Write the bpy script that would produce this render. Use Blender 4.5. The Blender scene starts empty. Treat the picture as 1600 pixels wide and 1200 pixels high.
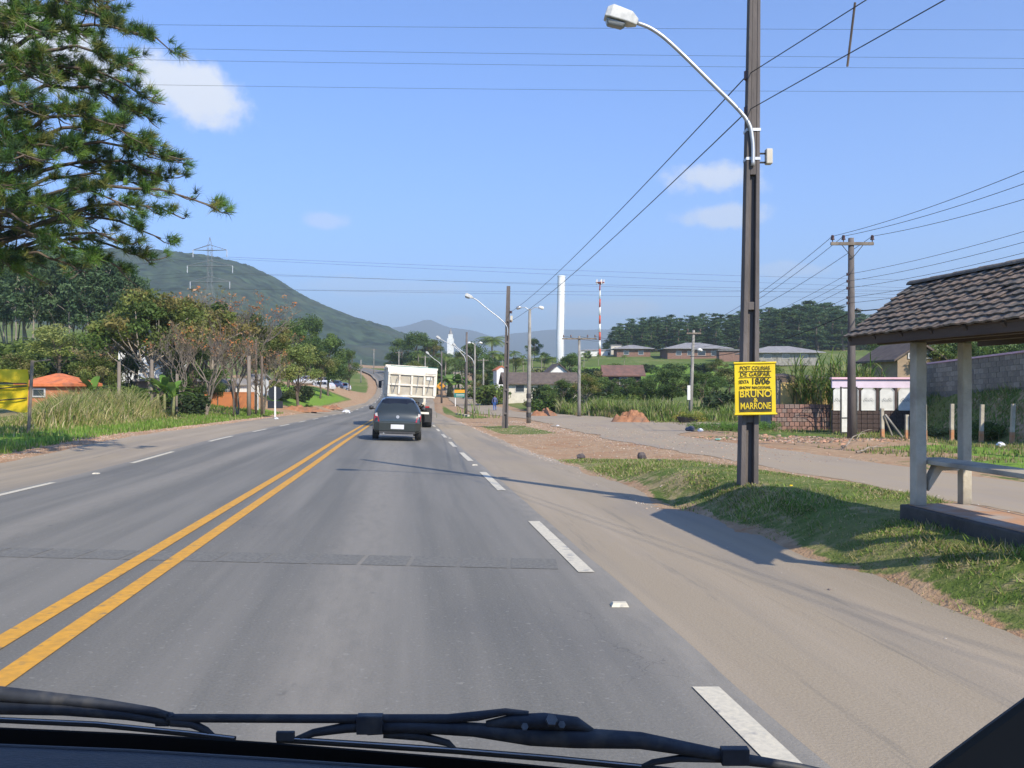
import bpy, math, random
import numpy as np
from mathutils import Vector, Matrix
rnd = random.Random(7)
NR = np.random.RandomState(11)
R = math.radians
scene = bpy.context.scene
COL = scene.collection

# ------------------------------------------------------------------ camera
F = 1400.0            # focal length in photo pixels (photo 1600 wide)
CZ = 1.4              # eye height above the road
cam_d = bpy.data.cameras.new('camera')
cam = bpy.data.objects.new('camera', cam_d)
COL.objects.link(cam)
cam.location = (0, 0, CZ)
cam.rotation_euler = (R(90), 0, 0)
cam_d.sensor_width = 36
cam_d.lens = 36 * F / 1600
cam_d.clip_start = 0.02
cam_d.clip_end = 40000
scene.camera = cam

# ------------------------------------------------------------------ sun and sky
SUN_EL, SUN_ROT = 37.0, 146.0
sv = Vector((math.sin(R(SUN_ROT)) * math.cos(R(SUN_EL)), math.cos(R(SUN_ROT)) * math.cos(R(SUN_EL)), math.sin(R(SUN_EL))))
sd = bpy.data.lights.new('sun', 'SUN')
sd.energy = 5.0
sd.angle = R(0.55)
sd.color = (1.0, 0.90, 0.74)
so = bpy.data.objects.new('sun', sd)
COL.objects.link(so)
so.rotation_euler = sv.to_track_quat('Z', 'Y').to_euler()

world = bpy.data.worlds.new('World')
scene.world = world
world.use_nodes = True
wn, wl = world.node_tree.nodes, world.node_tree.links
wn.clear()
def wnode(t, **k):
    n = wn.new(t)
    for a, b in k.items(): setattr(n, a, b)
    return n
wout = wnode('ShaderNodeOutputWorld')
bg = wnode('ShaderNodeBackground')
bg.inputs['Strength'].default_value = 0.138
wl.new(bg.outputs[0], wout.inputs[0])
sky = wnode('ShaderNodeTexSky', sky_type='NISHITA')
sky.sun_disc = False
sky.sun_elevation = R(SUN_EL)
sky.sun_rotation = R(SUN_ROT)
sky.altitude = 0
sky.air_density = 1.0
sky.dust_density = 0.6
sky.ozone_density = 3.0
tint = wnode('ShaderNodeMixRGB', blend_type='MULTIPLY')
tint.inputs[0].default_value = 1
tint.inputs[2].default_value = (0.70, 0.96, 1.42, 1)
wl.new(sky.outputs[0], tint.inputs[1])
tc = wnode('ShaderNodeTexCoord')
cnoise = wnode('ShaderNodeTexNoise')
cnoise.inputs['Scale'].default_value = 13
cnoise.inputs['Detail'].default_value = 9
cnoise.inputs['Roughness'].default_value = 0.62
wl.new(tc.outputs['Generated'], cnoise.inputs['Vector'])
def wmath(op, a, b=None, c=None):
    n = wnode('ShaderNodeMath', operation=op)
    for i, x in enumerate((a, b, c)):
        if x is None: continue
        if isinstance(x, (int, float)): n.inputs[i].default_value = x
        else: wl.new(x, n.inputs[i])
    return n.outputs[0]
cover = None
# real cumulus patches of the day: direction (azimuth from +Y, elevation), half sizes, slant, density
clouds = [(-19.6, 17.2, 3.2, 1.9, -0.42, .95), (-28.5, 18.5, 4.2, 2.6, 0, 0.95), (12.5, 12.7, 2.9, 1.25, 0, 0.8),
          (12.9, 10.3, 2.7, 0.9, 0, .65), (-11.7, 10.1, 1.7, .6, 0, .42), (6.5, 4.8, 4.5, .7, 0, .5), (-8, 6.1, 6, .6, 0, .22),
          (17.5, 6.9, 3.5, .6, 0, .35), (-3.5, 4.0, 1.2, .4, 0, .35), (60, 22, 6, 2.5, 0, .8), (-75, 17, 7, 2.6, 0, .8), (110, 30, 8, 3, 0, .8), (175, 20, 9, 3, 0, .8), (-130, 28, 8, 3, 0, .8), (38, 26, 4, 1.4, 0, .5)]
for az, el, ha, he, sl, dn in clouds:
    a, e = R(az), R(el)
    c = Vector((math.sin(a) * math.cos(e), math.cos(a) * math.cos(e), math.sin(e)))
    right = Vector((math.cos(a), -math.sin(a), 0))
    up = right.cross(c).normalized()
    d1 = wnode('ShaderNodeVectorMath', operation='DOT_PRODUCT'); wl.new(tc.outputs['Generated'], d1.inputs[0]); d1.inputs[1].default_value = right
    d2 = wnode('ShaderNodeVectorMath', operation='DOT_PRODUCT'); wl.new(tc.outputs['Generated'], d2.inputs[0]); d2.inputs[1].default_value = up
    d3 = wnode('ShaderNodeVectorMath', operation='DOT_PRODUCT'); wl.new(tc.outputs['Generated'], d3.inputs[0]); d3.inputs[1].default_value = c
    x = wmath('DIVIDE', d1.outputs['Value'], math.sin(R(ha)))
    yy = wmath('SUBTRACT', d2.outputs['Value'], wmath('MULTIPLY', d1.outputs['Value'], sl))
    y = wmath('DIVIDE', yy, math.sin(R(he)))
    r2 = wmath('ADD', wmath('MULTIPLY', x, x), wmath('MULTIPLY', y, y))
    r2 = wmath('ADD', wmath('SQRT', r2), wmath('MULTIPLY', wmath('SUBTRACT', cnoise.outputs['Fac'], 0.5), 2.5))
    mr = wnode('ShaderNodeMapRange', interpolation_type='SMOOTHSTEP')
    wl.new(r2, mr.inputs[0]); mr.inputs[1].default_value = 1.12; mr.inputs[2].default_value = 0.5
    mr.inputs[3].default_value = 0; mr.inputs[4].default_value = dn
    front = wmath('GREATER_THAN', d3.outputs['Value'], 0.3)
    f = wmath('MULTIPLY', mr.outputs[0], front)
    cover = f if cover is None else wmath('MAXIMUM', cover, f)
mixc = wnode('ShaderNodeMixRGB')
wl.new(cover, mixc.inputs[0]); wl.new(tint.outputs[0], mixc.inputs[1])
mixc.inputs[2].default_value = (5.9, 6.1, 6.5, 1)
wl.new(mixc.outputs[0], bg.inputs['Color'])

vs = scene.view_settings
vs.view_transform = 'Standard'; vs.look = 'None'; vs.exposure = 0.34; vs.gamma = 1.0
vs.use_curve_mapping = False
scene.cycles.max_bounces = 6
scene.cycles.volume_bounces = 0
scene.cycles.use_adaptive_sampling = True
scene.cycles.use_denoising = True
scene.cycles.caustics_reflective = False
scene.cycles.caustics_refractive = False

# ------------------------------------------------------------------ helpers
def P(u, v, D):
    return Vector(((u - 800) / F * D, D, CZ + (600 - v) / F * D))
def sst(x, a, b):
    t = np.clip((x - a) / (b - a), 0, 1)
    return t * t * (3 - 2 * t)
_tab = NR.rand(256, 256)
def vnoise(x, y):
    x = np.asarray(x, float); y = np.asarray(y, float)
    xi = np.floor(x).astype(int); yi = np.floor(y).astype(int)
    fx = x - xi; fy = y - yi
    fx = fx * fx * (3 - 2 * fx); fy = fy * fy * (3 - 2 * fy)
    g = lambda a, b: _tab[a % 256, b % 256]
    return (g(xi, yi) * (1 - fx) + g(xi + 1, yi) * fx) * (1 - fy) + (g(xi, yi + 1) * (1 - fx) + g(xi + 1, yi + 1) * fx) * fy
def fbm(x, y, o=4):
    s = 0; a = .5
    for k in range(o):
        s = s + a * vnoise(np.asarray(x) * 2 ** k + 17 * k, np.asarray(y) * 2 ** k + 5 * k); a *= .5
    return s
def prop(o, label=None, cat=None, group=None, kind=None):
    for k, v in (('label', label), ('category', cat), ('group', group), ('kind', kind)):
        if v: o[k] = v
    return o
def thing(name, label, cat, loc=(0, 0, 0), rz=0.0, group=None, tilt=None):
    o = bpy.data.objects.new(name, None)
    COL.objects.link(o); o.location = loc
    o.rotation_euler = (0, 0, rz) if tilt is None else (tilt[0], tilt[1], rz)
    o.empty_display_size = .2
    return prop(o, label, cat, group)
class MB:
    def __init__(s): s.v = []; s.f = []; s.uv = None
    def add(s, vs, fs):
        b = len(s.v); s.v += [tuple(v) for v in vs]; s.f += [tuple(i + b for i in f) for f in fs]; return s
    def box(s, c, sz, rot=None):
        hx, hy, hz = sz[0] / 2, sz[1] / 2, sz[2] / 2
        c = Vector(c)
        pts = [Vector((x, y, z)) for x in (-hx, hx) for y in (-hy, hy) for z in (-hz, hz)]
        if rot is not None: pts = [rot @ p for p in pts]
        return s.add([p + c for p in pts], [(0, 1, 3, 2), (4, 6, 7, 5), (0, 4, 5, 1), (2, 3, 7, 6), (0, 2, 6, 4), (1, 5, 7, 3)])
    def box2(s, a, b):
        return s.box([(a[i] + b[i]) / 2 for i in range(3)], [abs(a[i] - b[i]) for i in range(3)])
    def tube(s, pts, rad, n=8, cap=True):
        pts = [Vector(p) for p in pts]
        if not hasattr(rad, '__len__'): rad = [rad] * len(pts)
        rings = []; prev = None
        for i, p in enumerate(pts):
            t = (pts[min(i + 1, len(pts) - 1)] - pts[max(i - 1, 0)]).normalized()
            if prev is None:
                a = Vector((0, 0, 1)) if abs(t.z) < .9 else Vector((1, 0, 0))
                x = t.cross(a).normalized()
            else:
                x = (prev - t * prev.dot(t)).normalized()
            prev = x; y = t.cross(x)
            rings.append([p + (x * math.cos(2 * math.pi * k / n) + y * math.sin(2 * math.pi * k / n)) * rad[i] for k in range(n)])
        vs = [q for r_ in rings for q in r_]
        fs = [(i * n + k, i * n + (k + 1) % n, (i + 1) * n + (k + 1) % n, (i + 1) * n + k) for i in range(len(pts) - 1) for k in range(n)]
        if cap:
            fs.append(tuple(range(n))[::-1]); fs.append(tuple((len(pts) - 1) * n + k for k in range(n)))
        return s.add(vs, fs)
    def cyl(s, a, b, r0, r1=None, n=12): return s.tube([a, b], [r0, r0 if r1 is None else r1], n)
    def prism(s, poly, z0, z1, axis='z'):
        n = len(poly)
        if axis == 'z': f = lambda p, z: (p[0], p[1], z)
        elif axis == 'y': f = lambda p, z: (p[0], z, p[1])
        else: f = lambda p, z: (z, p[0], p[1])
        return s.add([f(p, z0) for p in poly] + [f(p, z1) for p in poly],
                     [tuple(range(n))[::-1], tuple(range(n, 2 * n))] + [(i, (i + 1) % n, n + (i + 1) % n, n + i) for i in range(n)])
    def build(s, name, m, parent=None, smooth=False, bevel=0, sub=0, recalc=True):
        me = bpy.data.meshes.new(name)
        me.from_pydata(s.v, [], s.f)
        if recalc:
            import bmesh
            bm = bmesh.new(); bm.from_mesh(me); bmesh.ops.recalc_face_normals(bm, faces=bm.faces); bm.to_mesh(me); bm.free()
        if m is not None: me.materials.append(m)
        if smooth: me.shade_smooth()
        o = bpy.data.objects.new(name, me); COL.objects.link(o)
        if parent is not None: o.parent = parent
        if bevel:
            b = o.modifiers.new('bevel', 'BEVEL'); b.width = bevel; b.segments = 2; b.limit_method = 'ANGLE'
        if sub:
            q = o.modifiers.new('sub', 'SUBSURF'); q.levels = sub; q.render_levels = sub
        return o
def npmesh(name, verts, faces, m, cols=None, parent=None, smooth=False, uv=None):
    """verts (N,3), faces (M,k) numpy"""
    me = bpy.data.meshes.new(name)
    verts = np.asarray(verts, np.float32); faces = np.asarray(faces, np.int32)
    k = faces.shape[1]
    me.vertices.add(len(verts)); me.vertices.foreach_set('co', verts.ravel())
    me.loops.add(faces.size); me.loops.foreach_set('vertex_index', faces.ravel())
    me.polygons.add(len(faces)); me.polygons.foreach_set('loop_start', np.arange(0, faces.size, k, dtype=np.int32))
    me.polygons.foreach_set('loop_total', np.full(len(faces), k, np.int32))
    me.update(calc_edges=True)
    if cols is not None:
        at = me.color_attributes.new('col', 'FLOAT_COLOR', 'POINT')
        c = np.ones((len(verts), 4), np.float32); c[:, :cols.shape[1]] = cols
        at.data.foreach_set('color', c.ravel())
    if uv is not None:
        ul = me.uv_layers.new(name='UVMap')
        ul.data.foreach_set('uv', np.asarray(uv, np.float32)[faces.ravel()].ravel())
    if m is not None: me.materials.append(m)
    if smooth: me.shade_smooth()
    o = bpy.data.objects.new(name, me); COL.objects.link(o)
    if parent is not None: o.parent = parent
    return o
def children(o): return [c for c in bpy.data.objects if c.parent == o]
_kids = {}
def copy_tree(o, parent=None, loc=None, rz=None, scale=None, label=None, group=None):
    c = o.copy(); COL.objects.link(c)
    if parent is not None: c.parent = parent
    ks = _kids.get(o.name)
    if ks is None: ks = _kids[o.name] = children(o)
    for ch in ks: copy_tree(ch, c)
    if loc is not None: c.location = loc
    if rz is not None: c.rotation_euler = (c.rotation_euler[0], c.rotation_euler[1], rz)
    if scale is not None: c.scale = scale
    prop(c, label, None, group)
    return c

# ------------------------------------------------------------------ materials
def mat(name, c1, c2=None, scale=4.0, rough=.8, bump=0.0, bscale=None, metal=0.0, coords='Object', stretch=(1, 1, 1), detail=6, contrast=(.35, .65), coat=0, c3=None, s3=.6, m3=(.5, .7), spec=.4):
    m = bpy.data.materials.new(name); m.use_nodes = True
    nt = m.node_tree; n, l = nt.nodes, nt.links
    b = n['Principled BSDF']
    b.inputs['Roughness'].default_value = rough
    b.inputs['Metallic'].default_value = metal
    b.inputs['Coat Weight'].default_value = coat
    b.inputs['Specular IOR Level'].default_value = spec
    c1 = tuple(c1) + (1,)
    if c2 is None: c2 = tuple(x * .8 for x in c1[:3])
    c2 = tuple(c2)[:3] + (1,)
    t = n.new('ShaderNodeTexCoord'); mp = n.new('ShaderNodeMapping'); mp.inputs['Scale'].default_value = stretch
    l.new(t.outputs[coords], mp.inputs[0])
    no = n.new('ShaderNodeTexNoise'); no.inputs['Scale'].default_value = scale; no.inputs['Detail'].default_value = detail
    no.inputs['Roughness'].default_value = .6
    l.new(mp.outputs[0], no.inputs['Vector'])
    r = n.new('ShaderNodeValToRGB')
    r.color_ramp.elements[0].position = contrast[0]; r.color_ramp.elements[1].position = contrast[1]
    r.color_ramp.elements[0].color = c1; r.color_ramp.elements[1].color = c2
    l.new(no.outputs['Fac'], r.inputs[0])
    out = r.outputs[0]
    if c3 is not None:
        n3 = n.new('ShaderNodeTexNoise'); n3.inputs['Scale'].default_value = s3; n3.inputs['Detail'].default_value = 5
        l.new(mp.outputs[0], n3.inputs['Vector'])
        mr = n.new('ShaderNodeMapRange'); mr.inputs[1].default_value = m3[0]; mr.inputs[2].default_value = m3[1]
        l.new(n3.outputs['Fac'], mr.inputs[0])
        mx = n.new('ShaderNodeMixRGB'); mx.inputs[2].default_value = tuple(c3) + (1,)
        l.new(mr.outputs[0], mx.inputs[0]); l.new(out, mx.inputs[1]); out = mx.outputs[0]
    l.new(out, b.inputs['Base Color'])
    if bump:
        nb = n.new('ShaderNodeTexNoise'); nb.inputs['Scale'].default_value = bscale or scale * 3; nb.inputs['Detail'].default_value = 4
        l.new(mp.outputs[0], nb.inputs['Vector'])
        bp = n.new('ShaderNodeBump'); bp.inputs['Strength'].default_value = min(1, bump); bp.inputs['Distance'].default_value = .02 * max(1, bump)
        l.new(nb.outputs['Fac'], bp.inputs['Height']); l.new(bp.outputs[0], b.inputs['Normal'])
    return m
def leafmat(name, trans=.35, rough=.55, gain=1.3):
    m = bpy.data.materials.new(name); m.use_nodes = True
    nt = m.node_tree; n, l = nt.nodes, nt.links
    b = n['Principled BSDF']; b.inputs['Roughness'].default_value = rough; b.inputs['Specular IOR Level'].default_value = .25
    a = n.new('ShaderNodeVertexColor'); a.layer_name = 'col'
    no = n.new('ShaderNodeTexNoise'); no.inputs['Scale'].default_value = 1.3; no.inputs['Detail'].default_value = 4
    t = n.new('ShaderNodeTexCoord'); l.new(t.outputs['Object'], no.inputs['Vector'])
    mr = n.new('ShaderNodeMapRange'); mr.inputs[1].default_value = .3; mr.inputs[2].default_value = .7; mr.inputs[3].default_value = .75 * gain; mr.inputs[4].default_value = 1.25 * gain
    l.new(no.outputs['Fac'], mr.inputs[0])
    hs = n.new('ShaderNodeVectorMath'); hs.operation = 'SCALE'
    l.new(a.outputs[0], hs.inputs[0]); l.new(mr.outputs[0], hs.inputs['Scale'])
    l.new(hs.outputs[0], b.inputs['Base Color'])
    tr = n.new('ShaderNodeBsdfTranslucent'); l.new(hs.outputs[0], tr.inputs['Color'])
    mx = n.new('ShaderNodeMixShader'); mx.inputs[0].default_value = trans
    l.new(b.outputs[0], mx.inputs[1]); l.new(tr.outputs[0], mx.inputs[2])
    l.new(mx.outputs[0], n['Material Output'].inputs[0])
    return m
LEAF = leafmat('foliage')
NEEDLE = leafmat('needles', .2)
GRASS = leafmat('grass_blades', .4)
BARK = mat('bark', (.16, .12, .09), (.07, .055, .045), 6, .9, .6, 20, stretch=(1, 1, .3))
PALEBARK = mat('pale_bark', (.36, .31, .25), (.18, .15, .12), 5, .9, .4, 20, stretch=(1, 1, .3))
CONC = mat('weathered_concrete', (.34, .32, .28), (.2, .19, .17), 3, .9, .4, 30, stretch=(1, 1, .4), c3=(.12, .115, .1), s3=1.5)
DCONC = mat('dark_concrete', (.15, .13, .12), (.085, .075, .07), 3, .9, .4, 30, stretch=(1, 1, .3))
GALV = mat('galvanised_steel', (.52, .53, .54), (.38, .39, .4), 5, .45, metal=.6)
DARK = mat('dark_metal', (.03, .03, .032), (.05, .05, .05), 8, .5)
WHITE = mat('white_paint', (.78, .77, .73), (.66, .65, .6), 2, .6)
RUBBER = mat('black_rubber', (.018, .018, .019), (.03, .03, .03), 12, .75)
CERAM = mat('brown_ceramic', (.06, .035, .03), (.1, .05, .04), 8, .3)
# ------------------------------------------------------------------ terrain
UC = np.array([-2500, -600, 0, 300, 480, 600, 720, 850, 1000, 1150, 1350, 1600, 3000], float)
YR = np.array([60, 95, 130, 180, 250, 350, 600, 1500, 20000], float)
cx_pts = np.array([(-60, 4.8), (0, -2.19), (95, -13.25), (112, -14.7), (130, -16.1), (150, -18.2), (165, -20.2), (190, -23.9), (212, -27.8), (235, -32.6), (252, -37.4), (270, -43.5), (295, -53), (320, -63), (350, -76), (380, -92)], float)
cx_pts[0, 1] = -2.19 + .1164 * 60
def cX(y): return np.interp(y, cx_pts[:, 0], cx_pts[:, 1])
def _pl(y): return -.01786 * y
ZT = np.array([
 [_pl(60)] * 13,
 [-.6, -.6, -.8, -1.1, -1.5, -1.65, -1.65, -1.5, -1.2, -1.0, -.6, .5, 1.5],
 [3, 3, 2.5, .6, -1.1, -1.4, -1.4, -1.0, -.5, .0, .6, 2, 3],
 [10, 10, 8.5, 4, .9, .3, .3, 2, 3, 4, 4.5, 6, 8],
 [18, 18, 15, 10, 6, 4.6, 5.4, 8.6, 9.2, 9.2, 9.2, 10, 12],
 [30, 30, 26, 18, 11, 8.5, 9, 11, 15, 17, 17, 20, 22],
 [40, 40, 36, 26, 18, 13, 12, 12, 16, 20, 22, 25, 28],
 [50, 50, 44, 36, 26, 18, 12, 12, 14, 18, 24, 28, 30],
 [60] * 13], float)
def G(X, Y):
    X = np.asarray(X, float); Y = np.asarray(Y, float)
    z = -.01786 * np.minimum(Y, 60)
    u = X / np.maximum(Y, 1) * F + 800
    ui = np.clip(np.searchsorted(UC, u) - 1, 0, len(UC) - 2)
    yi = np.clip(np.searchsorted(YR, Y) - 1, 0, len(YR) - 2)
    fu = np.clip((u - UC[ui]) / (UC[ui + 1] - UC[ui]), 0, 1); fu = fu * fu * (3 - 2 * fu)
    fy = np.clip((Y - YR[yi]) / (YR[yi + 1] - YR[yi]), 0, 1)
    zz = (ZT[yi, ui] * (1 - fu) + ZT[yi, ui + 1] * fu) * (1 - fy) + (ZT[yi + 1, ui] * (1 - fu) + ZT[yi + 1, ui + 1] * fu) * fy
    z = np.where(Y > 60, zz, z)
    xo = X + .1164 * Y
    w = sst(Y, 16, 30) * (1 - sst(Y, 60, 90))
    z = z - .028 * np.clip(xo + .4, -9, 5) * w * (1 - sst(xo, 5, 9)) * sst(xo, -22, -9)
    A = np.interp(Y, [-5, 2, 8, 11.5, 15, 19, 22.5], [.28, .31, .34, .385, .27, .10, 0])
    isl = sst(xo, 3.35, 4.3) * (1 - sst(xo, 5.3, 6.9))
    z = z + A * isl * (1 + .35 * (fbm(X * 1.1, Y * 1.1, 3) - .45))
    z = z - .13 * np.exp(-((xo - 3.75) / .35) ** 2 - ((Y - 12.2) / .8) ** 2)
    x0 = 15.9 + sst(Y, 31, 38) * .5
    emb = sst(X, x0, x0 + 2.2) * (1 - sst(Y, 41, 50))
    z = z + 2.0 * emb + emb * (1 - emb) * 1.2 * (fbm(X, Y * 1.3, 3) - .45)
    z = z + 2.2 * sst(cX(Y) - X, 4.8, 14) * sst(Y, 62, 90) * (1 - sst(Y, 140, 175))
    z = z + .35 * (1 - sst(xo, -16, -11)) * (1 - sst(Y, 70, 100))
    off = np.maximum(1 - sst(xo, -11.5, -10), sst(xo, 11, 13)) * (1 - sst(Y, 120, 200))
    z = z + off * .25 * (fbm(X * .4, Y * .4, 3) - .45)
    z = z + sst(Y, 150, 260) * 1.2 * (fbm(X * .03, Y * .03, 3) - .45) * (1 - np.exp(-((xo) / 30) ** 2))
    return z
def g(x, y): return float(G(x, y))
def U(u, D): return (u - 800) / F * D
def base(u, D, dz=0.0):
    x = U(u, D); return Vector((x, D, g(x, D) + dz))

def axis(lo, hi, step, grow, far_lo, far_hi):
    a = list(np.arange(lo, hi, step)); s = step; x = a[-1]
    while x < far_hi: s *= grow; x += s; a.append(x)
    s = step; x = a[0]; pre = []
    while x > far_lo: s *= grow; x -= s; pre.append(x)
    return np.array(pre[::-1] + a)
gx = np.clip(axis(-26, 26, .3, 1.07, -9000, 9000), -9000, 9000)
gy = np.clip(axis(-4, 62, .3, 1.035, -60, 8800), -190, 8800)
XX, YY = np.meshgrid(gx, gy)
ZZ = G(XX, YY)
xo = XX + .1164 * YY
# main-road corridor is cut a little lower so the road sheets lie clear of it
side_pts = np.array([(-60, 9.0 + 6.98), (0, 9.0), (35, 9.0 - 4.07), (52, 6.2), (66, 4.0), (88, -1.2), (110, -4.0), (140, -7.6), (165, -10), (190, -12), (215, -13.2), (240, -14.2)], float)
def sX(y): return np.interp(y, side_pts[:, 0], side_pts[:, 1])
lat = XX - cX(YY)
inmain = (np.abs(lat + .3) < 5.9) & (YY < 385) & (YY > -60)
sh = np.clip(.02 + .0012 * YY, .02, .5)
ZZ = ZZ - np.where(inmain, sh, 0) * (1 - sst(np.abs(lat + .3), 4.9, 5.9))
inside_side = (np.abs(XX - sX(YY)) < 2.6) & (YY < 242)
ZZ = ZZ - np.where(inside_side, .012 + .001 * np.maximum(YY - 30, 0), 0) * (1 - sst(np.abs(XX - sX(YY)), .9, 1.5 + sst(YY, 30, 50)))
# soil mask (R), dry straw mask (G), yellow-green moss / lush (B)
def band(x, a, b, s): return sst(x, a - s, a + s) * (1 - sst(x, b - s, b + s))
nz = fbm(XX * .5, YY * .5, 4) - .47
dirt = np.zeros_like(XX)
near = 1 - sst(YY, 85, 110)
dirt = np.maximum(dirt, band(xo, -10.2, -8.4, .25) * near)
dirt = np.maximum(dirt, band(xo, 2.8, 3.62, .12) * near)
dirt = np.maximum(dirt, band(xo, 6.7, 10.6, .25) * near)
jn = band(YY, 20.5, 62, 1.6) * band(xo, 2.8, 14, 1.0)
isl2 = band(YY, 40, 53, 1.5) * band(xo, 4.2, 8.0, .5)
isl3 = band(YY, 72, 96, 2) * band(xo, 4.0, 6.6, .4)
isl4 = band(YY, 30, 37, 1.3) * band(xo, 10.8, 13, .5) 
dirt = np.maximum(dirt, jn * (1 - isl2) * (1 - isl4))
dirt = np.maximum(dirt, band(YY, 60, 84, 3) * band(xo, 2.8, 10, .8) * (1 - isl3))
dirt = np.maximum(dirt, .82 * band(YY, 34, 60, 2) * band(xo, 10, 14, 1.5))
latm = np.abs(lat + .3)
dirt = np.maximum(dirt, band(YY, 85, 300, 10) * (1 - sst(latm, 5.6, 7)) )
dirt = np.maximum(dirt, band(YY, 66, 150, 8) * band(lat, -7.4, -4, 1.0) * .85)
dirt = np.maximum(dirt, band(YY, 72, 82, 2) * band(lat, -22, -4, 1.5) * .8)
dirt = np.maximum(dirt, band(YY, 131, 160, 3) * band(lat, -26, -4, 1.5) * .9)
dirt = np.maximum(dirt, np.exp(-(YY - 330) ** 2 / 30 ** 2) * band(XX / np.maximum(YY, 1) * F + 800, 545, 612, 8))
latS = np.abs(XX - sX(YY))
dirt = np.maximum(dirt, band(YY, 50, 235, 3) * (1 - sst(latS, 3.4, 4.6)) * .95)
emb = sst(XX, 15.3, 16.3) * (1 - sst(XX, 17.4, 18.4)) * band(YY, 12, 36, 2)
dirt = np.maximum(dirt, emb * (.42 + .6 * (fbm(XX * .8 + 9, YY * .8, 3) - .3)))
dirt = np.maximum(dirt, band(xo, 10.6, 11.4, .3) * band(YY, 8, 34, 2) * .62)
dirt = np.maximum(dirt, band(YY, 27.5, 31.5, .7) * band(XX, 6, 13.5, .8) * .85)
uu = XX / np.maximum(YY, 1) * F + 800
dirt = np.maximum(dirt, band(YY, 205, 240, 6) * band(uu, 700, 900, 20) * .25)
dry = np.clip(.35 + 1.5 * nz, 0, 1) * .6
dry = np.maximum(dry, band(xo, -30, -12.5, 1) * band(YY, 15, 70, 5) * .75)
dry = np.maximum(dry, band(xo, 3.4, 4.1, .2) * band(YY, 2, 20, 1) * .55)
dry = np.maximum(dry, (YY > 600) * .2)
dry = np.maximum(dry, band(xo, 3.5, 7.2, .3) * band(YY, 2, 21, 1) * (.42 + 1.6 * (fbm(XX * 1.4, YY * 1.4, 3) - .45)))
lush = band(xo, -13, -9.8, .5) * (1 - sst(YY, 90, 130)) * .9
lush = np.maximum(lush, band(xo, 11.6, 17, .6) * band(YY, 17, 31, 1.5) * (.5 + .9 * nz + .2))
dirt = np.maximum(dirt, band(XX, 9, 15.6, .8) * band(YY, 18, 29, 1.5) * (fbm(XX * .9 + 3, YY * .9, 3) - .12) * 1.05)
lush = np.maximum(lush, band(YY, 140, 215, 10) * band(uu, 850, 1150, 30) * .8)
lush = np.maximum(lush, band(YY, 85, 128, 3) * band(lat, -30, -7.5, 1.2) * .95)
nyy, nxx = XX.shape
idx = np.arange(nyy * nxx).reshape(nyy, nxx)
faces = np.stack([idx[:-1, :-1], idx[:-1, 1:], idx[1:, 1:], idx[1:, :-1]], -1).reshape(-1, 4)
gm = bpy.data.materials.new('ground'); gm.use_nodes = True
n, l = gm.node_tree.nodes, gm.node_tree.links
b = n['Principled BSDF']; b.inputs['Roughness'].default_value = .95; b.inputs['Specular IOR Level'].default_value = .15
vc = n.new('ShaderNodeVertexColor'); vc.layer_name = 'col'
sp = n.new('ShaderNodeSeparateColor'); l.new(vc.outputs[0], sp.inputs[0])
tcd = n.new('ShaderNodeTexCoord')
def gnoise(sc, det=6, rgh=.6):
    q = n.new('ShaderNodeTexNoise'); q.inputs['Scale'].default_value = sc; q.inputs['Detail'].default_value = det; q.inputs['Roughness'].default_value = rgh
    l.new(tcd.outputs['Object'], q.inputs['Vector']); return q.outputs['Fac']
def gm_math(op, a, b_=None):
    q = n.new('ShaderNodeMath'); q.operation = op
    for i, x in enumerate((a, b_)):
        if x is None: continue
        if isinstance(x, (int, float)): q.inputs[i].default_value = x
        else: l.new(x, q.inputs[i])
    return q.outputs[0]
def ramp(f, a, ca, b_, cb):
    r = n.new('ShaderNodeValToRGB'); r.color_ramp.elements[0].position = a; r.color_ramp.elements[1].position = b_
    r.color_ramp.elements[0].color = tuple(ca) + (1,); r.color_ramp.elements[1].color = tuple(cb) + (1,)
    l.new(f, r.inputs[0]); return r.outputs[0]
def gmix(f, a, b_):
    q = n.new('ShaderNodeMixRGB'); l.new(f, q.inputs[0]); l.new(a, q.inputs[1]); l.new(b_, q.inputs[2]); return q.outputs[0]
def thr(mask, noise, amp, lo, hi):
    s = gm_math('ADD', mask, gm_math('MULTIPLY', gm_math('SUBTRACT', noise, .5), amp))
    q = n.new('ShaderNodeMapRange'); q.interpolation_type = 'SMOOTHSTEP'
    l.new(s, q.inputs[0]); q.inputs[1].default_value = lo; q.inputs[2].default_value = hi
    return q.outputs[0]
n1, n2, n3, n4 = gnoise(.9), gnoise(5.5), gnoise(28, 4), gnoise(.08)
grassc = ramp(n2, .3, (.075, .115, .022), .7, (.15, .20, .045))
grassc = gmix(thr(n4, n1, .6, .45, .65), grassc, ramp(n3, .3, (.14, .165, .05), .7, (.25, .24, .09)))
lushc = ramp(n2, .3, (.10, .20, .02), .7, (.22, .33, .05))
dryc = ramp(n2, .3, (.20, .165, .075), .7, (.36, .29, .15))
dirtc = ramp(n2, .3, (.30, .19, .105), .7, (.47, .33, .205))
dirtc = gmix(thr(n1, n2, .5, .5, .75), dirtc, ramp(n3, .3, (.28, .135, .06), .7, (.40, .21, .11)))
c = gmix(thr(sp.outputs[2], n2, .9, .4, .6), grassc, lushc)
c = gmix(thr(sp.outputs[1], n2, 1.0, .45, .75), c, dryc)
c = gmix(thr(sp.outputs[0], n2, .8, .42, .58), c, dirtc)
l.new(c, b.inputs['Base Color'])
bp = n.new('ShaderNodeBump'); bp.inputs['Strength'].default_value = .8; bp.inputs['Distance'].default_value = .05
l.new(gm_math('ADD', gm_math('MULTIPLY', n2, 1.0), gm_math('MULTIPLY', n3, .5)), bp.inputs['Height']); l.new(bp.outputs[0], b.inputs['Normal'])
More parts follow.
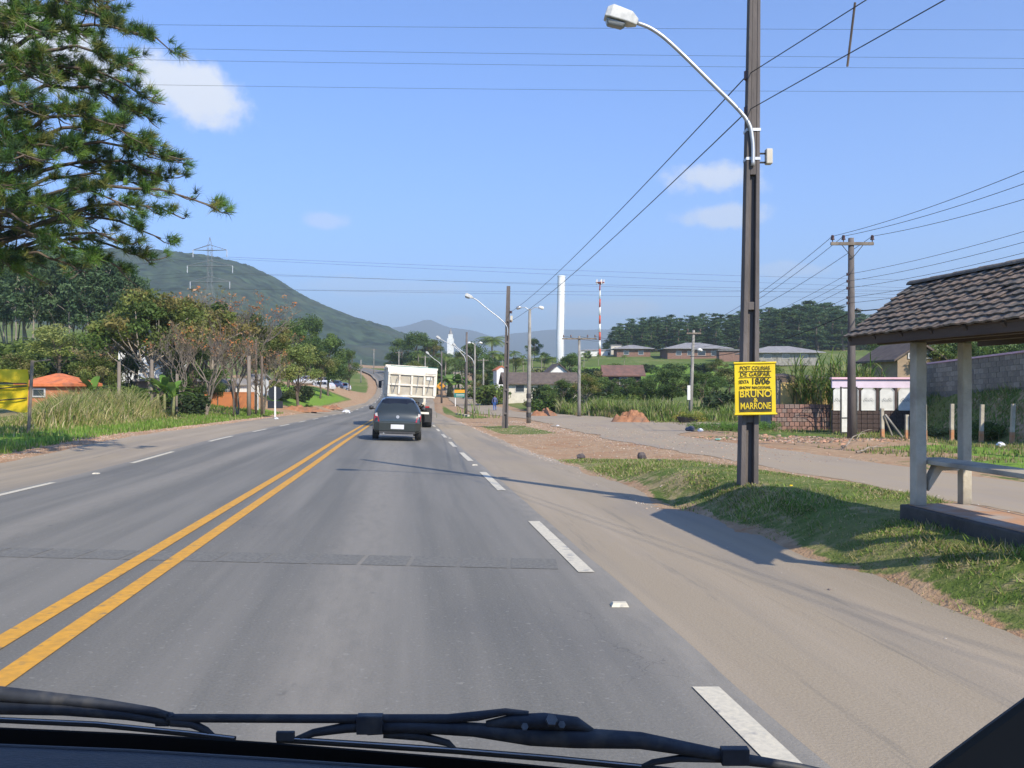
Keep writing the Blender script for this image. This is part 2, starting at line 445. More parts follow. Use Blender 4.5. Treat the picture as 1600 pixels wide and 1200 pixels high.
ground = npmesh('ground', np.stack([XX, YY, ZZ], -1).reshape(-1, 3), faces, gm,
                np.stack([dirt, dry, lush], -1).reshape(-1, 3), smooth=True)
prop(ground, kind='structure')

# ------------------------------------------------------------------ road sheets
def sheet_mat(name, kind):
    m = bpy.data.materials.new(name); m.use_nodes = True
    n, l = m.node_tree.nodes, m.node_tree.links
    b = n['Principled BSDF']; b.inputs['Specular IOR Level'].default_value = .3
    uv = n.new('ShaderNodeUVMap')
    def noise(sc, st=(1, 1, 1), det=5, rg=.6, w=0):
        mp = n.new('ShaderNodeMapping'); mp.inputs['Scale'].default_value = st; mp.inputs['Location'].default_value = (w, w, 0)
        l.new(uv.outputs[0], mp.inputs[0])
        q = n.new('ShaderNodeTexNoise'); q.inputs['Scale'].default_value = sc; q.inputs['Detail'].default_value = det; q.inputs['Roughness'].default_value = rg
        l.new(mp.outputs[0], q.inputs[0]); return q.outputs['Fac']
    def rng(f, a, b_, c, d):
        q = n.new('ShaderNodeMapRange'); q.interpolation_type = 'SMOOTHSTEP'
        l.new(f, q.inputs[0])
        for i, x in enumerate((a, b_, c, d)): q.inputs[i + 1].default_value = x
        return q.outputs[0]
    def mx(f, a, b_):
        q = n.new('ShaderNodeMixRGB')
        for i, x in enumerate((f, a, b_)):
            if isinstance(x, (tuple, list)): q.inputs[i].default_value = tuple(x) + (1,)
            elif isinstance(x, float): q.inputs[i].default_value = x
            else: l.new(x, q.inputs[i])
        return q.outputs[0]
    def mul(a, b_):
        q = n.new('ShaderNodeMath'); q.operation = 'MULTIPLY'
        for i, x in enumerate((a, b_)):
            if isinstance(x, float): q.inputs[i].default_value = x
            else: l.new(x, q.inputs[i])
        return q.outputs[0]
    long_ = noise(1.6, (1, .035, 1), 5); fine = noise(60, det=3); blot = noise(.35, (1, .4, 1)); mid = noise(9, (1, .25, 1), 4, w=7); scr = noise(5, (1, .05, 1), 6, .75, w=3)
    if kind == 'asphalt':
        c = mx(fine, (.084, .083, .074), (.21, .20, .170))
        c = mx(rng(long_, .38, .66, 0, .75), c, (.22, .206, .175))
        c = mx(rng(blot, .5, .75, 0, .4), c, (.078, .08, .082))
        # dust carried along the middle of each lane
        s = n.new('ShaderNodeSeparateXYZ'); l.new(uv.outputs[0], s.inputs[0])
        for ctr, wd, st in ((1.75, .55, .6), (-2.0, .5, .55), (3.85, .55, .9), (-3.9, .35, .5), (0.55, .3, .15)):
            a = n.new('ShaderNodeMath'); a.operation = 'SUBTRACT'; l.new(s.outputs[0], a.inputs[0]); a.inputs[1].default_value = ctr
            a2 = n.new('ShaderNodeMath'); a2.operation = 'ABSOLUTE'; l.new(a.outputs[0], a2.inputs[0])
            c = mx(mul(rng(a2.outputs[0], wd, .05, 0, st), rng(mid, .2, .7, .45, 1)), c, (.28, .255, .21))
        c = mx(rng(scr, .68, .78, 0, .35), c, (.24, .23, .21))
        vo = n.new('ShaderNodeTexVoronoi'); vo.feature = 'DISTANCE_TO_EDGE'; vo.inputs['Scale'].default_value = .55
        vm = n.new('ShaderNodeMapping'); vm.inputs['Scale'].default_value = (1.6, .7, 1)
        va = n.new('ShaderNodeVectorMath'); va.operation = 'ADD'
        vn = n.new('ShaderNodeTexNoise'); vn.inputs['Scale'].default_value = 2.5; vn.inputs['Detail'].default_value = 5
        l.new(uv.outputs[0], vn.inputs[0]); l.new(uv.outputs[0], vm.inputs[0]); l.new(vm.outputs[0], va.inputs[0]); l.new(vn.outputs['Color'], va.inputs[1]); l.new(va.outputs[0], vo.inputs['Vector'])
        c = mx(mul(rng(vo.outputs['Distance'], .004, .0, 0, .35), rng(blot, .5, .6, 0, 1)), c, (.03, .03, .03))
        spot = noise(3.2, (1, .6, 1), 2, w=21)
        c = mx(rng(spot, .72, .78, 0, .35), c, (.05, .05, .052))
        agg = noise(22, det=2, w=5)
        c = mx(rng(agg, .62, .72, 0, .55), c, (.28, .27, .235))
        rough = .75
    elif kind == 'shoulder':
        c = mx(fine, (.245, .200, .140), (.375, .312, .222))
        c = mx(rng(long_, .4, .7, 0, .6), c, (.38, .315, .235))
        c = mx(rng(blot, .45, .7, 0, .45), c, (.22, .195, .17))
        c = mx(rng(mid, .6, .8, 0, .4), c, (.3, .22, .15))
        c = mx(rng(scr, .56, .7, 0, .6), c, (.175, .158, .128))
        c = mx(rng(noise(.8, (1.4, .06, 1), 4, .6, w=31), .5, .68, 0, .55), c, (.19, .175, .15))
        rough = .9
    else:
        c = mx(fine, (.27, .215, .145), (.42, .34, .235))
        c = mx(rng(long_, .4, .7, 0, .5), c, (.32, .27, .22))
        c = mx(rng(blot, .45, .7, 0, .45), c, (.24, .205, .175))
        c = mx(rng(mid, .6, .8, 0, .5), c, (.33, .23, .155))
        rough = .95
    l.new(c, b.inputs['Base Color']); b.inputs['Roughness'].default_value = rough
    bp = n.new('ShaderNodeBump'); bp.inputs['Strength'].default_value = .6; bp.inputs['Distance'].default_value = .006
    l.new(fine, bp.inputs['Height']); l.new(bp.outputs[0], b.inputs['Normal'])
    return m
ASPH, SHOU, GRAV = sheet_mat('asphalt', 'asphalt'), sheet_mat('dusty_shoulder_asphalt', 'shoulder'), sheet_mat('packed_gravel', 'gravel')
def ypts(y0, y1):
    out = [y0]; 
    while out[-1] < y1: out.append(out[-1] + max(.3, .3 + max(out[-1] - 60, 0) * .02))
    out[-1] = y1; return np.array(out)
def ribbon(name, fx, y0, y1, a, b_, dz, m, parent=None, nx=10, wob=0.0, ys=None, lift=.0009):
    ys = ypts(y0, y1) if ys is None else ys
    cx = fx(ys); sl = np.gradient(cx, ys) if len(ys) > 2 else np.full(len(ys), -.1164)
    k = np.sqrt(1 + sl ** 2)
    t = np.linspace(0, 1, nx + 1)
    a_ = a(ys) if callable(a) else np.full(len(ys), a); b2 = b_(ys) if callable(b_) else np.full(len(ys), b_)
    if wob:
        a_ = a_ + wob * (fbm(ys * .7, ys * 0 + 3, 4) - .47) * 2; b2 = b2 + wob * (fbm(ys * .7, ys * 0 + 33, 4) - .47) * 2
    L = a_[:, None] * (1 - t) + b2[:, None] * t
    X = cx[:, None] + L * k[:, None]; Y = np.repeat(ys[:, None], nx + 1, 1)
    Z = G(X, Y) + dz + lift * np.maximum(Y, 0) * .5
    if dz < .02: pass
    id_ = np.arange(X.size).reshape(X.shape)
    fc = np.stack([id_[:-1, :-1], id_[:-1, 1:], id_[1:, 1:], id_[1:, :-1]], -1).reshape(-1, 4)
    return npmesh(name, np.stack([X, Y, Z], -1).reshape(-1, 3), fc, m, parent=parent, uv=np.stack([L, Y], -1).reshape(-1, 2), smooth=True)
shoulder = prop(ribbon('road_shoulder', cX, -8, 380, lambda y: np.interp(y, [0, 60, 110, 200], [-6.6, -6.6, -5.4, -4.4]), lambda y: np.interp(y, [0, 22, 60, 110, 200], [5.72, 5.72, 5.6, 5.0, 4.3]), -.008, SHOU, nx=24, wob=.16), kind='structure')
road = prop(ribbon('road', cX, -8, 380, -3.95, 3.78, -.002, ASPH, nx=16, wob=.03), kind='structure')
side = prop(ribbon('side_road', sX, -8, 240, lambda y: np.interp(y, [0, 36, 50, 66, 88, 130], [-1.35, -1.5, -4, -3, -2.2, -2.2]), lambda y: np.interp(y, [0, 36, 50, 66, 88, 130], [1.35, 1.6, 6.5, 5.5, 2.4, 2.2]), -.004, GRAV, nx=16, wob=.25), kind='structure')
# paint
YEL = mat('yellow_road_paint', (.66, .33, .035), (.5, .26, .04), 14, .7, c3=(.22, .17, .09), s3=11, m3=(.6, .75), coords='Object')
WPT = mat('white_road_paint', (.64, .58, .44), (.50, .46, .36), 30, .7, c3=(.28, .27, .25), s3=9, m3=(.58, .72))
for off in (-.16, .16):
    prop(ribbon('yellow_line', cX, -6, 330, off - .07, off + .07, .004, YEL, parent=road, nx=1), None)
dm = [(1.2, 4.36), (7.26, 10.3), (13.8, 17.3), (20.6, 24.2)]
k = 27.4
while k < 190: dm.append((k, k + 3.3)); k += 6.8
for a, b_ in dm: ribbon('lane_dash', cX, a, b_, 3.55, 3.68, .004, WPT, parent=road, nx=1, ys=np.linspace(a, b_, 5))
dm = [(12.4, 15.1), (19.4, 22.8), (27, 30.6)]; k = 34.6
while k < 190: dm.append((k, k + 3.3)); k += 7.3
for a, b_ in dm: ribbon('lane_dash', cX, a, b_, -3.82, -3.70, .004, WPT, parent=road, nx=1, ys=np.linspace(a, b_, 5))
# strip, close to the asphalt in tone, across the carriageway: rectangles side by side
XSTRIP = mat('road_strip', (.122, .119, .105), (.192, .184, .157), 30, .8)
for i in range(14):
    x0 = -4.6 + i * .42
    yb = 7.55 - x0 * .12
    x0 = x0 - .1164 * yb
    vs_ = [(x0, yb), (x0 + .39, yb - .05), (x0 + .39, yb + .42), (x0, yb + .47)]
    mb = MB(); mb.add([(x, y, g(x, y) + .0045) for x, y in vs_], [(0, 1, 2, 3)]); mb.build('road_strip', XSTRIP, road)
for (u, v) in ((968, 947), (742, 727), (150, 741), (703, 683)):
    D = 1960 / (v - 625); x = U(u, D)
    mb = MB(); mb.add([(-.06, -.05, 0), (.06, -.05, 0), (.06, .05, 0), (-.06, .05, 0), (-.045, -.025, .022), (.045, -.025, .022), (.045, .025, .022), (-.045, .025, .022)],
                      [(0, 1, 5, 4), (1, 2, 6, 5), (2, 3, 7, 6), (3, 0, 4, 7), (4, 5, 6, 7), (3, 2, 1, 0)])
    o = mb.build('road_stud', WPT); o.location = (x, D, g(x, D) + .004)
    prop(o, {968: 'white road stud nearest the camera, beside the gap in the right dashed line', 742: 'small white road stud between two right-hand dashes ahead', 150: 'pale road stud on the left dashed edge line', 703: 'tiny white road stud just behind the grey hatchback'}[u], 'road stud', 'road studs on the dashed lines')

# ------------------------------------------------------------------ hills
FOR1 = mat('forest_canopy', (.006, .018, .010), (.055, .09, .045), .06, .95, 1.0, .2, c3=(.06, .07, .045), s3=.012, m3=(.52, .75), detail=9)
FOR2 = mat('far_forest', (.03, .05, .03), (.06, .08, .05), .01, .95)
def hill(name, prof, D0, D1, z0, m, nu, nt, amp, sc, back=1.35):
    us = np.linspace(prof[0][0], prof[-1][0], nu)
    vr = np.interp(us, [p[0] for p in prof], [p[1] for p in prof])
    ts = np.concatenate([np.linspace(0, 1, nt), np.linspace(1, back, nt // 5)[1:]])
    TT, UU = np.meshgrid(ts, us, indexing='ij')
    zr = CZ + (600 - vr) / F * D1
    D = D0 + (D1 - D0) * TT
    X = (UU - 800) / F * (D1 * .35 + D * .65)
    s = np.where(TT <= 1, np.sin(np.clip(TT, 0, 1) * math.pi / 2) ** 1.25, 1 - ((TT - 1) / (back - 1)) ** 1.5 * .8)
    z = z0 + (zr[None, :] - z0) * s
    ridg = fbm(X * sc * .12, D * sc * .12, 4) - .47
    z = z + ridg * amp * 7 * np.clip(s * (1.0 - s ** 6), 0, 1) + (fbm(X * sc, D * sc, 3) - .47) * amp * 2
    id_ = np.arange(X.size).reshape(X.shape)
    fc = np.stack([id_[:-1, :-1], id_[:-1, 1:], id_[1:, 1:], id_[1:, :-1]], -1).reshape(-1, 4)
    return prop(npmesh(name, np.stack([X, D, z], -1).reshape(-1, 3), fc, m, smooth=False), kind='structure')
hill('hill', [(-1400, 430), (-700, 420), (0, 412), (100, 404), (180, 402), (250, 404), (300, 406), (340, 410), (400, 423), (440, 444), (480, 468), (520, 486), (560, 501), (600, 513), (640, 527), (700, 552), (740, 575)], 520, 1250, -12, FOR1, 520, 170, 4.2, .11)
hill('far_hills', [(-600, 500), (400, 512), (600, 516), (640, 510), (662, 503), (670, 500), (680, 505), (700, 513), (740, 518), (770, 527), (800, 522), (860, 517), (930, 516), (1000, 514), (1150, 518), (1400, 505), (1700, 500), (2400, 520)], 4200, 6000, -10, FOR2, 300, 30, 12, .004, back=1.2)
# ------------------------------------------------------------------ vegetation generators
def leaf_cloud(centers, radii, nper, size, cols, squash=.8, rs=None, aspect=.5, droop=.3):
    """many small leaf faces spread round clump centres -> verts, faces, cols"""
    rs = rs or NR
    V = []; C = []
    for c, r, col in zip(centers, radii, cols):
        n = nper
        d = rs.normal(size=(n, 3)); d /= np.linalg.norm(d, axis=1)[:, None]
        p = d * (rs.rand(n, 1) ** .45) * r; p[:, 2] *= squash
        p = p + np.asarray(c)
        a = rs.normal(size=(n, 3)); a[:, 2] -= droop; a /= np.linalg.norm(a, axis=1)[:, None]
        b = np.cross(a, rs.normal(size=(n, 3))); b /= np.linalg.norm(b, axis=1)[:, None]
        s = size * (.6 + .8 * rs.rand(n, 1))
        q = np.stack([p - a * s * .5, p + b * s * aspect * .5, p + a * s * .5, p - b * s * aspect * .5], 1)
        V.append(q.reshape(-1, 3))
        cc = np.asarray(col) * (.75 + .5 * rs.rand(n, 1))
        C.append(np.repeat(cc, 4, 0))
    V = np.concatenate(V); C = np.concatenate(C)
    return V, np.arange(len(V)).reshape(-1, 4), C
def limb(mb, p0, p1, r0, r1, n=6, bend=.15, seg=5, rs=rnd):
    p0, p1 = Vector(p0), Vector(p1); L = (p1 - p0).length
    off = Vector((rs.uniform(-1, 1), rs.uniform(-1, 1), rs.uniform(-.3, .8))) * L * bend
    pts = []; 
    for i in range(seg + 1):
        t = i / seg
        pts.append(p0.lerp(p1, t) + off * math.sin(math.pi * t) + Vector((rs.uniform(-1, 1), rs.uniform(-1, 1), rs.uniform(-1, 1))) * L * .015 * (0 < i < seg))
    mb.tube(pts, [r0 + (r1 - r0) * i / seg for i in range(seg + 1)], n, cap=False)
    return pts
def make_tree(kind, seed, name, bark=BARK):
    """nominal height 10; returns (crown mesh obj data, trunk mesh data)"""
    rs = np.random.RandomState(seed); rr = random.Random(seed)
    mb = MB()
    H = 10.0
    cen = []; rad = []; col = []
    if kind in ('round', 'dark', 'light', 'open'):
        pal = dict(round=[(.085, .115, .025), (.125, .15, .035), (.065, .09, .02), (.15, .14, .05)], dark=[(.045, .08, .022), (.07, .115, .03), (.09, .135, .035)],
                   light=[(.17, .20, .05), (.13, .17, .045), (.21, .23, .07)], open=[(.10, .13, .03), (.14, .16, .04), (.07, .11, .025), (.15, .13, .04)])[kind]
        limb(mb, (0, 0, 0), (rr.uniform(-.3, .3), rr.uniform(-.3, .3), 6.5), .2, .09, 8, .04)
        nb = {'open': 40, 'dark': 40}.get(kind, 28)
        for k in range(nb):
            a = rr.uniform(0, 6.283); e = rr.uniform(-.25 if kind != 'dark' else -1.0, 1.0)
            rx = 3.3 * math.cos(e * 1.3) * rr.uniform(.45, 1.05)
            zc = 6.0 + 3.2 * math.sin(e * 1.4) * rr.uniform(.6, 1.1)
            c = (rx * math.cos(a), rx * math.sin(a), zc)
            cen.append(c); rad.append(rr.uniform(.8, 1.4) * (1 if kind != 'open' else .8)); col.append(np.array(rr.choice(pal)) * rr.uniform(.8, 1.2))
            if k % 2 == 0: limb(mb, (0, 0, rr.uniform(2.2, 5)), c, .06, .02, 5, .12)
        V, Fc, C = leaf_cloud(cen, rad, 230 if kind != 'open' else 190, .28, col, .75, rs)
    elif kind == 'wood_pine':
        limb(mb, (0, 0, 0), (.1, 0, 9.6), .14, .04, 6, .02)
        for k in range(52):
            z = rr.uniform(.8, 9.9); w = 1.25 * (1 - max(0, z - 1) / 9.4) ** .7 + .12
            a = rr.uniform(0, 6.283); r_ = w * rr.uniform(.3, 1)
            cen.append((r_ * math.cos(a), r_ * math.sin(a), z)); rad.append(rr.uniform(.3, .55)); col.append(np.array(rr.choice([(.055, .10, .045), (.08, .135, .055), (.11, .165, .06)])))
        V, Fc, C = leaf_cloud(cen, rad, 55, .3, col, .7, rs, .35)
    elif kind == 'eucalyptus':
        limb(mb, (0, 0, 0), (rr.uniform(-.3, .3), 0, 9.0), .065, .03, 6, .03)
        for k in range(30):
            z = rr.uniform(4.4, 9.8); w = 1.3 * math.sin((z - 3.8) / 6.4 * math.pi) ** .7
            a = rr.uniform(0, 6.283); r_ = w * rr.uniform(.3, 1)
            c = (r_ * math.cos(a), r_ * math.sin(a), z)
            cen.append(c); rad.append(rr.uniform(.35, .7)); col.append(np.array(rr.choice([(.045, .08, .035), (.065, .11, .045), (.09, .14, .06)])))
            if k % 3 == 0: limb(mb, (0, 0, z - 1.2), c, .04, .015, 4, .1, 3)
        V, Fc, C = leaf_cloud(cen, rad, 60, .30, col, .9, rs, .4, .7)
    elif kind == 'bare':
        tips = []
        def grow(p, d, L, r_, lv):
            q = p + d * L
            pts = limb(mb, p, q, r_, r_ * .6, 5 if lv < 2 else 4, .1, 3, rr)
            if lv >= 3: tips.append(q)
            if lv == 5: return
            for k in range(rr.choice((2, 3, 3))):
                nd = (d + Vector((rr.uniform(-.75, .75), rr.uniform(-.75, .75), rr.uniform(-.05, .55)))).normalized()
                grow(q if k else pts[2], nd, L * rr.uniform(.6, .78), r_ * .58, lv + 1)
        for k in range(3):
            grow(Vector((0, 0, 0)), Vector((rr.uniform(-.3, .3), rr.uniform(-.3, .3), 1)).normalized(), 2.9, .10, 0)
        for t in tips:
            if rr.random() < .08: cen.append(t); rad.append(.3); col.append(np.array(rr.choice([(.42, .16, .05), (.33, .18, .09), (.25, .17, .1), (.16, .15, .06)])))
        V, Fc, C = leaf_cloud(cen, rad, 9, .18, col, 1, rs)
    crown = npmesh('crown', V, Fc, LEAF, C)
    tr = mb.build('trunk', bark, smooth=True, recalc=False)
    t = thing(name, 'x', 'tree')
    crown.parent = t; tr.parent = t
    return t
def palm_proto(name, seed, H=8, nf=15, fl=2.4, leafw=.05, colr=((.09, .14, .03), (.13, .17, .045))):
    rr = random.Random(seed)
    mb = MB(); pts = [Vector((.25 * math.sin(i / 6 * 1.5), 0, H * i / 6)) for i in range(7)]
    mb.tube(pts, [.17, .15, .13, .12, .12, .12, .1], 8)
    V = []; C = []
    top = pts[-1]
    for k in range(nf):
        a = k / nf * 6.283 + rr.uniform(-.2, .2); e = rr.uniform(-.1, 1.1)
        d = Vector((math.cos(a) * math.cos(e), math.sin(a) * math.cos(e), math.sin(e)))
        p = top.copy(); L = fl / 12; col = np.array(rr.choice(colr)) * rr.uniform(.8, 1.2)
        side = Vector((-math.sin(a), math.cos(a), 0))
        for s in range(12):
            q = p + d * L
            d = (d + Vector((0, 0, -.17))).normalized()
            w = .55 * math.sin((s + 1) / 13 * math.pi) ** .6 * fl / 2.4
            for sg in (-1, 1):
                for h in (0, .5):
                    m = p.lerp(q, h)
                    tip = m + side * sg * w + d * .25 * w - Vector((0, 0, w * .45))
                    V += [tuple(m), tuple(m + d * leafw * 1.5), tuple(tip + d * leafw * .3), tuple(tip)]
                    C += [col] * 4
            p = q
    t = thing(name, 'x', 'palm tree')
    c = npmesh('crown', np.array(V), np.arange(len(V)).reshape(-1, 4), LEAF, np.array(C), parent=t)
    mb.build('trunk', PALEBARK, t, smooth=True)
    return t
def banana_proto(seed):
    rr = random.Random(seed)
    t = thing('banana_plant', 'x', 'banana plant')
    mb = MB()
    for k in range(2): mb.tube([(k * .5, 0, 0), (k * .55, .05, 1.1), (k * .6, .1, 1.9)], [.13, .11, .07], 8)
    mb.build('stem', mat('banana_stem', (.2, .22, .09), (.13, .12, .05), 6), t, smooth=True)
    for k in range(11):
        a = rr.uniform(0, 6.283); e = rr.uniform(.5, 1.3); bx = .0 if k % 2 else .55
        d = Vector((math.cos(a) * math.cos(e), math.sin(a) * math.cos(e), math.sin(e))); side = Vector((-math.sin(a), math.cos(a), 0))
        p = Vector((bx, 0, 1.8)); V = []
        for s in range(9):
            w = .26 * math.sin((s + .4) / 9 * math.pi) ** .5 * (1 if s < 8 else .2)
            V += [tuple(p - side * w + Vector((0, 0, .06))), tuple(p), tuple(p + side * w + Vector((0, 0, .06)))]
            p = p + d * .24; d = (d + Vector((0, 0, -.2))).normalized()
        Fc = []
        for s in range(8): Fc += [(3 * s, 3 * s + 1, 3 * s + 4, 3 * s + 3), (3 * s + 1, 3 * s + 2, 3 * s + 5, 3 * s + 4)]
        col = np.array(rr.choice([(.10, .19, .03), (.15, .23, .05), (.08, .14, .03)]))
        npmesh('leaf', np.array(V), np.array(Fc), LEAF, np.repeat(col[None], len(V), 0), parent=t)
    return t
def shrub_proto(seed, pal, name='shrub', n=14, leaf=.13, per=130):
    rs = np.random.RandomState(seed); rr = random.Random(seed)
    cen, rad, col = [], [], []
    for k in range(n):
        a = rr.uniform(0, 6.28); r_ = rr.uniform(0, .8)
        cen.append((r_ * math.cos(a), r_ * math.sin(a), rr.uniform(.2, .75))); rad.append(rr.uniform(.25, .4)); col.append(np.array(rr.choice(pal)))
    V, Fc, C = leaf_cloud(cen, rad, per, leaf, col, .8, rs)
    V[:, 2] = np.maximum(V[:, 2], 0)
    t = thing(name, 'x', 'shrub'); npmesh('foliage', V, Fc, LEAF, C, parent=t)
    mb = MB()
    for k in range(5): limb(mb, (0, 0, -.05), (rr.uniform(-.5, .5), rr.uniform(-.5, .5), .7), .03, .01, 4, .1, 3)
    mb.build('stem', BARK, t, recalc=False)
    return t
TWIG = mat('grey_twig_bark', (.22, .18, .14), (.12, .10, .08), 5, .9)
protos = {}
for k, nm, ct in (('round', 'broadleaf_tree', 0), ('dark', 'dark_tree', 0), ('light', 'pale_green_tree', 0), ('open', 'sparse_tree', 0), ('bare', 'bare_tree', 0)):
    protos[k] = [make_tree(k, 31 + s + 7 * hash_, nm, TWIG if k == 'bare' else (PALEBARK if k == 'open' else BARK)) for s, hash_ in ((0, 1), (1, 2), (2, 3))[: (3 if k != 'light' else 2)]]
protos['wood_pine'] = [make_tree('wood_pine', 90 + s, 'pine_tree') for s in range(3)]
protos['eucalyptus'] = [make_tree('eucalyptus', 120 + s, 'eucalyptus_tree', PALEBARK) for s in range(3)]
protos['palm'] = [palm_proto('palm_tree', 5), palm_proto('palm_tree', 6, 8, 18, 2.8)]
protos['banana'] = [banana_proto(3), banana_proto(4)]
protos['shrub'] = [shrub_proto(8, [(.06, .10, .02), (.1, .14, .03)]), shrub_proto(9, [(.03, .05, .018), (.05, .075, .025)]), shrub_proto(10, [(.16, .17, .06), (.11, .14, .04)])]
nomH = dict(palm=9.2, banana=3.6, shrub=1.05, wood_pine=10.4, eucalyptus=10.4, bare=9.8)
used = set()
def plant(kind, u, vtop, D, label, wf=1.0, group=None, var=None, dz=0.0, x=None, h=None, cat=None):
    X = U(u, D) if x is None else x
    z = g(X, D) - .05 + dz
    if h is None: h = max(.4, CZ + (600 - vtop) / F * D - z)
    s = h / nomH.get(kind, 9.9)
    i = rnd.randrange(len(protos[kind])) if var is None else var
    p = protos[kind][i]
    if (kind, i) not in used: used.add((kind, i)); o = p
    else: o = copy_tree(p)
    o.location = (X, D, z); o.rotation_euler = (0, 0, rnd.uniform(0, 6.28)); o.scale = (s * wf, s * wf, s)
    prop(o, label, cat, group)
    if not group and 'group' in o: del o['group']
    return o
LM = [(640, 'the truck body'), (689, 'the diamond warning sign'), (704, 'the church tower'), (718, 'the direction board'), (728, 'the third lamp pole'), (755, 'the thin pale pole'), (773, 'the walking person'), (789, 'the second lamp pole'), (826, 'the double-headed lamp pole'), (875, 'the white water tower'), (905, 'the T-topped pole'), (937, 'the striped mast'), (985, 'the large orange soil heap'), (1078, 'the leaning pole'), (1170, 'the nearest lamp pole'), (1437, 'the first shelter post'), (1512, 'the second shelter post'), (1581, 'the rightmost fence post')]
seen_ = {}
def near_(u):
    a = min(LM, key=lambda q: abs(q[0] - u)); d = u - a[0]
    s = ('directly behind' if abs(d) < 5 else ('just ' if abs(d) < 16 else 'farther ') + ('right of' if d > 0 else 'left of')) + ' ' + a[1]
    n_ = seen_[s] = seen_.get(s, 0) + 1
    return s + ('' if n_ == 1 else (', the farther one', ', the one beyond it', ', the last of them')[min(n_ - 2, 2)])
# left roadside trees, front to back
T = [
 ('bare', 322, 468, 60, 'thin bare twiggy tree in front of the brown-green sparse tree', 1.1, 2),
 ('bare', 372, 486, 62, 'bare twiggy tree rising behind the orange wall', 1.1, 0),
 ('bare', 285, 474, 59, 'grey bare tree right of the banana plants', 1.0, 1),
 ('bare', 412, 520, 66, 'small leafless tree beside the dark thin pole', 1.0, 2),
 ('open', 232, 440, 62, 'bushy yellow-green tree standing tallest in front of the white house on the left', 1.15, 0),
 ('bare', 318, 405, 74, 'tall bare grey tree with a few orange leaves, in front of the long mountain', 1.25, 0),
 ('bare', 375, 425, 82, 'leafless spreading tree with rusty orange tips, right of the tallest bare tree', 1.2, 1),
 ('bare', 168, 480, 66, 'thin leafless tree left of the bushy yellow-green tree', .9, 2),
 ('open', 262, 452, 66, 'second yellow-green tree touching the right side of the tallest bushy one', 1.1, 1),
 ('round', 205, 470, 70, 'green tree filling the left side behind the bushy yellow-green tree', 1.1, 2),
 ('open', 330, 470, 72, 'brown-green sparse tree below the tall bare tree', 1.2, 2),
 ('round', 385, 490, 86, 'full green tree left of the reddish-brown sparse tree', 1.2, 2),
 ('dark', 300, 520, 64, 'dark tree trunks and crown right of the banana plants', 1.0, 0),
 ('open', 438, 520, 90, 'olive tree whose crown hangs above the back-facing road sign', 1.1, 0),
 ('round', 352, 492, 80, 'dense green tree under the rusty-tipped bare tree', 1.2, 0),
 ('round', 295, 478, 78, 'dull green tree behind the right side of the bushy yellow-green tree', 1.0, 1),
 ('bare', 428, 486, 96, 'small bare tree with a red-orange spray of leaves near the back-facing road sign', 1.1, 0),
 ('open', 415, 500, 92, 'reddish-brown sparse tree behind the tall wooden pole on the left', 1.1, 1),
 ('dark', 450, 500, 112, 'dark green tree rising against the foot of the mountain', 1.1, 0),
 ('light', 466, 538, 80, 'round pale yellow-green tree beside the left verge lawn', 1.25, 0),
 ('light', 90, 508, 84, 'broad rounded olive tree behind the orange-roofed house', 1.7, 1),
 ('dark', 512, 520, 120, 'dark tree overhanging the parked cars', 1.0, 1),
 ('round', 500, 548, 110, 'green tree just left of the parked cars', 1.1, 2),
 ('dark', 545, 545, 150, 'small dark tree at the far end of the parked cars', .9, 2),
 ('dark', 482, 492, 150, 'dark tree behind the pale round tree, its tip against the mountain', .9, 2),
 ('round', 30, 545, 62, 'leafy green tree above the yellow banner on the left edge', 1.1, 1),
 ('round', 150, 545, 60, 'low green tree right behind the orange-tiled roof', 1.1, 0),
 ('dark', 200, 555, 70, 'low dark tree between the orange roof and the bushy tree', 1.2, 0),
 ('dark', 340, 572, 70, 'low dark round tree left of the white boundary wall', .9, 1),
 ('round', 270, 560, 76, 'low green tree before the white house', 1.0, 2),
 ('round', 395, 545, 100, 'green tree behind the two close wooden poles', 1.2, 1),
 ('round', 435, 560, 104, 'green tree right behind the back-facing road sign', 1.2, 0),
]
for k, u, v, D, lb, wf, var in T: plant(k, u, v, D, lb, wf, var=var)
plant('banana', 248, 578, 52, 'banana plant left of the grey shed under the bushy tree', 1.1, var=0)
plant('banana', 268, 586, 50, 'banana plant right below the white house wall', 1.1, var=1)
plant('banana', 128, 580, 52, 'banana plant touching the right end of the orange roof', 1.2, var=0)
for u, v, D, vr, wf, lb in ((412, 592, 88, 2, 1.6, 'round olive bush behind the back-facing road sign'), (474, 600, 96, 1, 1.2, 'dark bush at the edge of the left lawn'), (440, 606, 86, 2, 1.6, 'olive bush in front of the pale round tree'),
      (480, 630, 84, 0, .8, 'low bush at the end of the orange wall beside the dirt verge'), (300, 612, 58, 1, 1.5, 'dark bush among the trunks left of the white wall'), (205, 596, 56, 0, 1.6, 'green bush in front of the dark tree left of the banana plants')):
    plant('shrub', u, v, D, lb, wf, var=vr)
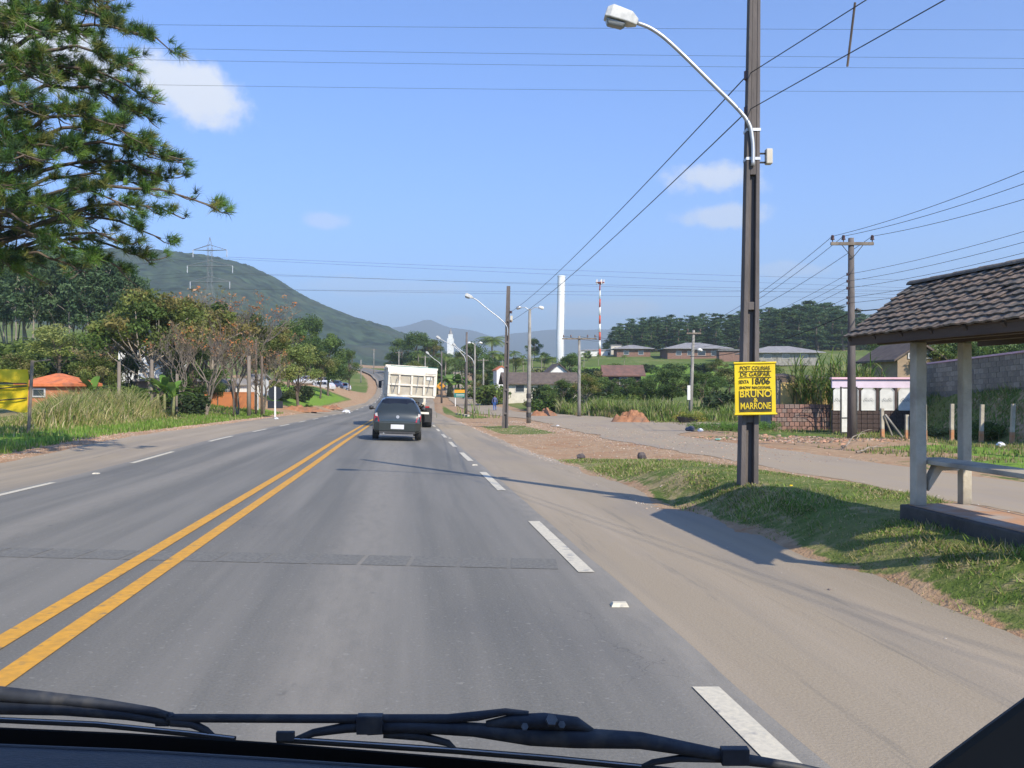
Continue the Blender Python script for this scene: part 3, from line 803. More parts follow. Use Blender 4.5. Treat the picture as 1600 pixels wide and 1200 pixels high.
# eucalyptus stand on the left rise
ek = 0
for i in range(46):
    u = 8 + (i % 23) * 9.6 + rnd.uniform(-4, 4); D = 118 + (i // 23) * 16 + rnd.uniform(-5, 5)
    vt = np.interp(u, [0, 40, 120, 180, 215, 240], [405, 392, 388, 398, 425, 470]) + rnd.uniform(-8, 14)
    plant('eucalyptus', u, vt, D, 'tall slim tree with a pale bare trunk in the dense stand on the left rise', 1.25, 'eucalyptus stand on the left rise', cat='tree')
for i in range(12):
    u = -260 + i * 24 + rnd.uniform(-8, 8)
    plant('eucalyptus', u, 400 + rnd.uniform(-10, 20), 128 + rnd.uniform(-8, 8), 'tall slim tree with a pale bare trunk in the dense stand on the left rise', 1.3, 'eucalyptus stand on the left rise', cat='tree')
for i in range(9):
    plant('shrub', 10 + i * 27, 522 + rnd.uniform(-6, 8), 100 + rnd.uniform(-5, 5), 'low undergrowth bush along the foot of the tall tree stand', 1.5, 'undergrowth below the eucalyptus stand', var=i % 3)
# pine wood behind the pavilions
for i in range(150):
    row = i // 50
    u = 948 + (i % 50) * 10.4 + rnd.uniform(-5, 5); D = 300 + row * 22 + rnd.uniform(-8, 8)
    prof = np.interp(u, [945, 965, 1000, 1100, 1180, 1230, 1280, 1340, 1480], [532, 508, 499, 495, 489, 476, 474, 488, 512])
    plant('wood_pine', u, prof - 6 + rnd.uniform(-4, 7) + (12 - row * 5), D, 'dark plantation pine in the wood on the ridge behind the grey-roofed pavilions', 2.9, 'plantation pines behind the pavilions', cat='tree')
# trees right and middle distance
T = [
 ('dark', 890, 552, 150, 'dark round tree right at the foot of the white tower', 1.2, 0),
 ('dark', 1050, 575, 92, 'dark bush-like tree left of the leaning pole', 1.35, 1),
 ('dark', 1095, 580, 88, 'dark tree right behind the leaning pole', 1.35, 2),
 ('round', 1140, 570, 96, 'green tree behind the yellow poster', 1.2, 1),
 ('dark', 1010, 590, 96, 'dark low tree right of the red-roofed house', 1.2, 0),
 ('dark', 948, 588, 92, 'dark low tree left of the red-roofed house', 1.3, 1),
 ('dark', 982, 590, 94, 'dark low tree in front of the red-roofed house', 1.5, 2),
 ('round', 925, 578, 100, 'green tree right of the T-topped pole', 1.3, 0),
 ('dark', 1030, 584, 98, 'dark wide tree between the red-roofed house and the leaning pole', 1.5, 1),
 ('dark', 1120, 588, 90, 'dark tree halfway between leaning pole and yellow poster', 1.5, 0),
 ('round', 1075, 592, 100, 'low green tree seen past the leaning pole', 1.5, 2),
 ('dark', 858, 600, 96, 'dark bushy tree right of the double-headed pole', 1.4, 1),
 ('round', 806, 556, 200, 'green tree among the palms left of the double-headed pole', 1.4, 1),
 ('dark', 780, 552, 200, 'dark tree among the palms right of the fourth pole', 1.4, 0),
 ('dark', 850, 550, 215, 'dark tree among the palms left of the white tower', 1.4, 2),
 ('round', 722, 548, 205, 'green tree among the palms behind the direction board', 1.4, 2),
 ('dark', 918, 548, 235, 'dark tree on the ridge left of the striped mast', 1.4, 1),
 ('dark', 760, 560, 175, 'dark tree above the green thicket', 1.4, 2),
 ('dark', 690, 560, 185, 'dark tree behind the far lamp pole', 1.4, 1),
 ('round', 1195, 560, 120, 'green tree below the rightmost pavilion', 1.4, 1),
 ('open', 915, 583, 84, 'brownish low tree behind the T-topped pole', 1.1, 0),
 ('dark', 880, 592, 86, 'dark low tree left of the T-topped pole', 1.3, 2),
 ('dark', 1196, 572, 62, 'dark tree behind the left end of the brick wall', 1.0, 1),
 ('round', 1120, 560, 150, 'green tree on the slope below the largest pavilion', 1.3, 2),
 ('dark', 1160, 562, 140, 'dark tree on the slope right behind the lamp pole', 1.3, 0),
 ('dark', 650, 518, 230, 'round dark tree group crown left of the white church tower', 1.3, 0),
 ('dark', 628, 528, 240, 'dark tree where the mountain foot meets the road', 1.2, 1),
 ('round', 676, 530, 236, 'brown-green tree just left of the church tower', 1.2, 2),
 ('dark', 738, 534, 170, 'dark tree behind the third lamp pole', 1.1, 2),
 ('dark', 610, 552, 250, 'dark low tree beside the crest of the road', 1.2, 0),
 ('round', 645, 560, 190, 'green tree behind the truck body', 1.0, 1),
 ('dark', 672, 556, 200, 'dark green tree above the right side of the truck', 1.3, 1),
 ('round', 752, 582, 140, 'rounded green tree left of the walking person', 1.0, 0),
 ('dark', 835, 528, 240, 'dark tree between the double-headed pole and the white tower', 1.0, 2),
 ('open', 1455, 530, 60, 'sparse dark tree above the grey block wall', 1.2, 2),
 ('dark', 1510, 525, 66, 'dark tree seen under the shelter roof between its posts', 1.2, 0),
 ('dark', 1570, 528, 56, 'dark tree seen under the shelter roof at the right edge', 1.2, 1),
 ('dark', 1375, 530, 120, 'dark tree behind the gabled brown house', 1.3, 2),
 ('dark', 1640, 520, 60, 'dark tree behind the wall just beyond the right edge', 1.3, 0),
]
for k, u, v, D, lb, wf, var in T: plant(k, u, v, D, lb, wf, var=var)
for i, (u, v, D) in enumerate([(695, 548, 180), (712, 556, 176), (655, 545, 215), (770, 545, 186), (786, 550, 190), (802, 546, 200), (818, 552, 204), (832, 548, 210), (846, 552, 206), (770, 526, 230), (758, 550, 196), (912, 550, 210), (935, 552, 214), (864, 556, 190), (975, 553, 200), (742, 558, 176), (726, 560, 172), (890, 552, 204)]):
    plant('palm', u, v, D, 'palm tree ' + near_(u), 1.25 if i != 9 else 1.5, 'palms along the hillside', var=i % 2)
plant('palm', 770, 523, 232, 'tallest palm, its crown alone against the far blue hills', 2.0, var=1)
for i, (u, v, D) in enumerate([(700, 578, 150), (716, 580, 148), (690, 584, 158), (730, 584, 146), (668, 584, 165), (785, 578, 140), (808, 578, 145), (838, 578, 140)]):
    plant('banana', u, v, D, 'large-leaved thicket plant ' + near_(u), 1.6, 'banana thicket beside the climbing side road', var=i % 2)
for i, (u, v, D, s, vr) in enumerate([(765, 596, 118, 1.4, 0), (850, 600, 100, 1.5, 1), (868, 612, 92, 1.6, 0), (840, 618, 96, 1.3, 2), (940, 604, 92, 1.6, 1), (965, 612, 84, 1.5, 0), (985, 622, 78, 1.2, 2), (1130, 612, 72, 1.8, 1), (1165, 606, 66, 1.6, 1), (1020, 624, 70, 1.5, 2), (1100, 632, 66, 1.6, 0), (915, 622, 86, 1.5, 0), (955, 596, 97, 1.7, 1), (975, 600, 96, 1.7, 2), (995, 598, 97, 1.6, 0), (1050, 565, 180, 2, 0), (1010, 568, 190, 1.6, 1), (965, 566, 195, 1.6, 0), (1100, 566, 175, 2, 1), (930, 574, 180, 1.8, 1), (890, 572, 180, 1.8, 0), (860, 570, 180, 1.8, 2)]):
    plant('shrub', u, v, D, '%s %s bush %s' % ('large' if s > 1.55 else 'small', ('green', 'dark', 'olive')[vr], near_(u)), s, 'bushes on the rough ground across the side road', var=vr)
for i, (u, v, D, vr) in enumerate([(1462, 608, 34, 2), (1538, 604, 31, 0), (1556, 610, 30, 0), (1496, 620, 32, 2)]):
    plant('shrub', u, v, D, 'scrubby bush on the bank ' + near_(u), 1.5, 'scrub on the bank below the block wall', var=vr, h=.6)
# unused prototypes leave
for k, ps in protos.items():
    for i, p in enumerate(ps):
        if (k, i) not in used:
            for c in children(p): bpy.data.objects.remove(c)
            bpy.data.objects.remove(p)

# ------------------------------------------------------------------ big pine on the left
def big_pine():
    rr = random.Random(5); rs = np.random.RandomState(5)
    bx, by = -13.0, 19.0
    bz = g(bx, by)
    t = thing('pine_tree', 'big pine at the left edge reaching long needled boughs across the sky', 'tree', (bx, by, bz))
    mb = MB(); top = Vector((.4, .3, 17))
    mb.tube([(0, 0, -.2), (.05, 0, 4), (.1, .1, 9), (.3, .2, 13.5), top], [.34, .28, .22, .12, .04], 12)
    mb.build('trunk', BARK, t, smooth=True)
    loc = Vector((bx, by, bz))
    tips = [(165, 5, 19, 1), (150, -50, 20, 1), (258, 62, 18.2, 1.0), (215, 48, 19.5, 1), (225, 100, 17.5, 1), (236, 148, 18.5, 1), (205, 150, 20.5, 1), (240, 178, 19.3, 1), (238, 218, 18.2, 1), (212, 200, 17, 1),
            (276, 244, 18.4, 1), (278, 278, 19.2, 1), (245, 292, 20.5, 1), (215, 320, 17.6, .8), (350, 326, 18.2, .55), (300, 338, 19, .5), (262, 372, 19.4, .45), (248, 404, 20.0, .35), (205, 418, 20.5, .3), (60, 432, 18.5, .4), (140, 425, 19, .3), (225, 385, 19, .3), (165, 402, 18.6, .45),
            (110, 392, 17.4, .45), (85, 420, 19.5, .35), (60, 350, 16.5, .7), (120, 335, 16.8, .8), (60, 250, 16, 1), (130, 235, 16.6, 1), (150, 180, 17, 1), (100, 110, 16.4, .9), (60, 40, 16.8, 1), (110, 0, 17.4, 1), (40, 160, 15.8, .7), (20, 300, 15.5, .7), (150, 60, 18.4, 1.1), (110, -60, 19, 1), (60, -120, 19, 1), (180, 20, 21, 1), (190, 270, 21, 1), (170, 360, 20.6, .6), (20, 410, 18, .5), (-40, 300, 20, .8), (-60, 150, 17, .9), (-80, 30, 18, .9)]
    V = []; C = []
    for (u, v, D, dens) in tips:
        tip = P(u - 14, v, D) - loc
        h0 = min(15.5, max(3.2, tip.z + rr.uniform(-1.1, .3)))
        tx = Vector((.02 * h0, 0, h0))
        L = (tip - tx).length
        pts = []
        nseg = 12
        for i in range(nseg + 1):
            q = i / nseg
            p = tx.lerp(tip, q) + Vector((0, 0, math.sin(q * math.pi) * .35 - .25 * math.sin(q * 2 * math.pi))) + Vector((rr.uniform(-1, 1), rr.uniform(-1, 1), rr.uniform(-1, 1))) * .05
            pts.append(p)
        bm_ = MB(); bm_.tube(pts, [.075 - .06 * i / nseg for i in range(nseg + 1)], 6, cap=False)
        ns = int(23 * dens) + 5
        for k in range(ns):
            q = 1 - (rr.random() ** 1.35) * .72
            fi = q * nseg; i0 = min(int(fi), nseg - 1)
            p = pts[i0].lerp(pts[i0 + 1], fi - i0)
            d = (pts[i0 + 1] - pts[i0]).normalized()
            sd_ = d.cross(Vector((rr.uniform(-.3, .3), rr.uniform(-.3, .3), 1))).normalized() * rr.choice((-1, 1))
            ln = rr.uniform(.35, 1.15) * (1.15 - .6 * q)
            e = p + (d * rr.uniform(.3, 1.0) + sd_ * rr.uniform(.3, 1) + Vector((0, 0, rr.uniform(-.35, .35)))).normalized() * ln
            mid = p.lerp(e, .5) + Vector((0, 0, -.04))
            bm_.tube([p, mid, e], [.018, .012, .007], 4, cap=False)
            for m_ in range(rr.choice((1, 3, 4, 6))):
                w = rr.uniform(.4, 1.02)
                cpos = p.lerp(e, w) + Vector((rr.uniform(-.1, .1), rr.uniform(-.1, .1), rr.uniform(-.04, .12)))
                ax = (e - p).normalized() + Vector((0, 0, .5))
                nn = 42
                dv = rs.normal(size=(nn, 3)) * .75 + np.array(ax); dv /= np.linalg.norm(dv, axis=1)[:, None]
                ln2 = .15 + .12 * rs.rand(nn, 1)
                wv = np.cross(dv, rs.normal(size=(nn, 3))); wv /= np.linalg.norm(wv, axis=1)[:, None]
                c0 = np.array(cpos)[None] + rs.normal(size=(nn, 3)) * .02
                tri = np.stack([c0 - wv * .006, c0 + wv * .006, c0 + dv * ln2], 1)
                V.append(tri.reshape(-1, 3))
                cl = np.array(rr.choice([(.07, .14, .022), (.045, .095, .025), (.1, .17, .03), (.032, .06, .026), (.16, .17, .045)])) * (.8 + .4 * rs.rand(nn, 1))
                C.append(np.repeat(cl, 3, 0))
        bm_.build('bough', BARK, t, smooth=True, recalc=False)
    V = np.concatenate(V); C = np.concatenate(C)
    npmesh('crown', V, np.arange(len(V)).reshape(-1, 3), NEEDLE, C, parent=t)
big_pine()

# ------------------------------------------------------------------ grass
def blades(name, X, Y, h, w, cols, m=GRASS, lean=.35, tall=False, kind='stuff', seg=1):
    n_ = len(X)
    Z = G(X, Y) - .01
    a = NR.rand(n_) * 6.283; b_ = NR.rand(n_) * 6.283
    dx, dy = np.cos(a) * w, np.sin(a) * w
    lx, ly = np.cos(b_) * h * lean * NR.rand(n_), np.sin(b_) * h * lean * NR.rand(n_)
    if not tall:
        V = np.stack([np.stack([X - dx, Y - dy, Z], -1), np.stack([X + dx, Y + dy, Z], -1), np.stack([X + lx, Y + ly, Z + h], -1)], 1)
        Fc = np.arange(n_ * 3).reshape(-1, 3); k = 3
    else:
        V = np.stack([np.stack([X - dx, Y - dy, Z], -1), np.stack([X + dx, Y + dy, Z], -1),
                      np.stack([X + dx * .8 + lx * .35, Y + dy * .8 + ly * .35, Z + h * .6], -1), np.stack([X - dx * .8 + lx * .35, Y - dy * .8 + ly * .35, Z + h * .6], -1),
                      np.stack([X + lx, Y + ly, Z + h * .97], -1)], 1)
        base_ = (np.arange(n_) * 5)[:, None]
        Fc = np.concatenate([base_ + np.array([[0, 1, 2]]), base_ + np.array([[0, 2, 3]]), base_ + np.array([[3, 2, 4]])]); k = 5
    C = np.repeat(cols, k, 0)
    return prop(npmesh(name, V.reshape(-1, 3), Fc, m, C), kind=kind)
def pick(pal, n_, wts=None):
    pal = np.array(pal); i = NR.choice(len(pal), n_, p=wts); return pal[i] * (.75 + .5 * NR.rand(n_, 1))
GREENS = [(.11, .19, .03), (.17, .24, .045), (.08, .13, .025), (.25, .23, .09), (.32, .27, .15)]
def scatter(n_, xo0, xo1, y0, y1, pw=1.0, dens=None):
    Y = y0 + (y1 - y0) * NR.rand(n_) ** pw
    xo_ = xo0 + (xo1 - xo0) * NR.rand(n_)
    X = xo_ - .1164 * Y
    if dens is not None:
        k_ = dens(X, Y, xo_) > NR.rand(n_); return X[k_], Y[k_]
    return X, Y
def clump(X, Y, s=.9): return np.clip((fbm(X * s, Y * s, 4) - .38) * 4.5, .05, 1)
X, Y = scatter(260000, 3.45, 7.0, 2.2, 21.5, 1.25, lambda X, Y, o: (.06 + .94 * clump(X, Y, 1.6)) * sst(o, 3.42, 3.7) * (1 - sst(o, 6.2, 7.0)) * (1 - sst(Y, 18, 21.5) * .5))
hh = .012 + .045 * NR.rand(len(X)) ** 2.4 * (.4 + 1.3 * clump(X, Y, .7))
blades('grass', X, Y, hh, .0035 + .0005 * Y, pick(GREENS, len(X), [.19, .20, .10, .28, .23]), lean=1.3)
X, Y = scatter(90000, -22, -9.7, 12, 70, 1.3, lambda X, Y, o: .25 + .75 * clump(X, Y, .5))
hh = .06 + .16 * NR.rand(len(X))
blades('verge_grass', X, Y, hh, .005 + .0006 * Y, pick(GREENS, len(X), [.4, .33, .12, .1, .05]))
# tall dry grass on the left: feathery straw stems
def dd(X, Y, o):
    return np.clip((fbm(X * .35 + 4, Y * .35, 3) - .3) * 3, .1, 1)
X, Y = scatter(52000, -21, -12.6, 22, 52, 1.0, dd)
o_ = X + .1164 * Y
uu_ = X / Y * F + 800
env = np.interp(uu_, [-200, 20, 50, 90, 150, 210, 260, 300, 340, 420, 480], [.25, .3, .7, 1.5, 2.1, 1.9, 1.35, .8, .6, .5, .3])
hh = env * (.45 + .6 * NR.rand(len(X))) * np.clip(.4 + fbm(X * .6, Y * .6, 3), .5, 1.15) * sst(-o_, 12.2, 14.5)
blades('tall_dry_grass', X, Y, np.maximum(hh, .15), .010 + .0003 * Y, pick([(.34, .29, .14), (.25, .24, .09), (.16, .20, .05), (.42, .36, .22), (.11, .16, .03)], len(X), [.22, .27, .25, .08, .18]), tall=True, lean=1.0)
# rough grass across the side road
X, Y = scatter(60000, 10.7, 22, 14, 75, 1.0, lambda X, Y, o: clump(X, Y, .5) * np.where(band(Y, 27.5, 31.5, .7) * band(X, 6, 13.5, .8) > .4, .1, 1) * np.where((o < 15) & (Y > 33) & (Y < 58), .15, 1))
uu_ = X / Y * F + 800
kk = np.abs(X - sX(Y)) > 3.2; X, Y = X[kk], Y[kk]
hh = (.05 + .10 * NR.rand(len(X))) * np.where(Y > 62, 4, 1)
blades('rough_grass', X, Y, hh, .006 + .0006 * Y, pick([(.14, .19, .045), (.20, .21, .07), (.08, .12, .03), (.26, .2, .1), (.3, .25, .15)], len(X), [.3, .25, .15, .17, .13]))
X = 15.9 + 2.3 * NR.rand(16000); Y = 16 + 24 * NR.rand(16000); kk = (clump(X, Y, .9) * sst(X, 15.6, 18.0)) > NR.rand(16000); X, Y = X[kk], Y[kk]
blades('bank_grass', X, Y, .1 + .22 * NR.rand(len(X)), .022, pick([(.15, .22, .05), (.22, .24, .08), (.30, .26, .14), (.10, .15, .035)], len(X), [.35, .3, .2, .15]), lean=1.0)
# long green grass on the spoil mounds beyond the junction
mx_, my_ = [], []
for (u, D, wX, wY, n_) in ((1010, 66, 4.5, 3, 12000), (930, 72, 6, 3, 9000), (860, 80, 5, 3, 6000), (1120, 60, 5, 3, 6000)):
    mx_.append(U(u, D) + NR.normal(size=n_) * wX * .5); my_.append(D + NR.normal(size=n_) * wY * .5)
X = np.concatenate(mx_); Y = np.concatenate(my_)
kk = (Y > 58) & (np.abs(X - sX(Y)) > 4)
X, Y = X[kk], Y[kk]
blades('long_green_grass', X, Y, (.4 + 1.1 * NR.rand(len(X))) * np.clip(fbm(X * .4, Y * .4, 3) * 1.8, .3, 1.25), .035, pick([(.16, .22, .05), (.11, .17, .035), (.26, .25, .11), (.3, .27, .16)], len(X), [.4, .3, .2, .1]), tall=True, lean=.6)
# ------------------------------------------------------------------ buildings
PLAST = mat('cream_plaster', (.62, .58, .48), (.5, .46, .38), 2, .9)
WPLAST = mat('white_plaster', (.74, .74, .72), (.6, .6, .58), 1.5, .9)
YPLAST = mat('yellow_plaster', (.62, .43, .17), (.53, .37, .15), 1.2, .9)
BRICKW = mat('pavilion_brick', (.26, .15, .11), (.18, .11, .085), 3, .9)
OTILE = mat('orange_tiles', (.68, .20, .075), (.5, .14, .05), 3, .85, c3=(.34, .13, .07), s3=1.5)
GROOF = mat('grey_roof', (.30, .29, .28), (.22, .21, .21), 1, .8)
BROOF = mat('brown_roof', (.15, .115, .09), (.09, .07, .06), 2, .9)
RROOF = mat('old_red_roof', (.21, .11, .085), (.13, .08, .065), 1.5, .9)
GLASS = mat('window_glass', (.03, .04, .05), (.05, .06, .07), 2, .12, spec=.8)
WOODF = mat('weathered_wood', (.24, .20, .16), (.14, .115, .09), 4, .9, .3, stretch=(1, 1, .2))
FRAME = mat('window_frame', (.55, .53, .5), None, 4, .6)
def house(name, label, u, D, w, d, hw, hr, rz, roof, wm, rm, wins=(), ov=.5, vbase=None, cat='house', ridge='x', dz=0):
    x = U(u, D); z = g(x, D) if vbase is None else CZ + (600 - vbase) / F * D
    t = thing(name, label, cat, (x, D, z - .1), rz)
    mb = MB(); mb.box2((-w / 2, -d / 2, -1.0), (w / 2, d / 2, hw))
    if roof == 'gable':
        if ridge == 'y': mb.prism([(-w / 2, hw + .002), (w / 2, hw + .002), (0, hw + hr - .05)], -d / 2, d / 2, 'y')
        else: mb.prism([(-d / 2, hw + .002), (d / 2, hw + .002), (0, hw + hr - .05)], -w / 2, w / 2, 'x')
    mb.build('wall', wm, t)
    rb = MB()
    W2, D2 = w / 2 + ov, d / 2 + ov
    if roof == 'hip':
        rl = max(0, W2 - D2) if w > d else 0
        rly = max(0, D2 - W2)
        b0 = [(-W2, -D2, hw), (W2, -D2, hw), (W2, D2, hw), (-W2, D2, hw)]
        b1 = [(x_, y_, z_ + .16) for x_, y_, z_ in b0]
        a = (-rl, -rly, hw + hr); c = (rl, rly, hw + hr)
        rb.add(b0 + b1 + [a, c], [(0, 1, 2, 3), (0, 1, 5, 4), (1, 2, 6, 5), (2, 3, 7, 6), (3, 0, 4, 7), (4, 5, 9, 8), (5, 6, 9), (6, 7, 8, 9), (7, 4, 8)])
    else:
        th = .14
        if ridge == 'y':
            e = W2; s = hr / (w / 2); ze = hw + hr - s * e
            rb.prism([(-e, ze), (0, hw + hr), (e, ze), (e, ze + th), (0, hw + hr + th), (-e, ze + th)], -D2, D2, 'y')
        else:
            e = D2; s = hr / (d / 2); ze = hw + hr - s * e
            rb.prism([(-e, ze), (0, hw + hr), (e, ze), (e, ze + th), (0, hw + hr + th), (-e, ze + th)], -W2, W2, 'x')
    rb.build('roof', rm, t)
    for (wx, wz, ww, wh) in wins:
        fr = MB()
        y = -d / 2
        for s in (-1, 1):
            fr.box((wx + s * (ww / 2), y - .03, wz), (.08, .08, wh + .16)); fr.box((wx, y - .031, wz + s * (wh / 2 + .04)), (ww - .08, .08, .08))
        f = fr.build('window', FRAME, t)
        pn = MB(); pn.box((wx, y - .008, wz), (ww - .08, .02, wh)); pn.build('pane', GLASS, f)
    return t
house('pavilion', 'largest grey hip-roofed brick pavilion on the hill, left of the leaning pole top', 1083, 240, 15.8, 12, 2.4, 1.9, 0, 'hip', BRICKW, GROOF, [(-5, 1.3, 1.4, 1), (-2, 1.3, 1.4, 1), (1, 1.3, 2, 1.1), (4.5, 1.3, 2, 1.1)], 1.2, 560, 'pavilion')
house('pavilion', 'grey hip-roofed pavilion farthest left, right of the red and white mast', 987, 250, 9.2, 8, 2.2, 1.3, 0, 'hip', BRICKW, GROOF, [(-2, 1.2, 1.4, 1), (2, 1.2, 1.4, 1)], 1.0, 558, 'pavilion')
house('pavilion', 'pale flat-hipped pavilion behind the lamp pole and the cane', 1217, 200, 14.5, 10, 1.7, 1.7, 0, 'hip', CONC, GROOF, [(-4, 1.0, 1.6, .9), (0, 1.0, 1.6, .9), (4, 1.0, 1.6, .9)], 1.1, 564, 'pavilion')
house('covered_walkway', 'low flat-roofed walkway joining the two right-hand pavilions', 1150, 222, 9, 3, 2.0, .3, 0, 'hip', BRICKW, GROOF, (), .5, 560, 'walkway')
house('long_building', 'long low white building between the white tower and the mast', 935, 262, 11, 5, 1.9, .5, 0, 'hip', WPLAST, GROOF, [(-3, 1, 1, .8), (0, 1, 1, .8), (3, 1, 1, .8)], .3, 558)
house('small_building', 'tiny cream block building beside the foot of the mast', 962, 258, 3, 3, 3.2, .3, 0, 'hip', PLAST, GROOF, [(0, 2.2, 1, .8)], .2, 557)
house('farmhouse', 'low dark-roofed farmhouse with a white front behind the double-headed lamp pole', 842, 125, 9.5, 6, 1.9, 1.3, .1, 'gable', PLAST, BROOF, [(-3, 1.1, 1.2, .9), (0, 1.1, 1.2, .9), (3, 1.1, 1.2, .9)], .6, 618)
house('gabled_house', 'small white-gabled house right of the dark-roofed farmhouse', 868, 135, 3.6, 6, 2.4, 1.5, .1, 'gable', WPLAST, BROOF, [(0, 1.5, 1.0, .8)], .45, 609, ridge='y')
house('white_house', 'small white house with red roof edge, above the walking person', 781, 136, 1.5, 4, 2.2, .5, .15, 'gable', WPLAST, OTILE, [(.1, 1.4, .4, .5)], .15, 600, ridge='y')
house('red_roof_house', 'old house with a faded red roof among the bushes below the pavilions', 972, 104, 3.9, 5, 1.6, 1.0, -.05, 'gable', mat('dark_plank', (.12, .085, .07), None, 3, .9), RROOF, [(0, .9, .9, .7)], .5, 606)
house('yellow_house', 'yellow-walled house behind the brick wall and the cane', 1256, 47, 3.6, 4, 2.35, .4, 0, 'hip', YPLAST, BROOF, (), .0, 665)
house('annex', 'narrow grey annex with a blue shutter left of the yellow house', 1216, 46.6, 1.0, 3, 2.5, .3, 0, 'hip', CONC, BROOF, [(0, 1.9, .55, .7)], .05, 665)
house('gabled_brown_house', 'brown house with two dark vents in its gable, behind the pink wall', 1406, 62, 2.9, 6, 2.6, .95, 0, 'gable', mat('tan_plaster', (.35, .26, .17), (.27, .2, .13), 2, .9), BROOF, [(-.5, 2.75, .5, .22), (.5, 2.75, .5, .22)], .35, 706 - 88, ridge='y')
house('orange_roof_house', 'small brick house with a bright orange tiled roof beside the yellow banner', 93, 52, 2.7, 3.4, 1.45, .75, 0, 'hip', mat('raw_brick', (.50, .19, .09), (.4, .16, .08), 3, .9), OTILE, [(-.3, 1.1, .7, .35)], .25, 640)
house('white_house', 'white two-storey house half hidden by the bushy yellow-green tree', 240, 82, 4.6, 5, 4.6, .9, .1, 'gable', WPLAST, GROOF, [(-1.3, 3.6, .8, .8), (.9, 3.5, 1, .9), (0.2, 1.4, .9, .9)], .35, 622)
house('shed', 'brown shed below the white house with banana plants before it', 265, 66, 3.6, 3, 1.9, .3, 0, 'hip', mat('shed_brown', (.17, .13, .11), None, 3, .9), GROOF, (), .2, 634)
house('white_cottage', 'small white cottage behind the left-hand orange wall and poles', 372, 80, 2.4, 3, 2.0, .4, 0, 'gable', WPLAST, GROOF, [(0, 1.4, .6, .5)], .3, 634)
house('narrow_white_house', 'narrow white house end just left of the back-facing road sign', 404, 84, 1.1, 3, 2.5, .4, 0, 'gable', WPLAST, GROOF, [(0, 1.9, .5, .6)], .2, 633)
# perimeter wall on left: orange wall with white piers
t = thing('orange_wall', 'low orange wall with white piers in front of the white cottage', 'wall', base(346, 70), 0)
OW = mat('orange_wall', (.52, .19, .07), (.42, .16, .07), 2, .9)
mb = MB(); mb.box2((-1.4, 0, -.3), (2.6, .15, 1.05)); mb.build('wall', OW, t)
for x_ in (-1.55, 2.72):
    mb = MB(); mb.box2((x_ - .12, -.04, -.3), (x_ + .12, .2, 1.25)); mb.build('pier', WPLAST, t)
mb = MB(); mb.box2((-1.42, -.03, 1.053), (2.6, .18, 1.12)); mb.build('coping', OW, t)
# spoil ridge / orange hedge rows in the left lawn
def heap(name, label, u, D, w, d, h, m, seed=0, cat='heap', group=None, rz=0):
    n_ = 20; V = []; 
    for i in range(n_):
        for j in range(n_):
            x_, y_ = (i / (n_ - 1) - .5) * 2, (j / (n_ - 1) - .5) * 2
            r_ = math.hypot(x_, y_)
            zz = max(0, 1 - r_ ** 2.6) * (.1 + 1.9 * float(fbm(i * .42 + seed * 7, j * .42, 4)) ** 1.3)
            V.append((x_ * w / 2, y_ * d / 2, zz * h - .04))
    id_ = np.arange(n_ * n_).reshape(n_, n_)
    fc = np.stack([id_[:-1, :-1], id_[1:, :-1], id_[1:, 1:], id_[:-1, 1:]], -1).reshape(-1, 4)
    o = npmesh(name, np.array(V), fc, m); b = base(u, D); o.location = b; o.rotation_euler.z = rz
    return prop(o, label, cat, group)
REDD = mat('red_soil', (.38, .19, .10), (.27, .12, .06), 3, .95, 1.0, 6, c3=(.2, .12, .08), s3=2)
BRND = mat('brown_soil', (.2, .12, .08), (.12, .075, .05), 3, .95, 1.0, 6)
heap('soil_heap', 'large heap of orange soil at the road edge below the long green grass', 985, 58, 2.6, 1.4, .75, REDD, 1, 'soil heap')
heap('soil_heap', 'orange soil heap with a dark crest right behind the double-headed pole', 850, 74, 2.4, 1.6, .6, REDD, 3, 'soil heap')
heap('soil_heap', 'long orange soil strip beside the left-hand dirt track', 468, 78, 5.5, 1.4, .45, REDD, 5, 'soil heap')
heap('soil_heap', 'orange soil heap near the parked cars on the left', 515, 98, 3, 1.4, .4, REDD, 6, 'soil heap')
# tower
TW = mat('tower_white', (.80, .80, .80), (.68, .69, .69), .35, .7, c3=(.5, .5, .49), s3=.25, stretch=(1, 1, .15))
D = 232; b = base(875, D); zt = CZ + (600 - 431) / F * D
t = thing('water_tower', 'tall white cylindrical water tower on the hill', 'water tower', b)
hh_ = zt - b.z; mb = MB(); mb.tube([(0, 0, -1), (0, 0, hh_ * .3), (.2, 0, hh_ * .62), (.35, 0, hh_ - .3)], [.98, .98, .98, .98], 28); mb.build('shaft', TW, t, smooth=True).modifiers.new('e', 'EDGE_SPLIT')
mb = MB(); mb.cyl((.35, 0, hh_ - .3), (.36, 0, hh_), 1.05, 1.05, 28); mb.build('cap', TW, t)
mb = MB()
for s in (-.2, .2): mb.tube([(.9 + s, -.55, 0), (1.2 + s * .8, -.5, hh_ - .5)], .03, 5)
for i in range(60): mb.box((.9 + .3 * i / 60, -.55, .3 + i * hh_ / 61), (.4, .03, .03))
mb.build('ladder', GALV, t)
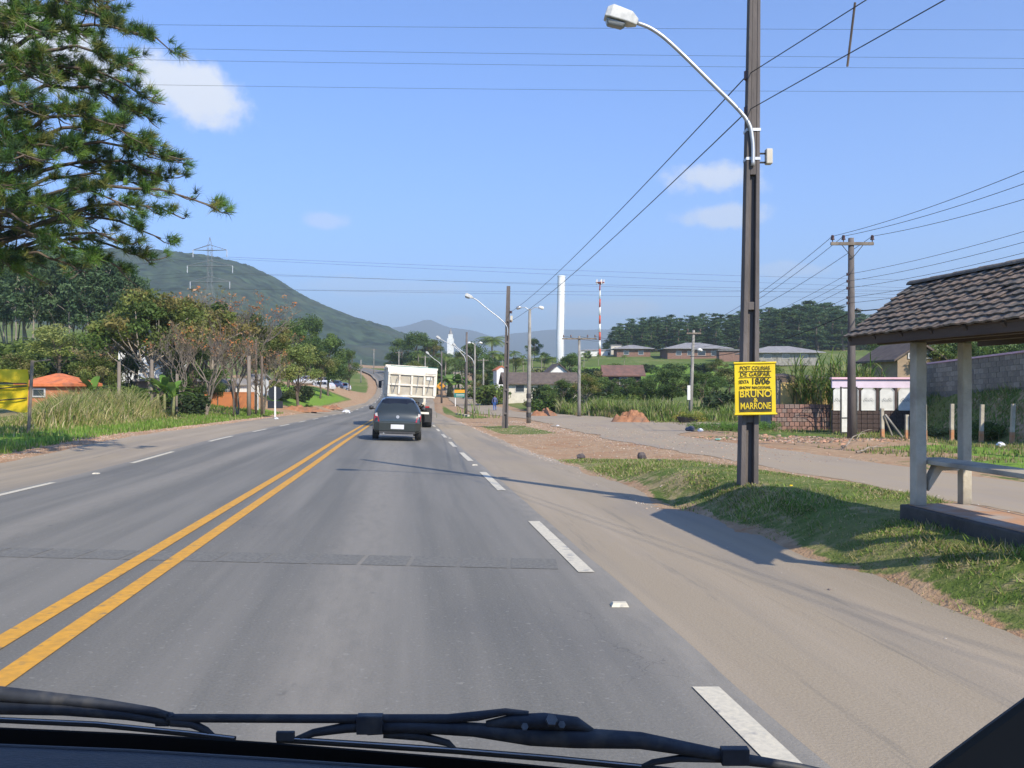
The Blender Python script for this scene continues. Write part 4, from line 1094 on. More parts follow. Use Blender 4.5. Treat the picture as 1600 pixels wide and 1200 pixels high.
# antenna mast, red and white
D = 250; b = base(937, D, -.2); zt = CZ + (600 - 441) / F * D; H = zt - b.z
RED = mat('mast_red', (.55, .1, .05), None, 3, .6)
t = thing('antenna_mast', 'slender red and white striped antenna mast right of the white tower', 'mast', b)
ns = 9
for i in range(ns):
    mb = MB(); z0, z1 = H * i / ns, H * (i + 1) / ns
    mb.cyl((0, 0, z0), (.12 / ns * (i + 1), 0, z1), .36 - .02 * i, .36 - .02 * (i + 1), 10)
    mb.build('band', RED if i % 2 == 0 else WHITE, t, smooth=True)
mb = MB(); mb.cyl((.1, 0, H - .4), (.1, 0, H - .1), .6, 1.25, 12); mb.cyl((.1, 0, H - .1), (.1, 0, H), 1.25, 1.25, 12); mb.build('platform', RED, t)
for k in range(5):
    a = k * 1.256; mb = MB(); mb.box((.1 + 1.1 * math.cos(a), 1.1 * math.sin(a), H + .1), (.22, .22, 1.3)); mb.build('antenna', WHITE, t)
# church tower
D = 420; b = base(704, D); t = thing('church_tower', 'tiny white stepped church tower with a pointed top on the skyline', 'church tower', (b.x, b.y, CZ + (600 - 541) / F * D - 1))
mb = MB(); mb.box2((-1.5, -1.5, -3), (1.5, 1.5, 4.6)); mb.build('wall', WPLAST, t)
mb = MB(); mb.box2((-1.05, -1.05, 4.602), (1.05, 1.05, 6.6)); mb.build('belfry', WPLAST, t)
mb = MB(); mb.cyl((0, 0, 6.602), (0, 0, 9.4), .95, .05, 8); mb.build('spire', GROOF, t)
# pylon
PYL = mat('dull_galvanised', (.22, .24, .25), (.16, .17, .18), 5, .7)
def pylon(u, vtop, D, label):
    b = base(u, D); H = CZ + (600 - vtop) / F * D - b.z
    t = thing('pylon', label, 'pylon', b); mb = MB(); s0, s1 = 3.0, .45; r_ = .03
    cor = lambda z, i: Vector(((1 if i in (0, 1) else -1) * (s0 + (s1 - s0) * min(1, z / (H * .62))), (1 if i in (0, 3) else -1) * (s0 + (s1 - s0) * min(1, z / (H * .62))), z))
    lv = [H * q for q in (0, .2, .38, .52, .64, .74, .84, .92)]
    for a, c in zip(lv[:-1], lv[1:]):
        for i in range(4):
            mb.tube([cor(a, i), cor(c, i)], r_, 4); mb.tube([cor(a, i), cor(c, (i + 1) % 4)], r_ * .6, 4); mb.tube([cor(a, (i + 1) % 4), cor(c, i)], r_ * .6, 4)
    for i in range(4): mb.tube([cor(lv[-1], i), (0, 0, H)], r_, 4)
    mb.build('lattice', PYL, t)
    for q, w in ((.66, 4.2), (.78, 4.8), (.9, 3.6)):
        m2 = MB()
        for sy in (-.3, .3): m2.tube([(-w, 0, H * q), (0, sy, H * q - .1), (w, 0, H * q)], .07, 4); m2.tube([(-w, 0, H * q), (0, sy, H * q + 1.1), (w, 0, H * q)], .05, 4)
        a = m2.build('crossarm', PYL, t)
        for s in (-1, 1):
            m3 = MB(); m3.cyl((s * w, 0, H * q), (s * w, 0, H * q - 1.5), .09, .09, 6); m3.build('insulator', GALV, a)
    return b, H
PB, PH = pylon(328, 370, 190, 'steel lattice pylon showing above the bare orange-tipped trees')

# ------------------------------------------------------------------ poles
def lamp_arm(t, pts, px_head, s=1.0, loc=None):
    pp = [Vector(p) for p in pts]
    # smooth
    sm = []
    for i in range(len(pp) - 1):
        for k in range(5):
            q = k / 5; p0 = pp[max(i - 1, 0)]; p1 = pp[i]; p2 = pp[i + 1]; p3 = pp[min(i + 2, len(pp) - 1)]
            sm.append(.5 * ((2 * p1) + (p2 - p0) * q + (2 * p0 - 5 * p1 + 4 * p2 - p3) * q * q + (3 * p1 - p0 - 3 * p2 + p3) * q ** 3))
    sm.append(pp[-1])
    mb = MB(); mb.tube(sm, .032 * s, 8); a = mb.build('lamp_arm', GALV, t, smooth=True)
    e = sm[-1]; d = (sm[-1] - sm[-3]).normalized()
    rot = Matrix(((-1, 0, 0), (0, -1, 0), (0, 0, 1))) @ Matrix.Identity(3)
    ang = math.atan2(d.z, -d.x)
    Rm = Matrix.Rotation(ang, 3, 'Y')
    # head lies along -X from e
    V = [(0, .05, .05), (0, -.05, .05), (0, -.05, -.05), (0, .05, -.05),
         (-.12, .12, .10), (-.12, -.12, .10), (-.12, -.12, -.07), (-.12, .12, -.07),
         (-.42, .13, .11), (-.42, -.13, .11), (-.42, -.14, -.09), (-.42, .14, -.09),
         (-.5, .09, .06), (-.5, -.09, .06), (-.5, -.11, -.09), (-.5, .11, -.09)]
    V = [Rm @ (Vector(v) * s) + e for v in V]
    Fc = []
    for r_ in range(3):
        for k in range(4): Fc.append((r_ * 4 + k, r_ * 4 + (k + 1) % 4, r_ * 4 + 4 + (k + 1) % 4, r_ * 4 + 4 + k))
    Fc += [(0, 1, 2, 3), (12, 13, 14, 15)]
    hb = MB(); hb.add(V, Fc); h = hb.build('lamp_head', mat('lamp_housing', (.6, .6, .57), (.42, .42, .4), 9, .45), t, bevel=.012)
    lb = MB(); lb.add([Rm @ (Vector(v) * s) + e for v in [(-.15, .1, -.085), (-.15, -.1, -.085), (-.47, -.1, -.1), (-.47, .1, -.1), (-.2, .07, -.16), (-.2, -.07, -.16), (-.42, -.07, -.18), (-.42, .07, -.18)]],
                      [(0, 1, 2, 3), (4, 5, 6, 7), (0, 1, 5, 4), (1, 2, 6, 5), (2, 3, 7, 6), (3, 0, 4, 7)])
    lb.build('lens', mat('lamp_lens', (.25, .26, .26), None, 3, .2), h, bevel=.02)
def h_pole(t, H, wb, wt, db, dt, solid_from, m, rung=1.25, lean=0.0):
    """double-T concrete pole: two flanges, recessed web, cross ribs"""
    mb = MB()
    def wz(z): return wb + (wt - wb) * z / H
    def dz_(z): return db + (dt - db) * z / H
    def slab(x0f, x1f, y0f, y1f, z0, z1):
        V = []
        for z in (z0, z1):
            w, d = wz(z), dz_(z); lx = lean * z
            V += [(x0f * w + lx, y0f * d, z), (x1f * w + lx, y0f * d, z), (x1f * w + lx, y1f * d, z), (x0f * w + lx, y1f * d, z)]
        mb.add(V, [(0, 1, 2, 3), (4, 5, 6, 7), (0, 1, 5, 4), (1, 2, 6, 5), (2, 3, 7, 6), (3, 0, 4, 7)])
    slab(-.5, -.22, -.5, .5, -.3, H); slab(.22, .5, -.5, .5, -.3, H)
    slab(-.221, .221, -.08, .08, -.3, solid_from); slab(-.221, .221, -.47, .47, solid_from, H)
    z = .75
    while z < solid_from - .3:
        slab(-.2215, .2215, -.4, .4, z, z + .1); z += rung
    return mb.build('pole', m, t, bevel=.008)
XN, YN = U(1168, 11.2), 11.2; ZN = g(XN, YN)
HN = 8.3
lamp = thing('lamp_pole', 'nearest dark concrete pole on the grass bank, carrying the yellow poster and a street lamp', 'lamp pole', (XN, YN, ZN))
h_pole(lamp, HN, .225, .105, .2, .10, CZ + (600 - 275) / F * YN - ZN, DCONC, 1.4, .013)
def rel(u, v, D, dy=0): p = P(u, v, D); return (p.x - XN, p.y - YN + dy, p.z - ZN)
lamp_arm(lamp, [rel(1173, 262, YN, -.10), rel(1172, 220, YN, -.10), rel(1160, 187, YN, -.11), rel(1105, 132, YN, -.13), rel(1045, 75, YN, -.15), rel(1015, 53, YN, -.16), rel(993, 44, YN, -.16)], None, .82)
for v in (118, 174):
    mb = MB(); p = Vector(rel(1168, v, YN)); q = Vector(rel(1183, v - 4, YN))
    mb.tube([q, p], .01, 6); br = mb.build('insulator_bracket', DARK, lamp)
    mb = MB(); mb.cyl(p + Vector((0, 0, -.05)), p + Vector((0, 0, .05)), .045, .045, 12); mb.cyl(p + Vector((0, 0, -.065)), p + Vector((0, 0, -.05)), .03, .03, 8); mb.build('insulator', CERAM, br)
mb = MB(); mb.box(rel(1201, 245, YN), (.08, .10, .19)); pb = mb.build('photocell_box', mat('cream_box', (.6, .55, .45), None, 4, .6), lamp, bevel=.012)
mb = MB(); mb.tube([rel(1185, 240, YN), rel(1197, 240, YN)], .012, 6); mb.tube([rel(1185, 254, YN), rel(1197, 254, YN)], .012, 6); mb.build('bracket', DARK, pb)
for zz_ in (CZ + (600 - 205) / F * YN - ZN, CZ + (600 - 250) / F * YN - ZN):
    mb = MB(); mb.box((.013 * zz_, 0, zz_), (.175, .165, .035)); mb.build('clamp', GALV, lamp)
# yellow poster
def text(s, size, m, parent, loc, extr=.0015, rot=(R(90), 0, 0), sx=1.0, name='lettering', bold=0.0):
    cu = bpy.data.curves.new('t', 'FONT'); cu.body = s; cu.size = size; cu.align_x = 'CENTER'; cu.align_y = 'CENTER'; cu.extrude = extr; cu.offset = bold; cu.resolution_u = 3
    o = bpy.data.objects.new('t', cu); COL.objects.link(o)
    bpy.context.view_layer.update()
    me = bpy.data.meshes.new_from_object(o.evaluated_get(bpy.context.evaluated_depsgraph_get()))
    bpy.data.objects.remove(o)
    me.materials.clear(); me.materials.append(m)
    q = bpy.data.objects.new(name, me); COL.objects.link(q); q.parent = parent; q.location = loc; q.rotation_euler = rot; q.scale = (sx, 1, 1)
    return q
YB = mat('yellow_banner', (.74, .55, .015), (.62, .44, .012), 2.5, .7)
INK = mat('black_print', (.02, .02, .018), (.05, .045, .02), 8, .6)
pD = 10.97; KS = .818; pc = P(1180, 607, pD); pw, ph = 64 / F * pD, 80 / F * pD
post = thing('poster', 'yellow show poster with black print strapped to the nearest lamp pole', 'poster', pc, R(2), tilt=(0, R(-1)))
nx_, nz_ = 16, 12; V = []; 
for j in range(nz_ + 1):
    for i in range(nx_ + 1):
        q, r_ = i / nx_ - .5, j / nz_ - .5
        V.append((q * pw, .003 * math.sin(q * 9) * (1 - .5 * abs(r_)) + .0, r_ * ph + .006 * math.sin(q * 6.28)))
nv = len(V); V += [(x, y + .004, z) for x, y, z in V]
Fc = []
for j in range(nz_):
    for i in range(nx_):
        a = j * (nx_ + 1) + i; Fc += [(a, a + 1, a + nx_ + 2, a + nx_ + 1), (nv + a, nv + a + nx_ + 1, nv + a + nx_ + 2, nv + a + 1)]
mb = MB(); mb.add(V, Fc); mb.build('cloth', YB, post, smooth=True, recalc=False)
for s in (-1, 1):
    mb = MB(); mb.tube([(-pw / 2 - .012, -.004, s * ph / 2), (pw / 2 + .012, -.004, s * ph / 2)], .012, 8); mb.build('batten', YB, post)
fy = -.008
text('POST COLINAS', .070, INK, post, (-.0, fy, ph * .395), sx=.78, bold=.0003)
text('DE GASPAR', .072, INK, post, (0, fy, ph * .275), sx=1.0, bold=.0003)
text('SEXTA', .058, INK, post, (-pw * .28, fy, ph * .13), sx=.72, bold=.0010)
text('18/06', .105, INK, post, (pw * .13, fy, ph * .135), sx=1.0, bold=.0015)
text('SHOW NACIONAL', .047, INK, post, (0, fy, ph * .018), sx=.98, bold=.0008)
mb = MB()
for z_, h_ in ((.335, .008), (.215, .008), (-.445, .010)): mb.box((0, fy + .001, z_ * ph), (pw * .8, .002, h_))
mb.build('rule', INK, post)
mb = MB(); mb.add([(-pw * .40, fy + .002, -.04 * ph), (pw * .40, fy + .002, -.04 * ph), (pw * .40, fy + .002, -.43 * ph), (-pw * .40, fy + .002, -.43 * ph)], [(0, 1, 2, 3)]); mb.build('print_block', INK, post)
YPR = mat('yellow_print', (.68, .50, .02), None, 3, .6)
text('BRUNO', .115, YPR, post, (0, fy - .001, -.110 * ph), sx=1.0, bold=.002)
text('&', .07, YPR, post, (0, fy - .001, -.225 * ph), sx=1.2, bold=.001)
text('MARRONE', .115, YPR, post, (0, fy - .001, -.345 * ph), sx=.70, bold=.0015)

def round_pole(name, label, u, vtop, vbase_, D, wtop, wbot, m, lean=0, parts=None, group=None, cat='pole', gz=None):
    b = base(u, D) if vbase_ is None else P(u, vbase_, D)
    if gz is None: b.z = g(b.x, b.y)
    H = CZ + (600 - vtop) / F * D - b.z
    t = thing(name, label, cat, b, 0, group)
    mb = MB(); mb.tube([(0, 0, -.3), (lean * H * .5, 0, H * .5), (lean * H, 0, H)], [wbot / 2, (wbot + wtop) / 4, wtop / 2], 12); mb.build('pole', m, t, smooth=True)
    return t, H, b
# second lamp pole (H section) at 49 m
D = 49; b = base(789, D); H = CZ + (600 - 447) / F * D - b.z
t = thing('lamp_pole', 'second lamp pole of the row, dark and tall with a long lamp arm', 'lamp pole', b)
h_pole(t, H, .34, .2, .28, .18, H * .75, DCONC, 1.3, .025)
hz = lambda v, D, b: CZ + (600 - v) / F * D - b.z
lamp_arm(t, [(.13, -.16, hz(525, D, b)), (.12, -.16, hz(512, D, b)), (-.2, -.18, hz(500, D, b)), (-1.0, -.2, hz(482, D, b)), (-1.5, -.2, hz(470, D, b)), (-1.75, -.2, hz(466, D, b))], None, .9)
for v in (488, 502):
    mb = MB(); mb.cyl((.33, -.12, hz(v, D, b) - .07), (.33, -.12, hz(v, D, b) + .07), .06, .06, 8); mb.build('insulator', CERAM, t)
mb = MB(); mb.box((.36, -.1, hz(498, D, b)), (.12, .14, .3)); mb.build('photocell_box', PLAST, t)
# double-headed lamp pole with banded foot
t, H, b = round_pole('double_lamp_pole', 'round pale pole with two small lamp heads and black bands at its foot', 826, 483, None, 56, .17, .3, CONC, .01, cat='lamp pole')
for s in (-1, 1):
    mb = MB(); mb.tube([(.08, 0, H - .1), (.08 + s * .3, 0, H + .12), (.08 + s * .58, 0, H + .08)], .025, 6); a = mb.build('lamp_arm', GALV, t)
    mb = MB(); mb.tube([(.08 + s * .52, 0, H + .1), (.08 + s * .62, 0, H + .12), (.08 + s * .8, 0, H + .06), (.08 + s * .86, 0, H + .03)], [.04, .1, .11, .05], 10); mb.build('lamp_head', WHITE if s > 0 else GALV, a, smooth=True)
for z_ in (.35, 1.0, 1.55):
    mb = MB(); mb.cyl((.0, 0, z_), (0.0, 0, z_ + .3), .153 , .151, 14); mb.build('painted_band', DARK, t)
# third lamp pole, square thin
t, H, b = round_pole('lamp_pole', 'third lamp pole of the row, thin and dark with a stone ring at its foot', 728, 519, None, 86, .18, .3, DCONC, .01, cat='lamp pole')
lamp_arm(t, [(.0, -.12, hz(566, 86, b)), (-.2, -.12, hz(556, 86, b)), (-1.2, -.12, hz(541, 86, b)), (-2.2, -.12, hz(532, 86, b)), (-2.4, -.12, hz(530, 86, b))], None, 1.0)
t2, H, b2 = round_pole('double_lamp_pole', 'farther pale pole with two small white lamp heads, left of the walking person', 741, 537, None, 98, .16, .26, CONC, .01, cat='lamp pole')
for s in (-1, 1):
    mb = MB(); mb.tube([(.05, 0, H - .1), (.05 + s * .3, 0, H + .1), (.05 + s * .5, 0, H + .08)], .03, 6); a = mb.build('lamp_arm', GALV, t2)
    mb = MB(); mb.tube([(.05 + s * .45, 0, H + .1), (.05 + s * .6, 0, H + .12), (.05 + s * .85, 0, H + .05)], [.05, .12, .06], 8); mb.build('lamp_head', WHITE, a, smooth=True)
lamp_arm(t2, [(.0, -.12, hz(570, 98, b2)), (-.3, -.12, hz(560, 98, b2)), (-1.6, -.12, hz(546, 98, b2)), (-2.0, -.12, hz(541, 98, b2))], None, 1.0)
t, H, b = round_pole('lamp_pole', 'far lamp pole standing behind the right edge of the truck', 690, 549, None, 130, .18, .3, DCONC, 0, cat='lamp pole')
lamp_arm(t, [(.0, -.12, hz(572, 130, b)), (-.3, -.12, hz(567, 130, b)), (-1.3, -.12, hz(559, 130, b)), (-1.8, -.12, hz(554, 130, b))], None, 1.2)
for (u, vt, D, lb) in ((755, 560, 122, 'thin pale pole in front of the green thicket, left of the walking person'), (623, 549, 190, 'thin pale pole above the left corner of the truck'), (664, 556, 165, 'far thin pole above the truck body'), (584, 545, 240, 'distant thin pole by the crest of the main road')):
    t, H, b = round_pole('utility_pole', lb, u, vt, None, D, .18, .28, CONC, .005, cat='utility pole')
    mb = MB(); mb.box((0, 0, H - .25), (1.5, .1, .1)); mb.build('crossarm', WOODF, t)
def cross_pole(u, vtop, D, label, lean, arm, m, ins=(-1, -.4, 1), w0=.2, w1=.3, braces=True, dim=1.0, rz=0):
    t, H, b = round_pole('utility_pole', label, u, vtop, None, D, w0, w1, m, lean, cat='utility pole')
    t.rotation_euler.z = rz
    x0 = lean * (H - .2)
    mb = MB(); mb.box((x0, -.1, H - .22), (arm * 2, .09, .11)); ca = mb.build('crossarm', WOODF, t, bevel=.006)
    for i in ins:
        mb = MB(); mb.cyl((x0 + i * arm * .96, -.1, H - .164), (x0 + i * arm * .96, -.1, H - .05), .018, .018, 6); mb.cyl((x0 + i * arm * .96, -.1, H - .08), (x0 + i * arm * .96, -.1, H + .02), .075 * dim, .05 * dim, 10); mb.cyl((x0 + i * arm * .96, -.1, H + .02), (x0 + i * arm * .96, -.1, H + .09), .065 * dim, .04 * dim, 10); mb.build('insulator', CERAM, ca)
    if braces:
        for s in (-1, 1):
            mb = MB(); mb.tube([(x0 + s * arm * .5, -.14, H - .27), (x0, -.14, H - .75)], .014, 5); mb.build('brace', DARK, t)
    return t, H, b
tR, HR_, bR = cross_pole(1331, 372, 32.7, 'tall round dark pole with a crossarm standing before the pink wall', -.004, .78, DCONC, (-.95, -.42, .98), .2, .34)
for z_ in (7.4 - 1.35, 7.4 - 1.6, 7.4 - 1.85, 7.4 - 2.2, 7.4 - 2.4):
    mb = MB(); mb.tube([(-.05, -.08, z_), (-.2, -.1, z_)], .01, 5); k_ = mb.build('insulator_bracket', DARK, tR); mb = MB(); mb.cyl((-.2, -.1, z_ - .05), (-.2, -.1, z_ + .05), .04, .04, 8); mb.build('insulator', CERAM, k_)
mb = MB(); mb.cyl((.12, -.1, 7.4 - 2.62), (.28, -.1, 7.4 - 2.68), .06, .05, 8); mb.build('cable_clamp', DARK, tR)
tT, HT_, bT = cross_pole(905, 525, 70, 'pale pole with a wide T-shaped top standing beside the junction', 0, 1.35, CONC, (-.95, -.5, .5, .95), .18, .3, False)
tL, HL_, bL = cross_pole(1078, 516, 62, 'pale leaning pole with a clipped hedge tub at its foot', .042, .5, CONC, (-.9, .9), .18, .32, False)
mb = MB(); mb.tube([(.15, 0, 4.6), (.35, -.05, 4.9), (.6, -.05, 4.85)], .02, 6); a = mb.build('lamp_arm', GALV, tL); mb = MB(); mb.tube([(.5, -.05, 4.87), (.68, -.05, 4.86), (.85, -.05, 4.8)], [.05, .13, .06], 8); mb.build('lamp_head', WHITE, a, smooth=True)
mb = MB(); mb.box((-.12, -.2, 1.9), (.2, .12, 1.0)); mb.build('meter_box', WHITE, tL)
for (u, vt, D, lb, m_, w) in ((389, 556, 60, 'short pale wooden pole rising above the left orange wall', WOODF, .3), (400, 530, 66, 'tall thin dark pole, left one of the close pair by the back-facing sign', BARK, .2), (409, 556, 64, 'dark thin pole, right one of the close pair by the back-facing sign', BARK, .2), (564, 600 - 38, 200, 'distant thin pole standing by the bend of the main road', CONC, .25),
                            (186, 565, 50, 'short pale post among the banana leaves on the left', WOODF, .22), (237, 562, 52, 'mossy pale post under the bushy yellow-green tree', WOODF, .22), (276, 584, 52, 'thin pale post right of the brown shed', WOODF, .14), (365, 592, 60, 'thin dark post left of the white cottage', BARK, .14)):
    round_pole('wooden_pole', lb, u, vt, None, D, w * .8, w, m_, 0, cat='pole')
bQ = Vector((13.5, 21, g(13.5, 21)))
tQ = thing('utility_pole', 'round dark pole just outside the right edge that carries the wires over the shelter', 'utility pole', bQ)
mb = MB(); mb.tube([(0, 0, -.2), (0, 0, 6.75 - bQ.z)], [.15, .1], 12); mb.build('pole', DCONC, tQ, smooth=True)
mb = MB(); mb.box((0, 0, 6.4 - bQ.z), (1.7, .09, .11)); mb.build('crossarm', WOODF, tQ)
bO = Vector((13.3, -24, g(13.3, -24)))
tO = thing('utility_pole', 'round concrete pole behind the camera that carries the two top right cables', 'utility pole', bO)
mb = MB(); mb.tube([(0, 0, -.2), (0, 0, 6.2)], [.13, .085], 12); mb.build('pole', CONC, tO, smooth=True)

# ------------------------------------------------------------------ cables
CAB = mat('cable', (.025, .025, .03), None, 4, .6)
def cable(p, q, sag, r_, label, group, n=24):
    p, q = Vector(p), Vector(q)
    pts = [p.lerp(q, i / n) - Vector((0, 0, sag * 4 * (i / n) * (1 - i / n))) for i in range(n + 1)]
    mb = MB(); mb.tube(pts, r_, 5, cap=False); o = mb.build('power_cable', CAB, recalc=False)
    return prop(o, label, 'cable', group)
b2p = base(789, 49)
cable(P(1168, 117, YN), (b2p.x + .3, b2p.y, CZ + (600 - 488) / F * 49), .25, .008, 'upper thin cable from the nearest lamp pole to the second lamp pole', None)
cable(P(1168, 173, YN), (b2p.x + .3, b2p.y, CZ + (600 - 502) / F * 49), .25, .008, 'lower thin cable from the nearest lamp pole to the second lamp pole', None)
cable(P(1168, 117, YN), (13.3, -24, 5.5), .0, .006, 'upper cable leaving the nearest lamp pole for the top right corner', None)
cable(P(1168, 173, YN), (13.3, -24, 5.1), .0, .006, 'lower cable leaving the nearest lamp pole for the top right corner', None)
mb = MB(); mb.tube([P(1336, 4, 9.25), P(1324, 104, 9.35)], .012, 6); prop(mb.build('cable_spacer', BARK), 'short wooden spacer rod hanging between the two top right cables', 'spacer')
for i, (v0, v1) in enumerate(((368, 262), (372, 296 - 18), (376, 296 + 2))):
    uu0 = (1299, 1319, 1363)[i]
    cable((bR.x + (-.95, -.42, .98)[i] * .75 - .03, bR.y - .1, bR.z + HR_ + .05), (13.5 + (-.7, -.25, .75)[i], 21.0, (6.72, 6.55, 6.45)[i]), .15, .009, 'bare wire from the crossarm pole out over the shelter, %s of three' % ('leftmost', 'middle', 'rightmost')[i], 'wires over the shelter roof')
    cable((bR.x + (-.95, -.42, .98)[i] * .75 - .03, bR.y - .1, bR.z + HR_ + .05), (bL.x + .042 * HL_ + (i - 1) * .4, bL.y, bL.z + HL_), .5, .010, 'wire sagging from the crossarm pole back to the leaning pole', 'wires between the crossarm and leaning poles')
for i, z_ in enumerate((6.05, 5.8, 5.55, 5.2, 5.0)):
    cable((bR.x - .2, bR.y - .1, bR.z + z_), (13.4, 21.0, 5.4 - i * .28), .12, .007, 'thin service wire from the crossarm pole toward the right edge', 'service wires right of the crossarm pole')
    cable((bR.x - .2, bR.y - .1, bR.z + z_), (bL.x + .03 * HL_, bL.y, bL.z + HL_ - .6 - i * .2), .4, .007, 'thin service wire from the crossarm pole to the leaning pole', 'service wires left of the crossarm pole')
cable((bR.x + .28, bR.y - .1, bR.z + 4.72), (13.4, 21.0, 4.0), .12, .02, 'thick black telephone cable passing just above the shelter roof', None)
cable((bR.x + .12, bR.y - .1, bR.z + 4.74), (bL.x, bL.y, bL.z + 4.4), .5, .02, 'thick black telephone cable between the crossarm pole and leaning pole', None)
for i in range(3): cable((bL.x + .26, bL.y, bL.z + HL_ - .1 + .0 * i), (bT.x + (i - 1) * 1.2, bT.y, bT.z + HT_), .6, .010, 'wire between the leaning pole and the T-topped pole', 'wires between the leaning and T-topped poles')
# high-voltage spans crossing the whole valley
for i, (va, vb, D0) in enumerate(((14, 38, 62), (34, 86, 62), (50, 94, 64), (86, 122, 64))):
    cable(P(-1700, va - 4, D0), P(3300, vb + 4, D0 + 6), .8 + .3 * i, .011, 'high faint power line across the top of the sky', 'high lines across the top of the sky', 40)
for i, (va, vb, D0) in enumerate(((405, 392, 200), (428, 420, 200), (437, 432, 204), (452, 452, 204), (462, 462, 206), (420, 432, 206))):
    w_ = PB
    s = (-1, 1)[i % 2]; q = (.66, .78, .9)[i // 2]; wd = (4.2, 4.8, 3.6)[i // 2]
    cable((PB.x + s * wd, PB.y, PB.z + PH * q - 1.5), P(3300, vb + 14, 215), 3.2, .020, 'long faint power line running from the pylon across the valley', 'pylon lines low across the sky', 40)
    cable((PB.x + s * wd, PB.y, PB.z + PH * q - 1.5), P(-500, va, 215), 2.0, .020, 'faint power line from the pylon to the left', 'pylon lines to the left', 20)
RZ = math.atan(.1164)
# ------------------------------------------------------------------ bus shelter
SY = 8.0; SX = 4.39 - .1164 * SY
zg = .189
sh_ = thing('bus_shelter', 'small open bus shelter with a tiled gable roof and bench at the right edge', 'bus shelter', (SX, SY, zg), RZ)
SHC = mat('worn_white_concrete', (.52, .47, .37), (.36, .32, .25), 3, .9, .4, 30, c3=(.2, .18, .15), s3=2.2, m3=(.5, .72))
DWOOD = mat('dark_old_wood', (.12, .085, .06), (.07, .05, .04), 5, .9, .3, stretch=(1, .2, 1))
PLC = mat('plinth_concrete', (.10, .095, .085), (.06, .055, .05), 4, .95, .5, 30)
PLT = mat('dusty_plinth_top', (.48, .27, .15), (.36, .2, .11), 4, .95, c3=(.35, .32, .28), s3=3)
mb = MB(); mb.box2((0, -3.2, -.45), (.64, 0, .139)); mb.build('plinth', PLC, sh_, bevel=.012)
mb = MB(); mb.box2((.05, -3.15, .1395), (.57, -.05, .147)); mb.build('plinth_top', PLT, sh_)
for (px_, py_, hw_) in ((.100, -.13, .052), (.55, -.11, .044), (.100, -2.4, .052), (.55, -2.4, .044)):
    mb = MB(); mb.box2((px_ - hw_, py_ - hw_, .142), (px_ + hw_, py_ + hw_, 1.58)); mb.build('post', SHC, sh_, bevel=.012)
for py_ in (-.13, -2.4):
    mb = MB()
    mb.prism([(.175, .36), (.175, .27), (.30, .45), (.462, .45), (.462, .505), (.25, .505)], py_ - .045, py_ + .045, 'y'); mb.build('bench_bracket', SHC, sh_, bevel=.006)
mb = MB(); mb.box2((.16, -2.42, .507), (.455, .07, .548)); mb.build('bench_seat', SHC, sh_, bevel=.008)
for x_ in (.107, .52):
    mb = MB(); mb.box2((x_ - .045, -2.5, 1.582), (x_ + .045, .5, 1.66)); mb.build('beam', DWOOD, sh_)
ex, ez, rx_, rz_ = -.133, 1.665, .55, 2.175
sl = Vector((rx_ - ex, 0, rz_ - ez)); SL = sl.length; ang = math.atan2(sl.z, sl.x)
y_far, y_near = .70, -2.54
for i in range(8):
    yy_ = y_far - .05 - i * (y_far - y_near - .1) / 7
    for s in (1, -1):
        a = Vector((ex, yy_, ez - .035)) if s > 0 else Vector((2 * rx_ - ex, yy_, ez - .035)); c = Vector((rx_, yy_, rz_ - .035))
        mb = MB(); mid = (a + c) / 2; mb.box(mid, (SL, .04, .05), Matrix.Rotation(-ang * s, 3, 'Y')); mb.build('rafter', DWOOD, sh_)
mb = MB(); mb.box2((.0, .30, 1.662), (1.08, .34, 1.71)); mb.build('tie_beam', DWOOD, sh_)
bd = MB()
for s in (1, -1):
    mid = Vector((ex if s > 0 else 2 * rx_ - ex, (y_far + y_near) / 2, ez)); top = Vector((rx_, (y_far + y_near) / 2, rz_))
    bd.box((mid + top) / 2 + Vector((0, 0, -.008)), (SL, y_far - y_near - .04, .012), Matrix.Rotation(-ang * s, 3, 'Y'))
bd.build('roof_boarding', DWOOD, sh_)
for s, x_ in ((1, ex), (-1, 2 * rx_ - ex)):
    mb = MB(); mb.box2((x_ + s * .01, y_near + .03, ez - .085), (x_ + s * .035, y_far - .03, ez - .004)); mb.build('fascia', DWOOD, sh_)
TILE = [mat('roof_tile_%s' % nm, c1, c2, 9, .95, .5, 30, c3=c3, s3=3.5, m3=(.5, .72)) for nm, c1, c2, c3 in (('brown', (.22, .17, .13), (.13, .105, .085), (.09, .09, .08)), ('grey', (.185, .16, .13), (.11, .095, .08), (.25, .20, .15)), ('worn', (.27, .20, .15), (.16, .12, .09), (.11, .10, .085)))]
rows, ncol = 10, 22
tw, tl = (y_far - y_near) / ncol, SL / rows
def tile_mesh(m):
    V = []; nseg = 6
    for (xx, lift) in ((-.25 * tl, .030), (tl * 1.0, .012)):
        for k in range(nseg + 1):
            q = k / nseg
            V.append((xx, q * tw * 1.03, lift + .0045 * math.sin(q * 2 * math.pi)))
    n_ = nseg + 1; Fc = [(k, k + 1, n_ + k + 1, n_ + k) for k in range(nseg)]
    b0 = len(V); V += [(x, y, z - .016) for x, y, z in V[:n_]]
    Fc += [(k, b0 + k, b0 + k + 1, k + 1) for k in range(nseg)]
    b1 = len(V); V += [(x, y, z - .012) for x, y, z in V[n_:2 * n_]]
    Fc += [(b0 + k, b1 + k, b1 + k + 1, b0 + k + 1) for k in range(nseg)]
    me = bpy.data.meshes.new('tile'); me.from_pydata(V, [], Fc); me.materials.append(m); return me
TM = [tile_mesh(m) for m in TILE]
